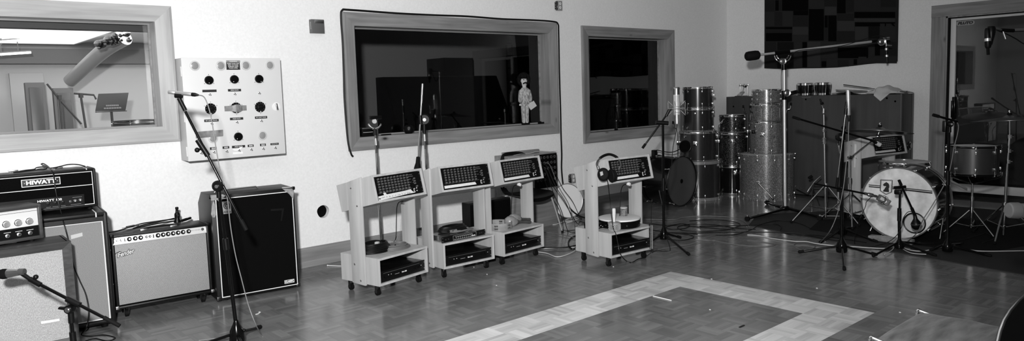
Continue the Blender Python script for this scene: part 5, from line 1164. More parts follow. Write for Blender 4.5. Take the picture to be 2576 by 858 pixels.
# pop screen on a gooseneck clamped to that drum
b = Vector((7.95, 6.1, 2*Rk+.03)); 
s = lambda u, v: S((7.9, 6.12, 0), u, v)
r = thing('pop_screen', 'round black pop screen on a gooseneck clamped above the black bass drum', 'pop screen', s(1646, 384))
MB(r).box(tuple(s(1646, 381)-Vector((.03, .03, .085))), tuple(s(1646, 381)+Vector((.03, .03, .02))), .008).build('clamp', 'black_plastic', r)
MB(r).tube(spline([s(1646, 379), s(1655, 378), s(1672, 382), s(1690, 383), s(1703, 379), s(1712, 374)], 6), .006, 8).build('gooseneck', 'black_rubber', r)
cc = s(1723.5, 368.5); MB(r).lathe([(0, -.004), (.078, -.004), (.078, .004), (0, .004)], cc, TOCAM, 36, False).build('mesh_screen', 'black_cloth', r)
MB(r).torus(cc, TOCAM, .079, .006, 40, 8).build('hoop', 'black_plastic', r)
# ------------------------------------------------------------------ big grey cupboard along the end wall
CX = 9.66; CYa, CYb, CZ = X(2267, 236, CX).y, X(1827, 243, CX).y, X(2100, 239.5, CX).z
r = thing('road_case_cupboard', 'big grey plywood cupboard along the end wall under the patchwork hanging', 'cupboard', (CX, CYa, 0))
L = CYb-CYa
MB().box((.02, .0, .03), (.40, L, CZ), .004).build('body', 'dark_ply', r)
fr = MB().box((0, .0, .03), (.02, L, CZ), .003).build('front_panel', 'grey_ply', r)
MB().box((.0, -.004, .03), (.03, .004, CZ+.002), .001).box((.36, -.006, .03), (.40, .004, CZ+.002), .001).build('edge_strip', 'grey_ply_edge', r)
for u, v in ((1845, 268), (2027, 250), (2231, 247), (2252, 255), (1960, 300)):
    p = FP(r, u, v, 0) if False else X(u, v, CX); MB(r).lathe([(0, 0), (.012, 0), (.012, .001)], (CX, p.y, p.z), (-1, 0, 0), 12, False).build('screw', 'black_ink', r)
p0, p1 = X(2017, 246, CX), X(2040, 241.5, CX)
MB(r).box((CX-.002, p1.y, p1.z-.02), (CX, p0.y, p0.z+.012)).build('label_strip', 'knob_grey', r)
for y, z in ((.0, .74),):
    h_ = MB().lathe([(.055, 0), (.055, .012), (.035, .02), (.035, .03), (0, .032)], (.28, y, z), (0, -1, 0), 20, False).build('latch', 'dark_steel', r)
for x in (.06, .34):
    for y in (.1, L-.1): MB().cyl((x, y, 0), (x, y, .035), .03).build('foot', 'black_rubber', r)
def ctop(u, v): return G(u, v, CZ)
# things on the cupboard
p = X(1859, 241, 9.780); p.z = CZ
r = thing('bass_drum_pedal', 'chrome bass drum pedal on the left end of the grey cupboard', 'drum pedal', (9.780, p.y, CZ), -1.35)
MB().box((-.06, -.02, 0), (.06, .26, .010), .003).build('base_plate', 'dark_steel', r)
for x in (-.058, .058): MB().cyl((x, .22, .005), (x, .22, .17), .008).box((x-.012, .205, .15), (x+.012, .235, .19), .004).build('post', 'chrome', r)
MB().cyl((-.062, .22, .165), (.062, .22, .165), .008).cyl((-.012, .22, .165), (.012, .22, .165), .024).build('axle', 'chrome', r)
MB().hexa([(-.032, -.01, .012), (.032, -.01, .012), (.030, .17, .060), (-.030, .17, .060), (-.032, -.01, .022), (.032, -.01, .022), (.030, .17, .072), (-.030, .17, .072)], .003).build('footboard', 'steel', r)
MB().cyl((0, .22, .17), (.0, .275, .15), .005).ball((.0, .285, .148), .02).build('beater', 'black_rubber', r); MB().tube([(0, .17, .07), (0, .2, .12), (0, .222, .165)], .005, 6).build('chain', 'steel', r)
# black ring and strap
p = ctop(1990, 240)
o = MB().torus((9.820, X(1990, 235, 9.820).y, CZ+.032), (-.25, .2, 1), .11, .014, 40, 10).build('drum_ring', 'black_rubber'); origin_to(o, (9.820, X(1990, 235, 9.820).y, CZ)); tag(o, 'black rubber ring lying on the cupboard behind the chrome boom pole', 'ring')
ya, yb_ = X(2026, 235, 9.800).y, X(2070, 233, 9.800).y
r = thing('bongos', 'pair of joined black bongos with chrome rims on the grey cupboard', 'bongo drums', (9.800, (ya+yb_)/2, CZ))
for i, (y, R) in enumerate(((ya, .108), (yb_, .100))):
    yy_ = y-(ya+yb_)/2; z1 = .165
    sh_ = MB().lathe([(R*.86, .0), (R*.9, .03), (R, .12), (R*.99, z1)], (0, yy_, 0), n=32, cap=False).build('shell', 'black_lacquer', r)
    MB().lathe([(R+.004, z1-.028), (R+.008, z1-.024), (R+.006, z1+.004), (R, z1+.008), (R-.004, z1)], (0, yy_, 0), n=36, cap=False).build('hoop', 'chrome', r)
    MB().lathe([(R, z1), (0, z1)], (0, yy_, 0), n=32, cap=False).build('skin', 'drum_head_aged', r)
    MB().lathe([(R*.87, .004), (R*.93, .004), (R*.94, .030), (R*.89, .030)], (0, yy_, 0), n=32, cap=False).build('lower_ring', 'chrome', r)
    for k in range(4):
        a = PI*.25+k*PI/2; MB().tube([(math.cos(a)*(R+.012), yy_+math.sin(a)*(R+.012), z1-.01), (math.cos(a)*(R+.014), yy_+math.sin(a)*(R+.014), z1-.05), (math.cos(a)*(R*.98), yy_+math.sin(a)*(R*.98), -.0+.004)], .0045, 6).build('tension_rod', 'chrome', r)
MB().box((-.05, -.03, .05), (.05, .03, .12), .006).build('connector_block', 'black_lacquer', r)
p = X(2142, 235, 9.820)
r = thing('cymbal', 'large cymbal lying on the cupboard beside the bongos', 'cymbal', (9.840, X(2135, 235, 9.840).y, CZ), (.10, .0, 0))
MB().lathe([(0, .045), (.02, .044), (.05, .032), (.062, .024), (.10, .023), (.18, .012), (.215, .004), (.215, .0025), (.10, .021), (.06, .021), (0, .043)], n=56, cap=False).build('disc', 'cymbal_bronze', r)
r = thing('drumskin', 'spare drum skin lying on top of the large cymbal on the cupboard', 'drum head', (9.820, X(2142, 226, 9.820).y, CZ+.055), (.06, .02, 0))
MB().torus((0, 0, 0), (0, 0, 1), .19, .006, 48, 6).build('hoop', 'aluminium', r); MB().lathe([(.19, 0), (.186, .008), (0, .009)], n=48, cap=False).build('skin', 'drum_head_clear', r)
y0_, y1_ = X(2121, 213, 9.720), X(2182, 221, 9.760)
o = MB().lathe([(0, 0), (.007, .004), (.0075, .3), (.004, .375), (.0055, .39), (0, .4)], y0_, y1_-y0_, 12, False).build('drumstick', 'walnut'); origin_to(o, y0_); tag(o, 'dark drumstick resting across the cymbal and the cloth on the cupboard', 'drumstick')
# cloth
def cloth(label):
    ya, yb_ = X(2178, 230, 9.700).y, X(2275, 236, 9.700).y; mb = MB(); nx, ny = 22, 60; gr = []
    rr_ = random.Random(3)
    for i in range(nx+1):
        row = []
        for j in range(ny+1):
            t1, t2 = i/nx, j/ny; y = ya+(yb_-ya)*t2; x = CX+.36-.40*t1
            env = (math.sin(PI*min(1, t2*1.15+.03)))**.6 if t2 < .85 else .32*(1-t2)/.15+.12
            hump = .085*env*(math.sin(PI*min(1, t1*1.02)))**.7
            z = CZ+.010+hump+.014*math.sin(11*t2+5*t1)*env+.008*math.sin(23*t2-7*t1)*env
            lp = max(0, 1-abs((t2-.45)/.20))          # the corner that hangs over the front edge
            if t1 > .78:
                q = (t1-.78)/.22; dz = q*(.015+.085*lp); z = CZ+.012+(z-CZ-.012)*(1-q)*(.6)-dz*(lp > .02); x = CX+.048-.062*min(1, q*2.2)-.012*q*(lp > .02)
                if lp <= .02: x = CX+.048-.03*q; z = max(CZ+.008, z)
            row.append(mb.v((x, y, z)))
        gr.append(row)
    for i in range(nx):
        for j in range(ny): mb.face((gr[i][j], gr[i+1][j], gr[i+1][j+1], gr[i][j+1]))
    o = mb.build('cloth', 'pale_cotton', None, 80); so = o.modifiers.new('thickness', 'SOLIDIFY'); so.thickness = .003; so.offset = 1
    su = o.modifiers.new('smooth', 'SUBSURF'); su.levels = su.render_levels = 1
    origin_to(o, (CX+.2, (ya+yb_)/2, CZ)); return tag(o, label, 'cloth')
cloth('crumpled pale cloth on the cupboard with one corner hanging over its front')
p0, p1 = X(2264, 231, 9.720), X(2281, 229, 9.720)
loose('wood_block', MB().box((9.700, p1.y, CZ+.018), (9.760, p0.y, CZ+.038), .003).box((9.705, p1.y+.01, CZ), (9.755, p0.y-.01, CZ+.018)), 'dark_grey_plastic', 'small grey block at the right end of the cupboard top', 'block')
# ------------------------------------------------------------------ patchwork hanging on the end wall
qs = [(318,0,400,90,2),(400,0,430,85,0),(430,0,448,85,2),(450,-200,655,85,0),(320,90,395,205,3),(395,90,455,200,2),(455,85,535,205,3),(535,82,655,120,0),(530,120,655,205,2),(325,205,530,228,0),(325,228,530,252,2),(325,252,528,320,0),(528,205,655,270,4),(528,270,655,320,3),(655,-120,775,68,3),(655,68,775,315,0),(775,-120,875,50,2),(778,50,875,118,4),(745,122,778,215,1),(806,118,875,320,0),(778,118,806,215,0),(775,215,806,310,2),(875,-160,945,105,0),(945,-60,1005,95,2),(878,105,1005,160,2),(876,160,1010,240,4),(876,240,1015,325,2),(1005,-60,1210,85,3),(1210,-100,1330,55,2),(1005,90,1325,140,0),(1005,140,1325,170,4),(1010,170,1325,205,0),(1010,205,1115,310,4),(1115,200,1205,300,1),(1205,180,1330,300,3),(320,322,410,520,2),(415,322,540,525,1),(540,322,605,520,3),(605,322,645,520,0),(645,320,750,520,4),(750,320,875,450,3),(755,470,795,518,0),(795,450,880,515,3),(880,365,1115,450,0),(880,322,1115,365,3),(1115,345,1165,435,3),(1165,340,1210,430,0),(1210,320,1335,430,2),(880,460,965,515,2),(1030,435,1340,490,3),(1000,455,1030,500,0),(318,-220,450,-5,3),(450,-380,655,-205,2),(655,-380,875,-125,0),(875,-380,1005,-165,3),(1005,-380,1330,-105,4),(318,-380,450,-225,0)]
for k, v_ in enumerate((.0012, .006, .012, .019, .028)): base('quilt_patch_%d' % k, v_, .9, spec=.05)
base('quilt_ground', .017, .9, spec=.05)
A_ = X(1924, 165, XB-.03); Bq = X(2257, 152, XB-.03); ptop = X(2090, -120, XB-.03).z
def qx(cx_, cy_):       # crop position to a place on the hanging, with a sagging lower edge
    u, v = 1820+cx_/3.063, cy_/3.063; return X(u, v, XB-.022)
def wav(y, z): return .006*math.sin(7*y+1.3*z)+.004*math.sin(13*y-2*z)
mb = MB(); outl = []; botp = [(314, 527), (400, 531), (500, 532), (600, 527), (760, 525), (880, 520), (1000, 508), (1100, 495), (1200, 486), (1345, 474)]
ztop = qx(800, -390).z
nq = 40; rows = []
cols = []
for j in range(nq+1):
    cx_ = 314+(1340-314)*j/nq; k = [i for i in range(len(botp)-1) if botp[i][0] <= cx_ <= botp[i+1][0]]; k = k[0] if k else len(botp)-2
    f_ = (cx_-botp[k][0])/(botp[k+1][0]-botp[k][0]); cy_ = botp[k][1]+(botp[k+1][1]-botp[k][1])*f_
    pb = qx(cx_, cy_); cols.append([(pb.y, pb.z+(ztop-pb.z)*i/16) for i in range(17)])
gf = [[mb.v((XB-.018+wav(y, z), y, z)) for y, z in c_] for c_ in cols]; gb = [[mb.v((XB-.010+wav(y, z), y, z)) for y, z in c_] for c_ in cols]
for j in range(nq):
    for i in range(16):
        mb.face((gf[j][i], gf[j+1][i], gf[j+1][i+1], gf[j][i+1])); mb.face((gb[j][i], gb[j][i+1], gb[j+1][i+1], gb[j+1][i]))
    for i in (0, 16): mb.face((gf[j][i], gf[j+1][i], gb[j+1][i], gb[j][i]))
for j in (0, nq):
    for i in range(16): mb.face((gf[j][i], gf[j][i+1], gb[j][i+1], gb[j][i]))
ground_faces = len(mb.bm.faces)
for f_ in mb.bm.faces: f_.material_index = 5
for x0, y0, x1, y1, sh_ in qs:
    if y0 >= y1: continue
    nu, nv = 4, 4; g_ = [[qx(x0+2+(x1-x0-4)*a/nu, y0+2+(y1-y0-4)*b/nv) for b in range(nv+1)] for a in range(nu+1)]
    vv = [[mb.v((XB-.0225+wav(p.y, p.z), p.y, p.z)) for p in row] for row in g_]
    for a in range(nu):
        for b in range(nv):
            f_ = mb.face((vv[a][b], vv[a+1][b], vv[a+1][b+1], vv[a][b+1])); f_.material_index = sh_
o = mb.build('patchwork_hanging', 'quilt_patch_0')
for k in range(1, 5): o.data.materials.append(MATS['quilt_patch_%d' % k])
o.data.materials.append(MATS['quilt_ground'])
origin_to(o, (XB-.01, (A_.y+Bq.y)/2, A_.z)); tag(o, 'dark patchwork cloth hanging on the end wall above the grey cupboard', 'wall hanging')
# ------------------------------------------------------------------ big chrome boom stand
b = G(1975, 532)
r = thing('boom_stand', 'tall chrome boom stand with black counterweight in front of the silver sparkle drums', 'boom stand', b)
s = lambda u, v: S(b, u, v)
for e in ((1880, 557), (2062, 556), (1930, 515)):
    e = G(*e); dr = (e-b); l = MB(r).prism([b+Vector((0, 0, .058)), b+Vector((0, 0, .03)), e+Vector((0, 0, .03)), e+Vector((0, 0, .045))], Vector((-dr.y, dr.x, 0)).normalized()*.045, .004).build('leg', 'black_enamel', r)
    MB(r).cyl(e+Vector((-.012, 0, .03)), e+Vector((.012, 0, .03)), .03).build('caster', 'black_rubber', l); MB(r).cyl(e+Vector((0, 0, .04)), e+Vector((0, 0, .075)), .012).build('caster_stem', 'nickel', l)
MB(r).lathe([(0, .02), (.06, .02), (.06, .05), (.03, .07), (0, .07)], b, n=20, cap=False).build('base_hub', 'black_enamel', r)
pipe(r, 'lower_pole', b+Vector((0, 0, .05)), s(1973, 235), .021, 'satin_chrome', 18); pipe(r, 'upper_pole', s(1973, 235), s(1972.5, 160), .017, 'satin_chrome', 18)
q = MB(r).cyl(s(1973.3, 251), s(1973, 228), .028).build('height_collar', 'black_enamel', r)
MB(r).lathe([(0, .03), (.034, .03), (.044, .04), (.044, .052), (.030, .046), (.026, .050), (.012, .054), (0, .052)], s(1976, 234), TOCAM, 24, False).build('height_knob', 'steel', q)
MB(r).cyl(s(1972.5, 176), s(1972, 158), .03).build('head_collar', 'black_enamel', r)
tl, tr_ = s(1903, 139), s(2195, 104.5); bm_ax = (tr_-tl).normalized()
pipe(r, 'boom', tl, tr_, .0145, 'satin_chrome', 16)
MB(r).lathe([(0, 0), (.030, .002), (.052, .018), (.058, .05), (.058, .13), (.052, .165), (.030, .182), (0, .184)], s(1874, 142.5), s(1910, 138)-s(1874, 142.5), 28, False).build('counterweight', 'black_rubber', r)
hc = s(1969, 135)
MB(r).cyl(s(1948, 134), s(1986, 129.5), .026).build('boom_clamp', 'black_enamel', r)
mb = MB(r)
for k_ in (.075, .102): mb.tube([s(1969, 136)+(-UP*math.cos(a)+RT*math.sin(a))*k_ for a in [(-78+156*i/16)*PI/180 for i in range(17)]], .008, 8)
mb.build('swivel_arc', 'chrome', r)
MB(r).lathe([(0, .02), (.030, .02), (.040, .03), (.040, .044), (.028, .038), (.024, .044), (.010, .048), (0, .046)], s(1966.5, 154.5), TOCAM, 24, False).build('swivel_knob', 'steel', r)
MB(r).cyl(s(2192, 105), s(2210, 103), .020).build('boom_end_clamp', 'black_enamel', r)
MB(r).lathe([(0, .0), (.030, .0), (.046, .010), (.046, .026), (.032, .018), (.026, .024), (.012, .028), (0, .026)], s(2214, 105.5)+TOCAM*.02, TOCAM, 24, False).build('end_knob', 'steel', r)
MB(r).cyl(s(2210, 104), s(2232, 97), .010).cyl(s(2222, 98), s(2237, 96), .016).build('mic_arm', 'chrome', r); MB(r).cyl(s(2228, 98), s(2230, 118), .008).build('mic_arm_tip', 'chrome', r)
q = thing('small_microphone', 'black pencil microphone hanging from the end of the tall chrome boom', 'microphone', s(2230, 116))
MB(q).cyl(s(2229, 116), s(2231.5, 157), .013).build('body', 'black_plastic', q)
for v in (121, 138): MB(q).cyl(s(2229.5+(v-121)*.06, v), s(2229.8+(v-121)*.06, v+5), .0165).build('ring', 'aluminium', q)
MB(q).cyl(s(2232, 114), s(2243, 115), .007).build('clip_lever', 'nickel', q)
P = [s(2228, 97), s(2215, 91), s(2195, 92), s(2165, 101), s(2130, 112), s(2090, 120), s(2040, 124), s(2005, 128), s(1985, 140), s(1968, 152), s(1964, 175), s(1963, 210), s(1966, 300), s(1967, 400), s(1966, 480), s(1970, 522)]
P = [p+TOCAM*.03 for p in P]
cable('microphone_cable', 'thin black cable wound along the tall chrome boom and down its pole', P, .0038, 'cable_black')
# ------------------------------------------------------------------ stand with the big silver studio microphone
b = G(1670, 608)
r = thing('microphone_stand', 'black tripod boom stand between the carts and the black bass drum', 'microphone stand', b)
s = lambda u, v: S(b, u, v)
leg_set(r, b, [G(1733, 644), G(1602, 634), G(1712, 601)], hub=(.045, .14))
top = s(1667.5, 311)
pipe(r, 'lower_pole', b+Vector((0, 0, .12)), s(1669, 460), .0135, 'black_enamel'); pipe(r, 'upper_pole', s(1669, 470), top, .0125, 'black_enamel'); MB(r).cyl(s(1669, 448), s(1669, 480), .018).build('height_clutch', 'black_plastic', r)
MB(r).cyl(s(1650, 308), s(1681, 310), .022).build('clutch', 'black_plastic', r)
pipe(r, 'boom', s(1620, 368), s(1680, 285), .009, 'black_enamel'); MB(r).cyl(s(1616, 373), s(1624, 362), .0135).build('boom_end', 'black_rubber', r); MB(r).cyl(s(1676, 292), s(1684, 276), .015).build('boom_tip', 'black_plastic', r)
mc = s(1702, 270)
q = thing('studio_microphone', 'big silver studio microphone upright in a spidery shock mount', 'microphone', s(1702.5, 312))
ctr = lambda v: s(1702-(v-270)*-.02, v)
A_, B_ = s(1701.5, 219), s(1702.8, 290); ax = B_-A_; L = ax.length
MB(q).lathe([(0, 0), (.028, .001), (.034, .008), (.036, .02), (.036, .024), (.032, .026), (.0325, L*.27)], A_, ax, 28, False).build('grille', 'steel', q)
MB(q).lathe([(.0335, L*.27), (.0335, L*.31), (.032, L*.32), (.032, L*.93), (.030, L*.98), (0, L*.98)], A_, ax, 28, False).build('body', 'silver_plate', q)
MB(q).lathe([(.018, L*.98), (.018, L*1.10), (.020, L*1.12), (.018, L*1.30), (0, L*1.31)], A_, ax, 18, False).build('connector', 'aluminium', q)
sm = thing('shock_mount', None, None); sm.parent = q
mb = MB(q); h1_, h2_ = s(1702, 257), s(1702.5, 287); R1, R2 = .088, .046; axn = ax.normalized(); _, u_, w_ = mb.frame(axn)
md = s(1702, 273)
for hh in (h1_, h2_): pass
for k in range(4):
    a = PI/4+k*PI/2+.4; d_ = u_*math.cos(a)+w_*math.sin(a); d2 = u_*math.cos(a+PI/4)+w_*math.sin(a+PI/4)
    mb.tube([h1_+d_*R1, md+d_*R1*.98, h2_+d_*R1], .0032, 6)
    for hh, oo in ((h1_, 1), (h2_, -1)): mb.tube([hh+d_*R1-axn*oo*.012, hh+d_*.040+axn*oo*.035], .0025, 6)
mb.torus(md, axn, R1*.95, .0032, 36, 6); mb.torus(md-axn*.02, axn, .037, .003, 28, 6); mb.torus(md+axn*.04, axn, .037, .003, 28, 6)
mb.build('wire_cage', 'aluminium', sm)
MB(q).cyl(s(1683, 277), s(1690, 274), .011).build('mount_stem', 'black_plastic', sm)
cable('microphone_cable', 'dark cable hanging from the big silver studio microphone to the floor', [s(1703, 313), s(1702, 325), s(1698, 345), s(1694, 365), s(1691, 390), s(1689, 420), s(1680, 450), s(1673, 480), s(1672, 540), s(1674, 585), G(1686, 628, .004), G(1672, 632, .004), G(1650, 631, .004), G(1640, 636, .004)], .0035, 'cable_black')
# ------------------------------------------------------------------ drum kit on its carpet
def slab(name, label, cat, mat, pts, t, z=0.0):
    mb = MB().prism([(p.x, p.y, z) for p in pts], (0, 0, t)); return loose(name, mb, mat, label, cat)
p0 = G(1985, 589); p1 = G(2600, 697)
rug = slab('carpet', 'dark grey carpet spread under the drum kit', 'carpet', 'carpet', [G(1884, 567), p0, p1, Vector((6.75, .9, 0)), Vector((9.95, .9, 0)), Vector((9.95, 3.4, 0)), Vector((9.45, 3.55, 0)), G(1905, 541)], .008)
mat_ = slab('rubber_mat', 'black rubber mat on the carpet under the drum kit', 'mat', 'rubber_mat', [G(2036, 580), G(2190, 605), G(2470, 640), Vector((8.9, 1.6, 0)), Vector((9.2, 3.2, 0)), G(2062, 556)], .004, .0082)
RZ = .0125
def FZ(root, u, v, z):                       # point of a thing's plane z=const
    Mi = rootM(root).inverted(); o_ = Mi @ CAM; d = Mi.to_3x3() @ ray(u, v); return o_+d*((z-o_.z)/d.z)
fc = Vector((7.55, 2.86, .36+RZ)); bc = W(2311, 499, 7.58); bc.z = fc.z; axk = (fc-bc).normalized(); Hk = .41; Rk = .345
r = make_drum('bass_drum', 'bass drum with aged white front head and chess knight crest', fc-axk*Hk, axk, Rk, Hk, 'black_lacquer', 10, 'drum_head_aged', 'drum_head_clear', 'satin_lacquer', wood_hoop=True, a0=.25)
MB().torus((0, 0, Hk+.0145), (0, 0, 1), Rk+.0115, .0022, 56, 6).build('hoop_inlay', 'maple_hoop', r); MB().lathe([(Rk+.0135, -.013), (Rk+.0142, -.010), (Rk+.0142, .020), (Rk+.0135, .023)], n=56, cap=False).build('hoop_inlay', 'aluminium', r)
f = lambda cx_, cy_, z=Hk+.0006: FZ(r, 2160+cx_/3.3, 380+cy_/3.3, z)
nrm = Vector((0, 0, .0008))
def band(pa, pb, wd):
    d = (pb-pa).normalized(); n_ = Vector((-d.y, d.x, 0))*wd/2; return [pa-n_, pb-n_, pb+n_, pa+n_]
mb = MB()
for a_, b_, wd in (((84, 281), (180, 290), .009), ((84, 295), (178, 304), .011), ((281, 298), (612, 334), .009), ((281, 311), (612, 349), .014)): mb.prism(band(f(*a_), f(*b_), wd), nrm)
mb.build('stripe', 'black_ink', r)
C1 = [(183, 238), (281, 243), (275, 342), (227, 362), (178, 330)]
mb = MB()
for sc_, wd in ((1, .0055), (.90, .003)):
    cx0, cy0 = 229, 298; Q = [f(cx0+(x-cx0)*sc_, cy0+(y-cy0)*sc_) for x, y in C1]
    for i in range(5): mb.prism(band(Q[i], Q[(i+1) % 5], wd), nrm)
crest = mb.build('crest_outline', 'black_ink', r)
K = [(228, 257), (236, 262), (247, 268), (254, 282), (255, 300), (249, 314), (252, 326), (251, 342), (204, 337), (205, 324), (214, 317), (219, 307), (229, 293), (222, 291), (214, 292), (205, 287), (203, 278), (213, 267), (222, 264)]
MB().prism([f(x, y) for x, y in K], nrm).build('knight', 'black_ink', r)
pc = f(463, 598); MB().torus((pc.x, pc.y, Hk+.002), (0, 0, 1), .098, .007, 44, 8).build('port_ring', 'black_plastic', r)
MB().lathe([(.094, .0008), (0, .0012)], (pc.x, pc.y, Hk), n=36, cap=False).build('port_opening', 'pale_ink', r)
kick = r
def mpt(u, v, w_): return W(u, v, w_)
MB(r).cyl(fc-axk*.33+Vector((axk.y, -axk.x, 0))*-.30+Vector((0, 0, -.15)), Vector((fc.x-axk.x*.25+.30*-axk.y, fc.y-axk.y*.25+.30*axk.x, RZ)), .008).build('spur', 'chrome', r)
MB(r).cyl(fc-axk*.33+Vector((axk.y, -axk.x, 0))*.30+Vector((0, 0, -.15)), Vector((fc.x-axk.x*.25-.36*-axk.y, fc.y-axk.y*.25-.36*axk.x, RZ)), .008).build('spur', 'chrome', r)
a_, b_ = G(2183, 607), G(2293, 621); d = (b_-a_); n_ = Vector((-d.y, d.x, 0)).normalized()*.09
loose('timber_block', MB().hexa([a_+Vector((0, 0, .013)), b_+Vector((0, 0, .013)), b_+n_+Vector((0, 0, .013)), a_+n_+Vector((0, 0, .013)), a_+Vector((0, 0, .058)), b_+Vector((0, 0, .058)), b_+n_+Vector((0, 0, .058)), a_+n_+Vector((0, 0, .058))], .006), 'dark_pine', 'short length of timber wedged under the front of the white headed bass drum', 'timber')
# floor tom behind it
tc_ = W(2274, 408, 8.25); R = 120/2/FPX*8.25-.012
r = make_drum('floor_tom', 'dark floor tom standing behind the white headed bass drum', (tc_.x, tc_.y, tc_.z-.40), UPZ, R, .40, 'satin_lacquer', 6, 'drum_head_white', hoop='chrome', a0=ang_to_cam(tc_, .2))
for a in (.6, 2.7, 4.8):
    a += ang_to_cam(tc_); k = R+.03; MB().tube([(math.cos(a)*k, math.sin(a)*k, .25), (math.cos(a)*k, math.sin(a)*k, -(tc_.z-.40)+RZ+.02)], .006, 8).build('leg', 'chrome', r); MB().cyl((math.cos(a)*k, math.sin(a)*k, -(tc_.z-.40)+RZ-.004), (math.cos(a)*k, math.sin(a)*k, -(tc_.z-.40)+RZ+.035), .013).build('foot', 'black_rubber', r); MB().box((R-.002, -.02, .16), (R+.045, .02, .22), .006, 2, Matrix.Rotation(a, 4, 'Z')).build('leg_bracket', 'chrome', r)
# tom on a stand at the right
tc2 = W(2449, 367, 7.25); R = 118/2/FPX*7.25-.012
tz0 = W(2449, 437, 7.25).z
r = make_drum('tom_drum', 'brushed metal tom on a chrome stand right of the white headed bass drum', (tc2.x, tc2.y, tz0), UPZ, R, tc2.z-tz0, 'brushed_shell', 8, 'drum_head_white', hoop='black_lacquer', a0=ang_to_cam(tc2, .10))
# its stand
def tri_stand(r, b, s, zc_, spread, mat, base_a=0, rr=.008, z0=RZ):
    """double braced folding legs round a pole"""
    for k in range(3):
        a = base_a+k*2*PI/3; d = Vector((math.cos(a), math.sin(a), 0))
        l = MB(r).cyl(b+Vector((0, 0, zc_))+d*.02, b+d*spread+Vector((0, 0, z0+.012)), rr).cyl(b+Vector((0, 0, zc_*.38))+d*.02, b+d*spread*.55+Vector((0, 0, z0+(zc_-z0)*.47)), rr*.7).build('leg', mat, r)
        MB(r).ball(b+d*spread+Vector((0, 0, z0+.016)), .018, sc=(1, 1, .9)).build('foot', 'black_rubber', l)
    MB(r).cyl(b+Vector((0, 0, zc_-.02)), b+Vector((0, 0, zc_+.03)), .022).build('leg_collar', mat, r); MB(r).cyl(b+Vector((0, 0, zc_*.38-.015)), b+Vector((0, 0, zc_*.38+.015)), .019).build('brace_collar', mat, r)
b = Vector((tc2.x, tc2.y, 0))
r = thing('drum_stand', 'chrome basket stand carrying the brushed metal tom', 'drum stand', b)
s = lambda u, v: S(b, u, v)
tri_stand(r, b, s, .26, .26, 'chrome', 2.2); pipe(r, 'pole', b+Vector((0, 0, .08)), b+Vector((0, 0, tz0-.10)), .011, 'chrome'); MB(r).cyl(b+Vector((0, 0, .36)), b+Vector((0, 0, .40)), .018).build('height_collar', 'chrome', r)
for k in range(3):
    a = 2.6+k*2*PI/3; d = Vector((math.cos(a), math.sin(a), 0))
    MB(r).tube(spline([b+Vector((0, 0, tz0-.11)), b+d*.10+Vector((0, 0, tz0-.075)), b+d*(R-.01)+Vector((0, 0, tz0-.03)), b+d*(R+.026)+Vector((0, 0, tz0-.012)), b+d*(R+.030)+Vector((0, 0, tz0+.03))], 5), .008, 8).build('basket_arm', 'chrome', r)
a_, b_ = s(2387, 453), s(2432, 476); MB(r).hexa([a_+Vector((0, 0, -.012)), b_+Vector((0, 0, -.014)), b_+TOCAM*.012+Vector((0, 0, -.014)), a_+TOCAM*.012+Vector((0, 0, -.012)), a_+Vector((0, 0, .012)), b_+Vector((0, 0, .012)), b_+TOCAM*.012+Vector((0, 0, .012)), a_+TOCAM*.012+Vector((0, 0, .012))], .003).build('tilt_arm', 'aluminium', r)
# ------------------------------------------------------------------ cymbals and their stands
def cymbal(name, label, c, nrm_, R, group=None):
    r = thing(name, label, 'cymbal', c, quat_to(nrm_)); h = R
    MB().lathe([(.006, .030), (.022, .030), (.045, .018), (.058, .008), (R*.5, -.004), (R, -.026), (R, -.0275), (R*.5, -.006), (.058, .006), (.043, .016), (.02, .028), (.006, .028), (.006, .030)], n=64, cap=False).build('disc', 'cymbal_bronze', r)
    MB().lathe([(.018, .030), (.020, .034), (.020, .048), (.017, .05), (0, .05)], n=18, cap=False).build('felt', 'black_foam', r)
    MB().cyl((0, 0, .048), (0, 0, .075), .005).box((-.022, -.006, .058), (.022, .006, .072), .003).build('wing_nut', 'nickel', r); return r
b = G(2140, 566); wdp = proj(b)[2]
s = lambda u, v: S(b, u, v)
hc = s(2213, 326)
ndir = (UP*1.0+RT*.10+TOCAM*.0+Vector((0, 0, .25))).normalized()
cy1 = cymbal('cymbal', 'crash cymbal on a chrome boom stand in front of the grey cupboard', hc, ndir, 76/FPX*wdp)
r = thing('cymbal_stand', 'chrome boom cymbal stand behind the left side of the white headed bass drum', 'cymbal stand', b)
tri_stand(r, b, s, .34, .36, 'chrome', 3.6); pipe(r, 'lower_pole', b+Vector((0, 0, .06)), s(2139, 455), .0125, 'chrome'); pipe(r, 'upper_pole', s(2139, 455), s(2139, 398), .0095, 'chrome')
MB(r).cyl(s(2139, 462), s(2139, 448), .02).cyl(s(2132, 447), s(2141, 448), .006).build('height_collar', 'chrome', r)
MB(r).lathe([(0, -.02), (.02, -.02), (.024, 0), (.02, .02), (0, .02)], s(2139, 396), TOCAM, 16, False).cyl(s(2130, 396), s(2148, 393), .008).build('boom_clamp', 'chrome', r)
pipe(r, 'boom', s(2136, 398), s(2208, 344), .0075, 'chrome'); MB(r).ball(s(2208, 343), .022).cyl(s(2208, 343), hc, .008).build('tilter', 'chrome', r)
MB(r).cyl(hc-ndir*.02, hc+ndir*.008, .016).build('cymbal_sleeve', 'chrome', r)
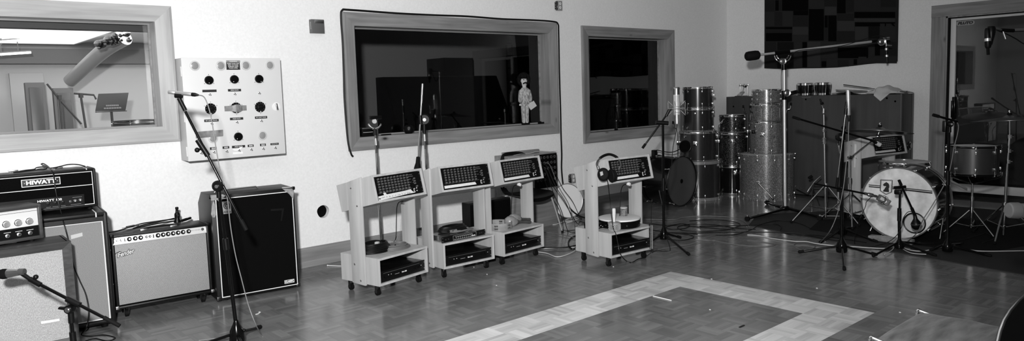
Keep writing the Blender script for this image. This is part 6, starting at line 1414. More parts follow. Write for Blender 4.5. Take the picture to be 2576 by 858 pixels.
# ride at the right edge
b = G(2524, 604); wdp = proj(b)[2]
s = lambda u, v: S(b, u, v)
hc = s(2540, 297)
cymbal('cymbal', 'ride cymbal in front of the glass door at the right', hc, (UP+RT*-.03+Vector((0, 0, .4))).normalized(), 84/FPX*wdp)
r = thing('cymbal_stand', 'straight chrome cymbal stand at the right under the ride cymbal', 'cymbal stand', b)
tri_stand(r, b, s, .34, .34, 'chrome', 1.1); pipe(r, 'lower_pole', b+Vector((0, 0, .05)), s(2533, 430), .0125, 'chrome'); pipe(r, 'middle_pole', s(2533, 430), s(2540, 345), .010, 'chrome'); pipe(r, 'upper_pole', s(2540, 345), hc, .007, 'chrome')
for u, v in ((2536.5, 407), (2538.5, 380), (2540.5, 344)): MB(r).cyl(s(u, v+4), s(u, v-5), .019).cyl(s(u, v), s(u+9, v), .008).build('height_collar', 'chrome', r)
# bare cymbal stand
b = G(2077, 560)
s = lambda u, v: S(b, u, v)
r = thing('cymbal_stand', 'bare chrome cymbal stand in front of the grey cupboard, without a cymbal', 'cymbal stand', b)
tri_stand(r, b, s, .42, .40, 'steel', .4); pipe(r, 'lower_pole', b+Vector((0, 0, .06)), s(2073.5, 345), .0105, 'steel'); pipe(r, 'upper_pole', s(2073.5, 345), s(2072.5, 288), .008, 'steel')
for v in (328, 350, 358): MB(r).cyl(s(2073.3, v+4), s(2073.3, v-4), .016).cyl(s(2067, v), s(2079, v), .006).build('height_collar', 'chrome', r)
MB(r).cyl(s(2072, 285), s(2072.5, 273), .018).build('tilter', 'chrome', r); MB(r).cyl(s(2072, 276), s(2065, 258), .006).build('tilter_rod', 'chrome', r); MB(r).cyl(s(2069, 263), s(2067, 258), .018).build('felt', 'black_foam', r); MB(r).cyl(s(2066, 258), s(2063, 249), .010).build('sleeve', 'black_plastic', r)
b = G(2000, 520)
r = thing('drum_hardware', 'small folded chrome tripod on the floor left of the bare cymbal stand', 'drum hardware', G(2040, 520))
s = lambda u, v: S(G(2040, 520), u, v)
MB(r).tube(spline([s(2001, 468), s(2016, 476), s(2031, 484)], 4), .009, 8).build('rod', 'chrome', r)
MB(r).tube(spline([s(2030, 484), s(2042, 466), s(2052, 455), s(2065, 444)], 5), .008, 8).build('arm', 'chrome', r); MB(r).cyl(s(2042, 520), s(2044, 470), .007).cyl(s(2044, 472), s(2062, 518), .007).cyl(s(2046, 470), s(2090, 470), .007).build('leg', 'dark_steel', r)
MB(r).cyl(s(2036, 447), s(2043, 443), .018).ball(s(2036, 447), .018).build('rubber_tip', 'black_rubber', r); MB(r).cyl(s(2042, 520), s(2042, 520)-Vector((0, 0, .01)), .012).build('foot', 'black_rubber', r)
loose('chrome_rod', MB().cyl(G(2045, 543, RZ+.013), G(2112, 544, RZ+.013), .008), 'steel', 'loose chrome rod lying on the mat left of the white headed bass drum', 'rod')
# hi-hat pedal hardware under the tom: a kick pedal behind the drum
# ------------------------------------------------------------------ microphone stands round the kit
b = G(2117, 642)
r = thing('microphone_stand', 'tall black tripod stand nearest to us, left of the white headed bass drum', 'microphone stand', b)
s = lambda u, v: S(b, u, v)
leg_set(r, b, [G(2010, 638), G(2205, 645), G(2124, 682)], hub=(.05, .15))
pipe(r, 'lower_pole', b+Vector((0, 0, .13)), s(2116.5, 480), .014, 'black_enamel'); pipe(r, 'upper_pole', s(2116.5, 490), s(2116, 350), .012, 'black_enamel'); MB(r).cyl(s(2116.5, 500), s(2116.5, 470), .018).build('height_clutch', 'black_plastic', r)
clutch(r, s(2113, 345), UPZ, TOCAM, R=.038); MB(r).lathe([(0, 0), (.02, .0), (.02, .016), (0, .016)], s(2121, 321), TOCAM, 14, False).build('clamp_knob', 'black_plastic', r)
pipe(r, 'boom', s(2123, 272)+TOCAM*.045, s(2099, 470)+TOCAM*.045, .0085, 'dark_steel'); MB(r).cyl(s(2123, 272)+TOCAM*.045, s(2121, 288)+TOCAM*.045, .015).build('boom_tip', 'black_plastic', r); MB(r).cyl(s(2102, 445)+TOCAM*.045, s(2099, 470)+TOCAM*.045, .012).build('boom_end', 'black_rubber', r)
MB(r).cyl(s(2122.5, 270)+TOCAM*.045, s(2124, 256)+TOCAM*.045, .012).box(tuple(s(2127, 249)+TOCAM*.03-Vector((.02, .02, .035))), tuple(s(2127, 249)+TOCAM*.06+Vector((.02, .02, .035))), .008).build('mic_clip', 'black_plastic', r)
q = thing('condenser_microphone', 'silver ribbed pencil microphone upright on the tall stand before the grey cupboard', 'microphone', s(2129.5, 300)+TOCAM*.05)
m0, m1 = s(2127, 226)+TOCAM*.05, s(2129.3, 298)+TOCAM*.05; ax = m1-m0; L = ax.length
MB(q).lathe([(0, 0), (.017, .002), (.019, .008)]+[(.019-(.0015 if i % 2 else 0), .01+i*.006) for i in range(12)]+[(.019, L*.34)], m0, ax, 18, False).build('grille', 'aluminium', q)
MB(q).lathe([(.0165, L*.34), (.0165, L*.86), (.014, L*.88), (0, L*.88)], m0, ax, 18, False).build('body', 'aluminium', q); MB(q).lathe([(.013, L*.88), (.014, L*.9), (.009, L*1.1), (0, L*1.1)], m0, ax, 14, False).build('connector', 'black_plastic', q)
cable('microphone_cable', 'grey cable looping from the silver ribbed microphone down to the floor', [s(2129.5, 303)+TOCAM*.05, s(2128, 325)+TOCAM*.05, s(2126, 360)+TOCAM*.06, s(2121, 410)+TOCAM*.06, s(2115, 455)+TOCAM*.07, s(2107, 500)+TOCAM*.07, s(2097, 545)+TOCAM*.05, s(2082, 583)+TOCAM*.03, G(2062, 611, .012), G(2046, 624, .006), G(2022, 630, .006), G(2000, 622, .006), G(1999, 613, .006), G(2018, 607, .014), G(2046, 612, .014), G(2080, 618, .006), G(2120, 622, .006), G(2170, 624, .006)], .0038, 'cable_grey')
# low boom with the square silver microphone
cl = s(2114, 476)
MB(r).box(tuple(cl-Vector((.025, .025, .025))), tuple(cl+Vector((.025, .025, .025))), .008).build('boom_clamp', 'black_plastic', r); pipe(r, 'low_boom', s(2044, 461)+TOCAM*.03, s(2172, 486)+TOCAM*.03, .0085, 'black_enamel')
kf = lambda u, v, d=.10: S(fc+axk*(.06+d), u, v)
A_, B_ = s(2205, 494)+TOCAM*.03, s(2232, 511)+TOCAM*.03
q = thing('studio_microphone', 'square silver studio microphone on a low boom before the white drum head', 'microphone', A_)
ax = (B_-A_); L = ax.length; axn = ax.normalized(); sd = axn.cross(TOCAM).normalized(); fr_ = sd.cross(axn).normalized()
def obox(mb, c, a, l0, l1, b2, w_, c2, t_, bev): P = [c+a*l+b2*x+c2*y for l in (l0, l1) for y, x in ((-t_, -w_), (-t_, w_), (t_, w_), (t_, -w_))]; return mb.hexa(P, bev)
obox(MB(q), A_, axn, 0, L*.62, sd, .028, fr_, .020, .006).build('body', 'knob_grey', q); obox(MB(q), A_, axn, L*.60, L, sd, .030, fr_, .022, .008).build('grille', 'aluminium', q)
obox(MB(q), A_+fr_*.021, axn, L*.12, L*.42, sd, .014, fr_, .002, .001).build('badge', 'pale_ink', q)
MB(q).torus(A_+axn*L*.35, axn, .040, .0018, 24, 6).torus(A_+axn*L*.6, axn, .040, .0018, 24, 6).cyl(A_+axn*L*.3+sd*.040, A_+axn*L*.64+sd*.040, .0016).cyl(A_+axn*L*.3-sd*.040, A_+axn*L*.64-sd*.040, .0016).build('shock_mount', 'dark_steel', q)
MB(q).lathe([(0, 0), (.012, 0), (.018, .01), (.018, .05), (.012, .055), (.012, .09)], s(2178, 487.5)+TOCAM*.03, A_-s(2178, 487.5)-TOCAM*.03, 16, False).cyl(s(2170, 485.5)+TOCAM*.03, s(2182, 488)+TOCAM*.03, .013).build('connector', 'steel', q)
cable('microphone_cable', 'short dark cable drooping from the square silver microphone to its boom', [s(2190, 492)+TOCAM*.03, s(2182, 498)+TOCAM*.04, s(2175, 508)+TOCAM*.03, s(2174, 520)+TOCAM*.02, s(2160, 560), G(2150, 612, .016), G(2170, 618, .016)], .003, 'cable_black')
b = G(2119, 596)
r = thing('microphone_stand', 'black boom stand with long sloping boom, behind the tall stand', 'microphone stand', b)
s = lambda u, v: S(b, u, v)
leg_set(r, b, [G(2063, 614), G(2206, 612), G(2150, 575)], hub=(.045, .14))
pipe(r, 'lower_pole', b+Vector((0, 0, .12)), s(2119, 460), .0135, 'black_enamel'); pipe(r, 'upper_pole', s(2119, 465), s(2121, 345), .011, 'black_enamel'); MB(r).cyl(s(2121, 352), s(2121, 330), .022).build('boom_clamp', 'black_plastic', r)
pipe(r, 'boom', s(1996, 295), s(2196, 354), .010, 'black_enamel'); MB(r).cyl(s(1994, 294.5), s(2012, 300), .014).build('boom_end', 'black_rubber', r)
q = thing('small_microphone', 'small dark microphone at the low end of the long sloping boom', 'microphone', s(2194, 354))
MB(q).cyl(s(2190, 352), s(2207, 361), .014).build('body', 'black_plastic', q); MB(q).cyl(s(2205, 360), s(2214, 365), .022).build('grille', 'pale_ink', q)
# kick drum microphone
b = G(2262, 632)
r = thing('microphone_stand', 'short black stand right in front of the white headed bass drum', 'microphone stand', b)
s = lambda u, v: S(b, u, v)
leg_set(r, b, [G(2196, 648), G(2354, 647), G(2318, 616)], hub=(.045, .10))
pipe(r, 'lower_pole', b+Vector((0, 0, .09)), s(2262, 545), .0135, 'black_enamel'); pipe(r, 'upper_pole', s(2262, 550), s(2264, 486), .0095, 'black_enamel'); MB(r).cyl(s(2262, 556), s(2262.5, 524), .0175).build('height_clutch', 'black_plastic', r)
MB(r).box(tuple(s(2260, 483)-Vector((.03, .03, .022))), tuple(s(2260, 483)+Vector((.03, .03, .022))), .01).cyl(s(2250, 472), s(2278, 470), .014).build('clutch', 'black_plastic', r)
pipe(r, 'boom', s(2258, 455)+TOCAM*.03, s(2294, 532)+TOCAM*.03, .009, 'black_enamel'); MB(r).cyl(s(2257, 452)+TOCAM*.03, s(2263, 465)+TOCAM*.03, .013).build('boom_end', 'black_rubber', r); MB(r).cyl(s(2289, 522)+TOCAM*.03, s(2297, 540)+TOCAM*.03, .014).build('boom_tip', 'black_plastic', r)
m0 = s(2300, 562)+TOCAM*.03; mt = s(2297, 538)+TOCAM*.03; ax = (m0-mt)
q = thing('bass_drum_microphone', 'egg shaped black microphone aimed at the port of the white drum head', 'microphone', m0)
MB(q).lathe([(0, -.055), (.02, -.052), (.038, -.035), (.045, -.01), (.042, .012), (.030, .030), (.018, .05), (.014, .085), (0, .086)], m0, -ax, 24, False).build('body', 'black_plastic', q); MB(q).torus(m0, ax, .0445, .003, 28, 6).build('trim_ring', 'dark_grey_plastic', q)
cable('microphone_cable', 'dark cable arching from the egg shaped microphone to the floor', [s(2294, 535)+TOCAM*.02, s(2290, 531)+TOCAM*.02, s(2282, 535), s(2272, 550), s(2262, 570)+TOCAM*.04, s(2248, 590)+TOCAM*.05, s(2230, 606)+TOCAM*.04, G(2212, 616, .016), G(2180, 622, .016), G(2140, 624, .006)], .0035, 'cable_black')
# stand by the door
b = G(2383, 640)
r = thing('microphone_stand', 'black boom stand with grey cable in front of the door casing', 'microphone stand', b)
s = lambda u, v: S(b, u, v)
leg_set(r, b, [G(2492, 648), G(2340, 634), G(2420, 616)], hub=(.045, .13))
pipe(r, 'lower_pole', b+Vector((0, 0, .12)), s(2384, 450), .0135, 'black_enamel'); pipe(r, 'upper_pole', s(2384, 455), s(2388, 316), .012, 'black_enamel'); MB(r).cyl(s(2384, 465), s(2384.5, 430), .018).build('height_clutch', 'black_plastic', r)
clutch(r, s(2389, 312), UPZ, TOCAM, R=.028); MB(r).box(tuple(s(2376, 318)-Vector((.016, .016, .05))), tuple(s(2376, 318)+Vector((.016, .016, .05))), .008).build('wing_bolt', 'black_plastic', r)
pipe(r, 'boom', s(2349, 289.5), s(2408, 306), .010, 'black_enamel'); MB(r).cyl(s(2347, 289), s(2362, 293), .0145).build('boom_end', 'black_rubber', r)
cable('microphone_cable', 'grey cable sweeping from the stand by the door across the bass drum to the floor', [s(2407, 306), s(2411, 318), s(2408, 340), s(2400, 370), s(2394, 405), s(2387, 435), s(2375, 465), s(2357, 497), s(2340, 525), s(2322, 553), s(2300, 582)+TOCAM*.05, G(2278, 612, .03), G(2270, 622, .016), G(2290, 626, .016)], .0042, 'cable_grey')
# overhead microphone reaching in from the right
wv = 6.6; P_ = lambda u, v: W(u, v, wv)
pb = P_(2690, 70)
r = thing('boom_stand', 'boom reaching in from the right picture edge before the glass door', 'boom stand', (pb.x, pb.y, 0))
pipe(r, 'pole', Vector((pb.x, pb.y, .1)), pb, .018, 'chrome'); leg_set(r, Vector((pb.x, pb.y, 0)), [Vector((pb.x+.3, pb.y-.3, 0)), Vector((pb.x+.3, pb.y+.2, 0)), Vector((pb.x-.2, pb.y-.35, 0))])
pipe(r, 'boom', pb+Vector((0, 0, .0)), P_(2546, 77), .014, 'chrome'); MB(r).cyl(P_(2550, 77), P_(2518, 75.5), .017).build('boom_tip', 'black_plastic', r); MB(r).cyl(P_(2520, 75.5), P_(2500, 72), .010).build('swivel', 'steel', r); MB(r).cyl(P_(2523, 78), P_(2530, 98), .009).build('wing_bolt', 'nickel', r)
q = thing('condenser_microphone', 'black microphone hanging from the boom in front of the glass door', 'microphone', P_(2485, 136))
MB(q).lathe([(0, 0), (.018, .004), (.024, .02), (.026, .06), (.026, .17), (.018, .185), (0, .186)], P_(2484, 70), P_(2485.5, 118)-P_(2484, 70), 20, False).build('body', 'black_plastic', q); MB(q).cyl(P_(2484.5, 97), P_(2484.7, 104), .0275).build('pale_ring', 'aluminium', q); MB(q).cyl(P_(2485, 117), P_(2486, 138), .013).build('connector', 'black_rubber', q)
MB(q).lathe([(0, 0), (.03, .004), (.036, .02), (.034, .07), (.02, .13), (.012, .17)], P_(2494, 66), P_(2492, 118)-P_(2494, 66), 18, False).build('clip', 'black_plastic', q)
cable('microphone_cable', 'thin black cable trailing from the hanging microphone to the right picture edge', [P_(2498, 72), P_(2515, 79), P_(2535, 87), P_(2556, 98), P_(2580, 112), P_(2630, 125), P_(2690, 100)], .005, 'cable_black')
# pale microphone poking in at the right edge
wv = 3.2; b_ = W(2720, 530, wv); b = Vector((b_.x, b_.y, 0))
r = thing('microphone_stand', 'black stand just outside the right picture edge holding the pale microphone', 'microphone stand', b)
leg_set(r, b, [b+Vector((.3, .0, 0)), b+Vector((-.12, .28, 0)), b+Vector((-.1, -.28, 0))]); pipe(r, 'pole', b+Vector((0, 0, .1)), b_, .012, 'black_enamel'); pipe(r, 'boom', b_, W(2610, 531, wv), .009, 'black_enamel')
q = thing('microphone', 'pale rounded microphone end poking in at the right picture edge', 'microphone', W(2570, 535, wv))
a_, c_ = W(2535, 529, wv), W(2612, 531, wv); ax = c_-a_
MB(q).lathe([(0, 0), (.028, .001), (.033, .005), (.035, .012), (.036, .045), (.030, .052)], a_, ax, 28, False).build('head', 'knob_grey', q); MB(q).lathe([(.030, .046), (.032, .050), (.032, .11), (.022, .125), (0, .126)], a_, ax, 24, False).build('body', 'knob_grey', q)
# ------------------------------------------------------------------ cables over the floor
FC = [
 ('pale cable running along the edge of the dark carpet', 'cable_pale', .0045, [(1880, 591), (1908, 593), (1942, 600), (1997, 607), (2029, 608), (2055, 613), (2109, 619), (2150, 621), (2229, 625), (2262, 616), (2282, 627), (2317, 632), (2356, 625), (2392, 619), (2436, 628), (2475, 632), (2576, 631), (2640, 630)]),
 ('grey cable running from behind the carts past the stand with the big silver microphone', 'cable_grey', .0045, [(1590, 556), (1618, 552), (1690, 553), (1720, 547), (1760, 544), (1830, 546), (1870, 556), (1884, 571)]),
 ('black cable running along the carpet from the drum stacks', 'cable_black', .005, [(1760, 570), (1880, 567), (1945, 564), (1965, 570), (1964, 581), (1985, 590), (2030, 592), (2075, 600), (2115, 603)]),
 ('second black cable on the parquet before the carpet', 'cable_black', .005, [(1700, 588), (1790, 585), (1880, 584), (1960, 585), (2040, 590), (2110, 599), (2180, 610)]),
 ('thin grey cable curving over the parquet before the carpet', 'cable_grey', .0038, [(1880, 604), (1930, 610), (1950, 614), (1935, 619), (1885, 619), (1830, 612), (1790, 605), (1750, 603)]),
 ('pale cable looping on the floor between the row of carts and the cart standing apart', 'cable_pale', .0045, [(1345, 633), (1375, 637), (1400, 646), (1425, 641), (1448, 629), (1440, 622), (1400, 624), (1360, 626)]),
 ('grey cable arching behind the third cart to the cart standing apart', 'cable_grey', .0045, [(1350, 585), (1385, 586), (1420, 592), (1445, 598), (1470, 604)]),
 ('thick black cable running out from behind the third cart', 'cable_black', .0065, [(1345, 622), (1385, 623), (1425, 622), (1455, 616), (1480, 612)]),
 ('black cable loop standing against the left of the cart standing apart', 'cable_black', .007, [(1460, 590), (1441, 596), (1431, 606), (1431, 618), (1440, 627), (1452, 622), (1466, 618)]),
 ('dark grey cable running to the foot of the big silver microphone stand', 'cable_grey', .0035, [(1655, 628), (1700, 620), (1735, 615), (1765, 607), (1800, 604)]),
 ('thin cable on the parquet at the foot of the stand before the wall box', 'cable_grey', .0035, [(500, 857), (530, 853), (560, 851), (580, 856), (600, 868)]),
 ('black cable crossing the floor behind the cart standing apart', 'cable_black', .005, [(1600, 572), (1650, 580), (1690, 586), (1730, 590), (1745, 597), (1720, 604), (1680, 602), (1655, 594), (1670, 587), (1715, 585), (1755, 590)]),
 ('black cable tangled on the floor near the drum stacks', 'cable_black', .005, [(1640, 563), (1680, 567), (1715, 563), (1735, 568), (1720, 575), (1690, 577), (1675, 572), (1700, 567), (1745, 570), (1800, 575), (1850, 578)]),
 ('black cable looping wide over the parquet before the drum stacks', 'cable_black', .005, [(1735, 556), (1790, 553), (1840, 557), (1862, 566), (1830, 578), (1770, 582), (1720, 580), (1705, 571), (1740, 564), (1800, 566), (1860, 575), (1900, 577)]),
 ('thin black cable winding round the foot of the chrome boom stand', 'cable_black', .0042, [(1800, 592), (1850, 590), (1890, 578), (1910, 566), (1950, 556), (1990, 557), (2020, 565), (2040, 575)]),
 ('dark cable curling on the carpet under the ride cymbal', 'cable_black', .0045, [(2300, 612), (2360, 612), (2410, 606), (2450, 596), (2480, 588), (2500, 600), (2470, 612)]),
 ('pale thin cable across the carpet from the timber block', 'cable_pale', .0036, [(2225, 640), (2245, 628), (2252, 614), (2262, 620), (2290, 636), (2330, 640)]),
]
for i, (lb, mt, rad, pts) in enumerate(FC):
    P = []
    for j, (u, v) in enumerate(pts):
        g0 = G(u, v, 0); on = proj(g0)[0] > 1984 or v < 590 and proj(g0)[0] > 1890
        P.append(G(u, v, (.0135 if on else .0006)+rad+(i % 4)*.004))
    cable('floor_cable', lb, P, rad, mt, 7, 'cables on the floor')
# ------------------------------------------------------------------ chair in the near right corner
sz = .45; x0, x1, yf, yb_ = 3.29, 3.84, 1.345, .86
r = thing('chair', 'chair with worn velour seat and chrome edged dark back in the near right corner', 'chair', (x0, yb_, 0))
w, d = x1-x0, yf-yb_
mb = MB(); nx, ny = 28, 28; top = []; bot = []
for i in range(nx+1):
    rt_, rb_ = [], []
    for j in range(ny+1):
        fx_, fy_ = i/nx*2-1, j/ny*2-1; k = (1-abs(fx_)**8)*(1-abs(fy_)**8); edge = max(abs(fx_), abs(fy_))
        x = w/2+fx_*w/2*(1-.012*(1-k)); y = d/2+fy_*d/2*(1-.012*(1-k))
        z = sz-.022+.030*k**.6+.010*(1-fx_**2)*(1-fy_**2)+.003*math.sin(fy_*7+fx_*1.2)*k+.0016*math.sin(15*fy_-2*fx_)*k*(fx_ < .3)
        rt_.append(mb.v((x, y, z))); rb_.append(mb.v((x, y, sz-.065)))
    top.append(rt_); bot.append(rb_)
for i in range(nx):
    for j in range(ny): mb.face((top[i][j], top[i+1][j], top[i+1][j+1], top[i][j+1])); mb.face((bot[i][j], bot[i][j+1], bot[i+1][j+1], bot[i+1][j]))
for i in range(nx):
    for j in (0, ny): mb.face((top[i][j], top[i+1][j], bot[i+1][j], bot[i][j]))
for j in range(ny):
    for i in (0, nx): mb.face((top[i][j], top[i][j+1], bot[i][j+1], bot[i][j]))
mb.build('seat', 'velour', r, 60)
for sx in (.0, w):
    MB().tube(spline([(sx, d+.015, .012), (sx, d+.012, sz-.12), (sx, d+.010, sz-.03), (sx, d+.002, sz-.004), (sx, d-.022, sz-.012), (sx, d*.5, sz-.05), (sx, .05, sz-.055)], 6), .0095, 10).build('leg', 'chrome', r)
    MB().tube(spline([(sx, -.12, .012), (sx, -.02, sz-.2), (sx, .02, sz-.06), (sx, -.0, sz+.05), (sx, -.07, sz+.14)], 6), .0125, 10).build('leg', 'chrome', r)
    for y in (d+.015, -.12): MB().cyl((sx, y, 0), (sx, y, .022), .017).build('foot', 'black_rubber', r)
# back: curved dark panel with a bright rim
yb2 = .80
LP = [Y(u, v, yb2) for u, v in ((2497, 885), (2501, 858), (2505, 830), (2511, 803), (2520, 778), (2532, 755), (2546, 735), (2565, 713))]
xc = LP[-1].x+.13; zt_ = LP[-1].z+.05
half = [(p.x, p.z) for p in LP]+[(LP[-1].x+.05, LP[-1].z+.030), (xc-.03, zt_-.003)]
outl = half+[(xc, zt_)]+[(2*xc-x, z) for x, z in half[::-1]]
def backpt(x, z, off=0): return Vector((x-x0, yb2-yb_+off-.05*(1-((x-xc)/(xc-half[0][0]))**2), z))
n = len(outl); mb = MB(); zlow = half[0][1]; K_ = 8; rings = []
for k in range(K_+1):
    q = k/K_; rings.append([(mb.v(backpt(xc+(x-xc)*q, zlow+(z-zlow)*q)), mb.v(backpt(xc+(x-xc)*q, zlow+(z-zlow)*q, -.014))) for x, z in outl])
for k in range(K_):
    for i in range(n-1):
        for s_ in (0, 1): mb.face((rings[k][i][s_], rings[k+1][i][s_], rings[k+1][i+1][s_], rings[k][i+1][s_]))
for i in range(n-1): mb.face((rings[K_][i][0], rings[K_][i+1][0], rings[K_][i+1][1], rings[K_][i][1]))
bmesh.ops.remove_doubles(mb.bm, verts=mb.bm.verts, dist=1e-5)
mb.build('backrest', 'black_plastic', r)
MB().tube([backpt(x, z, -.007) for x, z in outl], .0052, 10).build('backrest_rim', 'steel', r)
MB().tube(spline([backpt(LP[-1].x+.012, LP[-1].z-.055, .0), backpt(LP[-1].x+.005, LP[-1].z-.075, .03), backpt(LP[-1].x+.02, LP[-1].z-.095, .045), backpt(LP[-1].x+.06, LP[-1].z-.10, .01)], 6), .005, 8).build('grab_handle', 'silver_plate', r)

# ------------------------------------------------------------------ rag doll and small things on the window sills
ZS = WIN[2][2]+CW
p = Y(1322, 308, D+.095)
r = thing('rag_doll', 'rag doll with dark curly hair and patterned suit standing in the wide window', 'doll', (p.x, D+.095, ZS), -.35)
h = Y(1318, 183, D+.095).z-ZS; u_ = h/10.0
# one continuous cloth body (skin modifier grown along a simple skeleton)
me = bpy.data.meshes.new('body'); J = [((0, 0, 4.3), .72), ((0, 0, 5.4), .80), ((0, 0, 6.5), .75), ((0, 0, 7.1), .34), ((-.05, 0, 7.6), .45), ((-.1, 0, 8.3), .85), ((-.08, 0, 9.0), .78), ((-.85, -.1, 6.4), .36), ((-1.05, -.2, 5.2), .32), ((-1.1, -.3, 4.2), .28), ((.85, -.1, 6.4), .36), ((1.05, -.25, 5.3), .32), ((.95, -.5, 4.5), .28), ((-.38, 0, 3.6), .48), ((-.36, 0, 1.8), .40), ((-.34, 0, .45), .36), ((-.40, -.4, .22), .28), ((.38, 0, 3.6), .48), ((.30, 0, 1.8), .40), ((.28, 0, .45), .36), ((.26, -.4, .22), .28)]
E_ = [(0, 1), (1, 2), (2, 3), (3, 4), (4, 5), (5, 6), (2, 7), (7, 8), (8, 9), (2, 10), (10, 11), (11, 12), (0, 13), (13, 14), (14, 15), (15, 16), (0, 17), (17, 18), (18, 19), (19, 20)]
me.from_pydata([tuple(c*u_ for c in j[0]) for j in J], E_, []); o = bpy.data.objects.new('body', me); COL.objects.link(o)
md = o.modifiers.new('skin', 'SKIN'); 
for i, j in enumerate(J): me.skin_vertices[0].data[i].radius = (j[1]*u_, j[1]*u_*.85)
me.skin_vertices[0].data[0].use_root = True
sm_ = o.modifiers.new('sub', 'SUBSURF'); sm_.levels = 2; sm_.render_levels = 2
dg = bpy.context.evaluated_depsgraph_get(); bm_ = bpy.data.meshes.new_from_object(o.evaluated_get(dg)); bpy.data.objects.remove(o); bm_.name = 'body'
body = bpy.data.objects.new('body', bm_); COL.objects.link(body); body.parent = r; bm_.materials.clear(); bm_.materials.append(MATS['skin_cloth']); bm_.shade_smooth()
def clothing(name, zlo, zhi, grow, keep=lambda c: True):
    src = bmesh.new(); src.from_mesh(bm_); 
    for v in src.verts: v.co += v.normal*grow
    rm = [f_ for f_ in src.faces if not (zlo*u_ <= f_.calc_center_median().z <= zhi*u_ and keep(f_.calc_center_median()/u_))]
    bmesh.ops.delete(src, geom=rm, context='FACES'); m_ = bpy.data.meshes.new(name); src.to_mesh(m_); src.free(); q = bpy.data.objects.new(name, m_); COL.objects.link(q); q.parent = r; m_.materials.append(MATS['suit_cloth']); m_.shade_smooth(); so = q.modifiers.new('t', 'SOLIDIFY'); so.thickness = .004; return q
clothing('jacket', 3.9, 7.15, .008, lambda c: c.z > 4.5 or abs(c.x) < .8 or c.z > 4.4); clothing('trousers', .55, 4.2, .006, lambda c: abs(c.x) < .85)
mb = MB(); rr_ = random.Random(2)
for i in range(150):
    a, e = rr_.uniform(0, 2*PI), rr_.uniform(-.9, 1.0); d_ = Vector((math.cos(a)*math.sqrt(1-e*e), math.sin(a)*math.sqrt(1-e*e), e))
    if d_.y < -.15 and d_.z < .55 and d_.x < .6: continue
    mb.ball((-.08*u_+d_.x*.98*u_, d_.y*.9*u_+.1*u_, 8.7*u_+d_.z*1.05*u_), .36*u_, 6)
mb.build('hair', 'hair_yarn', r)
MB().ball((-.12*u_, -.85*u_, 8.35*u_), .16*u_, 8).build('nose', 'skin_cloth', r); MB().tube(spline([(-.55*u_, -.70*u_, 7.9*u_), (-.32*u_, -.88*u_, 8.05*u_), (-.12*u_, -.92*u_, 8.06*u_), (.10*u_, -.88*u_, 8.03*u_), (.3*u_, -.74*u_, 7.85*u_)], 4), .12*u_, 8).build('moustache', 'hair_yarn', r)
for x in (-.42, .2): MB().ball((x*u_, -.78*u_, 8.65*u_), .11*u_, 8).build('eye', 'black_ink', r); MB().tube([((x-.22)*u_, -.78*u_, 8.9*u_), (x*u_, -.86*u_, 8.98*u_), ((x+.2)*u_, -.78*u_, 8.92*u_)], .05*u_, 6).build('eyebrow', 'hair_yarn', r)
cd_ = Matrix.Translation((1.15*u_, -.85*u_, 3.7*u_)) @ Matrix.Rotation(-.55, 4, 'Y'); MB().box((-.75*u_, -.02*u_, -.6*u_), (.75*u_, .02*u_, .6*u_), 0, 1, cd_).build('paper_tag', 'skin_cloth', r); MB().tube([(.95*u_, -.55*u_, 4.6*u_), (1.05*u_, -.8*u_, 4.25*u_)], .05*u_, 6).build('tag_string', 'pale_ink', r)
for sx, zz in ((-1.1, 4.05), (.93, 4.3)):
    mb = MB()
    for k in range(4): mb.tube([(sx*u_+(k-1.5)*.10*u_, -.35*u_-(sx > 0)*.2*u_, zz*u_), (sx*u_+(k-1.5)*.13*u_, -.40*u_-(sx > 0)*.2*u_, (zz-.35)*u_)], .07*u_, 6)
    mb.build('mitten', 'skin_cloth', r)
MB(); 
for sx in (-.37, .27): MB().ball((sx*u_, -.22*u_, .20*u_), .40*u_, 12, (1, 1.5, .5)).build('shoe', 'hair_yarn', r)
def sill_pt(u, v, y, k=2): q = Y(u, v, y); return Vector((q.x, y, WIN[k][2]+CW))
a_, b_ = sill_pt(908, 345, D+.10), sill_pt(940, 343, D+.10)
r = thing('equipment_box', 'small dark box with pale top edge in the left corner of the wide window', 'box', a_); w = b_.x-a_.x
MB().box((0, -.03, 0), (w, .05, .075), .004).build('case', 'black_plastic', r); MB().box((.004, -.028, .075), (w-.004, .048, .086), .003).build('lid', 'steel', r); MB().box((.01, -.032, .04), (w-.01, -.029, .044)).build('edge_trim', 'pale_ink', r)
a_, b_ = sill_pt(958, 341, D+.04)+Vector((0, 0, .007)), sill_pt(1012, 338, D+.04)+Vector((0, 0, .007))
r = thing('screwdriver', 'thin tool with pale shaft lying on the sill of the wide window', 'tool', a_)
d_ = b_-a_; MB(r).lathe([(0, .0), (.004, .0), (.007, .02), (.007, d_.length*.45), (.004, d_.length*.48)], a_, d_, 10, False).build('handle', 'black_plastic', r); MB(r).cyl(a_+d_*.45, b_, .004).build('shaft', 'aluminium', r)
a_ = sill_pt(1029, 338, D+.05); r = thing('light_meter', 'small round black gadget on the sill of the wide window', 'gadget', a_)
MB().lathe([(0, 0), (.035, .0), (.05, .02), (.055, .045), (.045, .075), (.02, .09), (0, .09)], n=22, cap=False).build('body', 'black_plastic', r); MB().cyl((-.02, -.02, .06), (-.03, -.05, .06), .014).build('lens', 'dark_grey_plastic', r)
a_ = sill_pt(1361, 311, D+.06); loose('black_clip', MB().box((a_.x-.045, a_.y-.012, ZS), (a_.x+.045, a_.y+.012, ZS+.022), .004).box((a_.x-.03, a_.y-.016, ZS+.01), (a_.x-.005, a_.y+.016, ZS+.032), .004), 'black_plastic', 'black clip in the right corner of the wide window sill', 'clip')
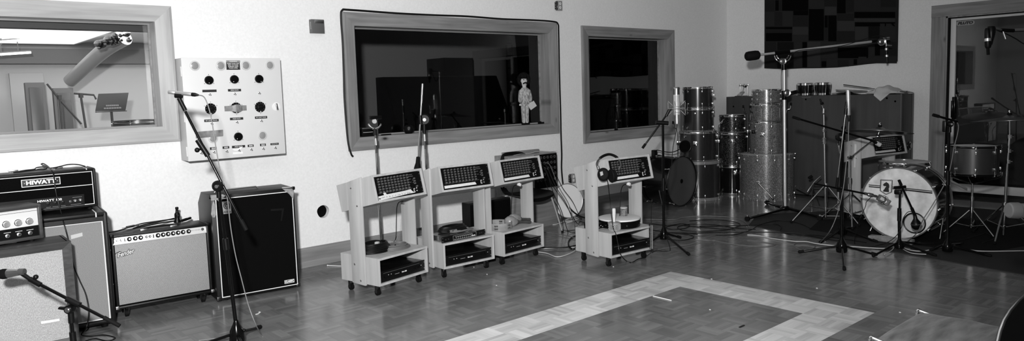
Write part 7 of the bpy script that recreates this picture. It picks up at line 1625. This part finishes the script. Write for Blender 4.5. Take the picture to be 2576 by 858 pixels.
a_ = sill_pt(1550, 325, D+.04, 3); loose('black_clip', MB().box((a_.x-.03, a_.y-.01, a_.z), (a_.x+.03, a_.y+.01, a_.z+.02), .004).box((a_.x-.02, a_.y-.012, a_.z+.012), (a_.x+.02, a_.y+.012, a_.z+.026), .003), 'black_plastic', 'black clip on the sill of the smaller dark window', 'clip')
# ------------------------------------------------------------------ scraps on the floor
g_ = G(648, 790, .001); loose('paper_scrap', MB().prism([g_+Vector(q) for q in ((-.02, -.012, 0), (.0, -.016, .002), (.03, .01, .004), (.028, .03, .006), (.018, .028, .004), (.012, .008, .002), (-.016, .004, .001))], (0, 0, .0015)), 'white_plastic', 'curled scrap of white paper on the floor before the tall black bass cabinet', 'paper scrap')
loose('white_straw', MB().cyl(G(1643, 745, .004), G(1689, 756, .004), .0035), 'white_plastic', 'thin white straw lying on the parquet inside the pale band', 'straw')
for u, v in ((1249, 718), (1225, 690), (1192, 672), (1790, 702), (2264, 786), (2055, 725), (1786, 779), (1543, 671)):
    q = G(u, v, .003); loose('white_speck', MB().ball(q, .005, 8, (1.6, 1, .6)), 'white_plastic', 'tiny white speck on the parquet floor', 'speck', None, 'white specks on the floor')
g_ = G(1866, 821, .003); loose('dark_splinter', MB().box((g_.x-.03, g_.y-.006, .0005), (g_.x+.03, g_.y+.006, .006), .002), 'black_ink', 'dark splinter on the parquet inside the pale band', 'splinter')
# ------------------------------------------------------------------ seen through the windows
def in_booth(u, v, dy): return Y(u, v, BY+dy)
for (u0, u1, vt, vb, lb) in ((62, 112, 208, 330, 'left one of two dark upright panels inside the booth behind the left window'), (133, 184, 222, 332, 'right one of two dark upright panels inside the booth behind the left window')):
    a_, b_ = in_booth(u0, vt, 2.2), in_booth(u1, vt, 2.2)
    r = thing('acoustic_panel', lb, 'acoustic panel', (a_.x, BY+2.2, 0), .0, 'acoustic panels in the booth'); w = b_.x-a_.x
    MB().box((0, 0, .03), (w, .08, a_.z), .006).build('frame', 'booth_grey', r); MB().box((.03, -.012, .08), (w-.03, .004, a_.z-.05), .004).build('fabric', 'dark_grey_plastic', r)
    for x in (.05, w-.05): MB().box((x-.02, -.14, 0), (x+.02, .2, .03), .004).build('foot', 'booth_dark', r)
c_ = in_booth(282, 262, 1.3); b = Vector((c_.x, c_.y+.05, 0))
r = thing('music_stand', 'black music stand inside the booth behind the left window', 'music stand', b)
q = [in_booth(u, v, 1.3) for u, v in ((240, 280), (316, 278), (324, 233), (248, 236))]; MB(r).prism(q, (0, .012, 0), .003).build('desk', 'booth_dark', r); MB(r).box(tuple(q[0]+Vector((-.0, -.05, -.012))), tuple(q[1]+Vector((0, .01, .0)))).build('ledge', 'booth_dark', r)
mb = MB(r)
for zz, w_ in ((.0, .055), (-.025, .075)):
    for k in range(-3, 4): mb.box((c_.x+k*w_/3.4-w_/8, c_.y-.007, c_.z-.02+zz), (c_.x+k*w_/3.4+w_/8, c_.y-.003, c_.z-.006+zz))
mb.build('lettering', 'mid_ink', r)
pipe(r, 'pole', b+Vector((0, 0, .05)), Vector((b.x, b.y, q[0].z)), .012, 'booth_dark')
for k in range(3): a = .5+k*2.09; MB(r).cyl(b+Vector((0, 0, .2)), b+Vector((.3*math.cos(a), .3*math.sin(a), .01)), .009).build('leg', 'booth_dark', r)
def booth_stand(lb, dy, path, base_uv, micmat=None):
    p_ = in_booth(*base_uv, dy); b = Vector((p_.x, p_.y, 0)); r = thing('microphone_stand', lb, 'microphone stand', b); s = lambda u, v: in_booth(u, v, dy)
    leg_set(r, b, [b+Vector((.3, .1, 0)), b+Vector((-.25, .2, 0)), b+Vector((0, -.3, 0))], 'booth_dark'); top = s(*path[1]); pipe(r, 'pole', b+Vector((0, 0, .1)), top, .010, 'booth_dark')
    MB(r).tube([s(*q) for q in path[2:]], .009, 8).build('boom', micmat or 'booth_dark', r); MB(r).cyl(top, top+Vector((0, 0, .04)), .02).build('clutch', 'booth_dark', r); return r
booth_stand('boom stand with pale boom between the panels in the booth behind the left window', 1.5, [None, (150, 250), (118, 211), (150, 250), (205, 312)], (150, 300))
booth_stand('dark stand with a level crossbar left of the music stand in the booth', 1.1, [None, (204, 246), (186, 235), (236, 239), (242, 250)], (240, 322))
for u0, v0, u1, v1, lb in ((0, 107, 118, 96, 'upper bright tube lamp inside the booth behind the left window'), (0, 138, 78, 132, 'lower bright tube lamp inside the booth behind the left window')):
    a_, b_ = in_booth(u0-60, v0+3, 1.9), in_booth(u1, v1, 1.9); r = thing('tube_lamp', lb, 'lamp', (a_+b_)/2); MB(r).cyl(a_, b_, .010).build('tube', 'lamp_glow', r); MB(r).cyl(a_+Vector((0, .022, .012)), b_+Vector((0, .022, .012)), .012).build('fitting', 'booth_grey', r); MB(r).cyl(a_+Vector((.2, .03, 0)), a_+Vector((.2, .03, 2.27-a_.z)), .004).cyl(b_+Vector((-.1, .03, 0)), b_+Vector((-.1, .03, 2.27-b_.z)), .004).build('hanger', 'booth_grey', r)
a_, m_, b_ = in_booth(314, 94, 1.0), in_booth(255, 132, 1.3), in_booth(175, 205, 1.7)
r = thing('air_duct', 'pale sloping duct with a dark crumpled mouth inside the booth behind the left window', 'air duct', m_)
MB(r).tube(spline([a_, m_, b_], 8), .075, 20, taper=.06).build('pipe', 'lens_grey', r)
mb = MB(r); rr_ = random.Random(8)
for i in range(34): _t = rr_.random(); c_ = in_booth(248+75*_t+rr_.uniform(-8, 8), 112-22*_t+rr_.uniform(-10, 10), .84); mb.ball(c_, rr_.uniform(.02, .055), 7, (1.9, .5, .6))
mb.build('crumpled_foil', 'dark_steel', r)
_x1 = in_booth(236, 95, 1.6).x
r = thing('booth_glow', 'broad glowing panel added to the booth ceiling behind the left window', 'glow panel', (_x1-1.2, BY+1.3, 2.25))  # glowing sheet added to whiten the ceiling and light the booth
MB().box((-1.2, -1.1, 0), (1.2, 1.25, .018), .003).build('glow_sheet', 'glow_panel', r); mb = MB()
for q0, q1 in (((-1.23, -1.13), (1.23, -1.10)), ((-1.23, 1.25), (1.23, 1.28)), ((-1.23, -1.10), (-1.2, 1.25)), ((1.2, -1.10), (1.23, 1.25))): mb.box((q0[0], q0[1], -.004), (q1[0], q1[1], .019))
mb.build('frame', 'booth_ceiling', r)
c_ = in_booth(345, 305, .9); b = Vector((c_.x, c_.y, 0))
make_drum('snare_drum', 'dark drum inside the booth behind the left window, beside the music stand', (c_.x, c_.y, .85), UPZ, .20, c_.z-.85, 'booth_dark', 6, 'booth_grey', hoop='dark_steel')
r = thing('drum_stand', 'dark stand carrying the drum inside the booth behind the left window', 'drum stand', b); pipe(r, 'pole', b+Vector((0, 0, .05)), b+Vector((0, 0, .84)), .012, 'booth_dark'); leg_set(r, b, [b+Vector((.3, .1, 0)), b+Vector((-.25, .2, 0)), b+Vector((0, -.3, 0))], 'booth_dark'); MB(r).lathe([(0, .83), (.12, .84), (.12, .848), (0, .848)], b, n=20, cap=False).build('basket', 'booth_dark', r)
struct('trim_booth_door', MB().box((in_booth(22, 185, 2.58).x, BY+2.56, 0), (in_booth(108, 185, 2.58).x, BY+2.6, in_booth(60, 184, 2.58).z), .004), 'booth_wall')
# control room
def in_cr(u, v, dy): return Y(u, v, BY+dy)
a_, b_ = in_cr(1000, 192, 1.5), in_cr(1290, 255, 1.5)
r = thing('mixing_desk', 'long dark mixing desk in the control room behind the wide window', 'mixing desk', (a_.x, BY+1.3, 0)); w = b_.x-a_.x
MB().box((0, .2, 0), (w, .7, .75), .01).build('base', 'black_plastic', r); MB().prism([(0, 0, .75), (0, .75, .75), (0, .75, a_.z), (0, .55, a_.z), (0, .10, .90), (0, 0, .86)], (w, 0, 0), .006).build('console', 'black_plastic', r); MB().box((.02, .56, a_.z-.004), (w-.02, .74, a_.z+.004)).build('meter_bridge', 'dark_grey_plastic', r)
a_, b_ = in_cr(1107, 146, 2.2), in_cr(1180, 150, 2.2)
r = thing('equipment_rack', 'dark equipment rack beyond the mixing desk in the control room', 'equipment rack', (a_.x, BY+2.1, 0)); w = b_.x-a_.x
MB().box((0, 0, 0), (w, .45, a_.z), .006).build('cabinet', 'black_plastic', r)
for k in range(8): MB().box((.02, -.012, .3+k*.19), (w-.02, .0, .46+k*.19), .002).build('unit', 'black_enamel' if k % 2 else 'dark_grey_plastic', r)
a_, b_ = in_cr(1274, 122, 1.0), in_cr(1288, 122, 1.0)
r = thing('rack_ladder', 'narrow dark ladder rack at the right inside the control room', 'rack', (a_.x, BY+1.0, 0)); w = max(.08, b_.x-a_.x)
for x in (0, w): MB().box((x-.008, -.008, 0), (x+.008, .008, a_.z+.05)).build('rail', 'black_ink', r)
for k in range(14): MB().box((0, -.006, .2+k*.17), (w, .006, .215+k*.17)).build('rung', 'black_ink', r)
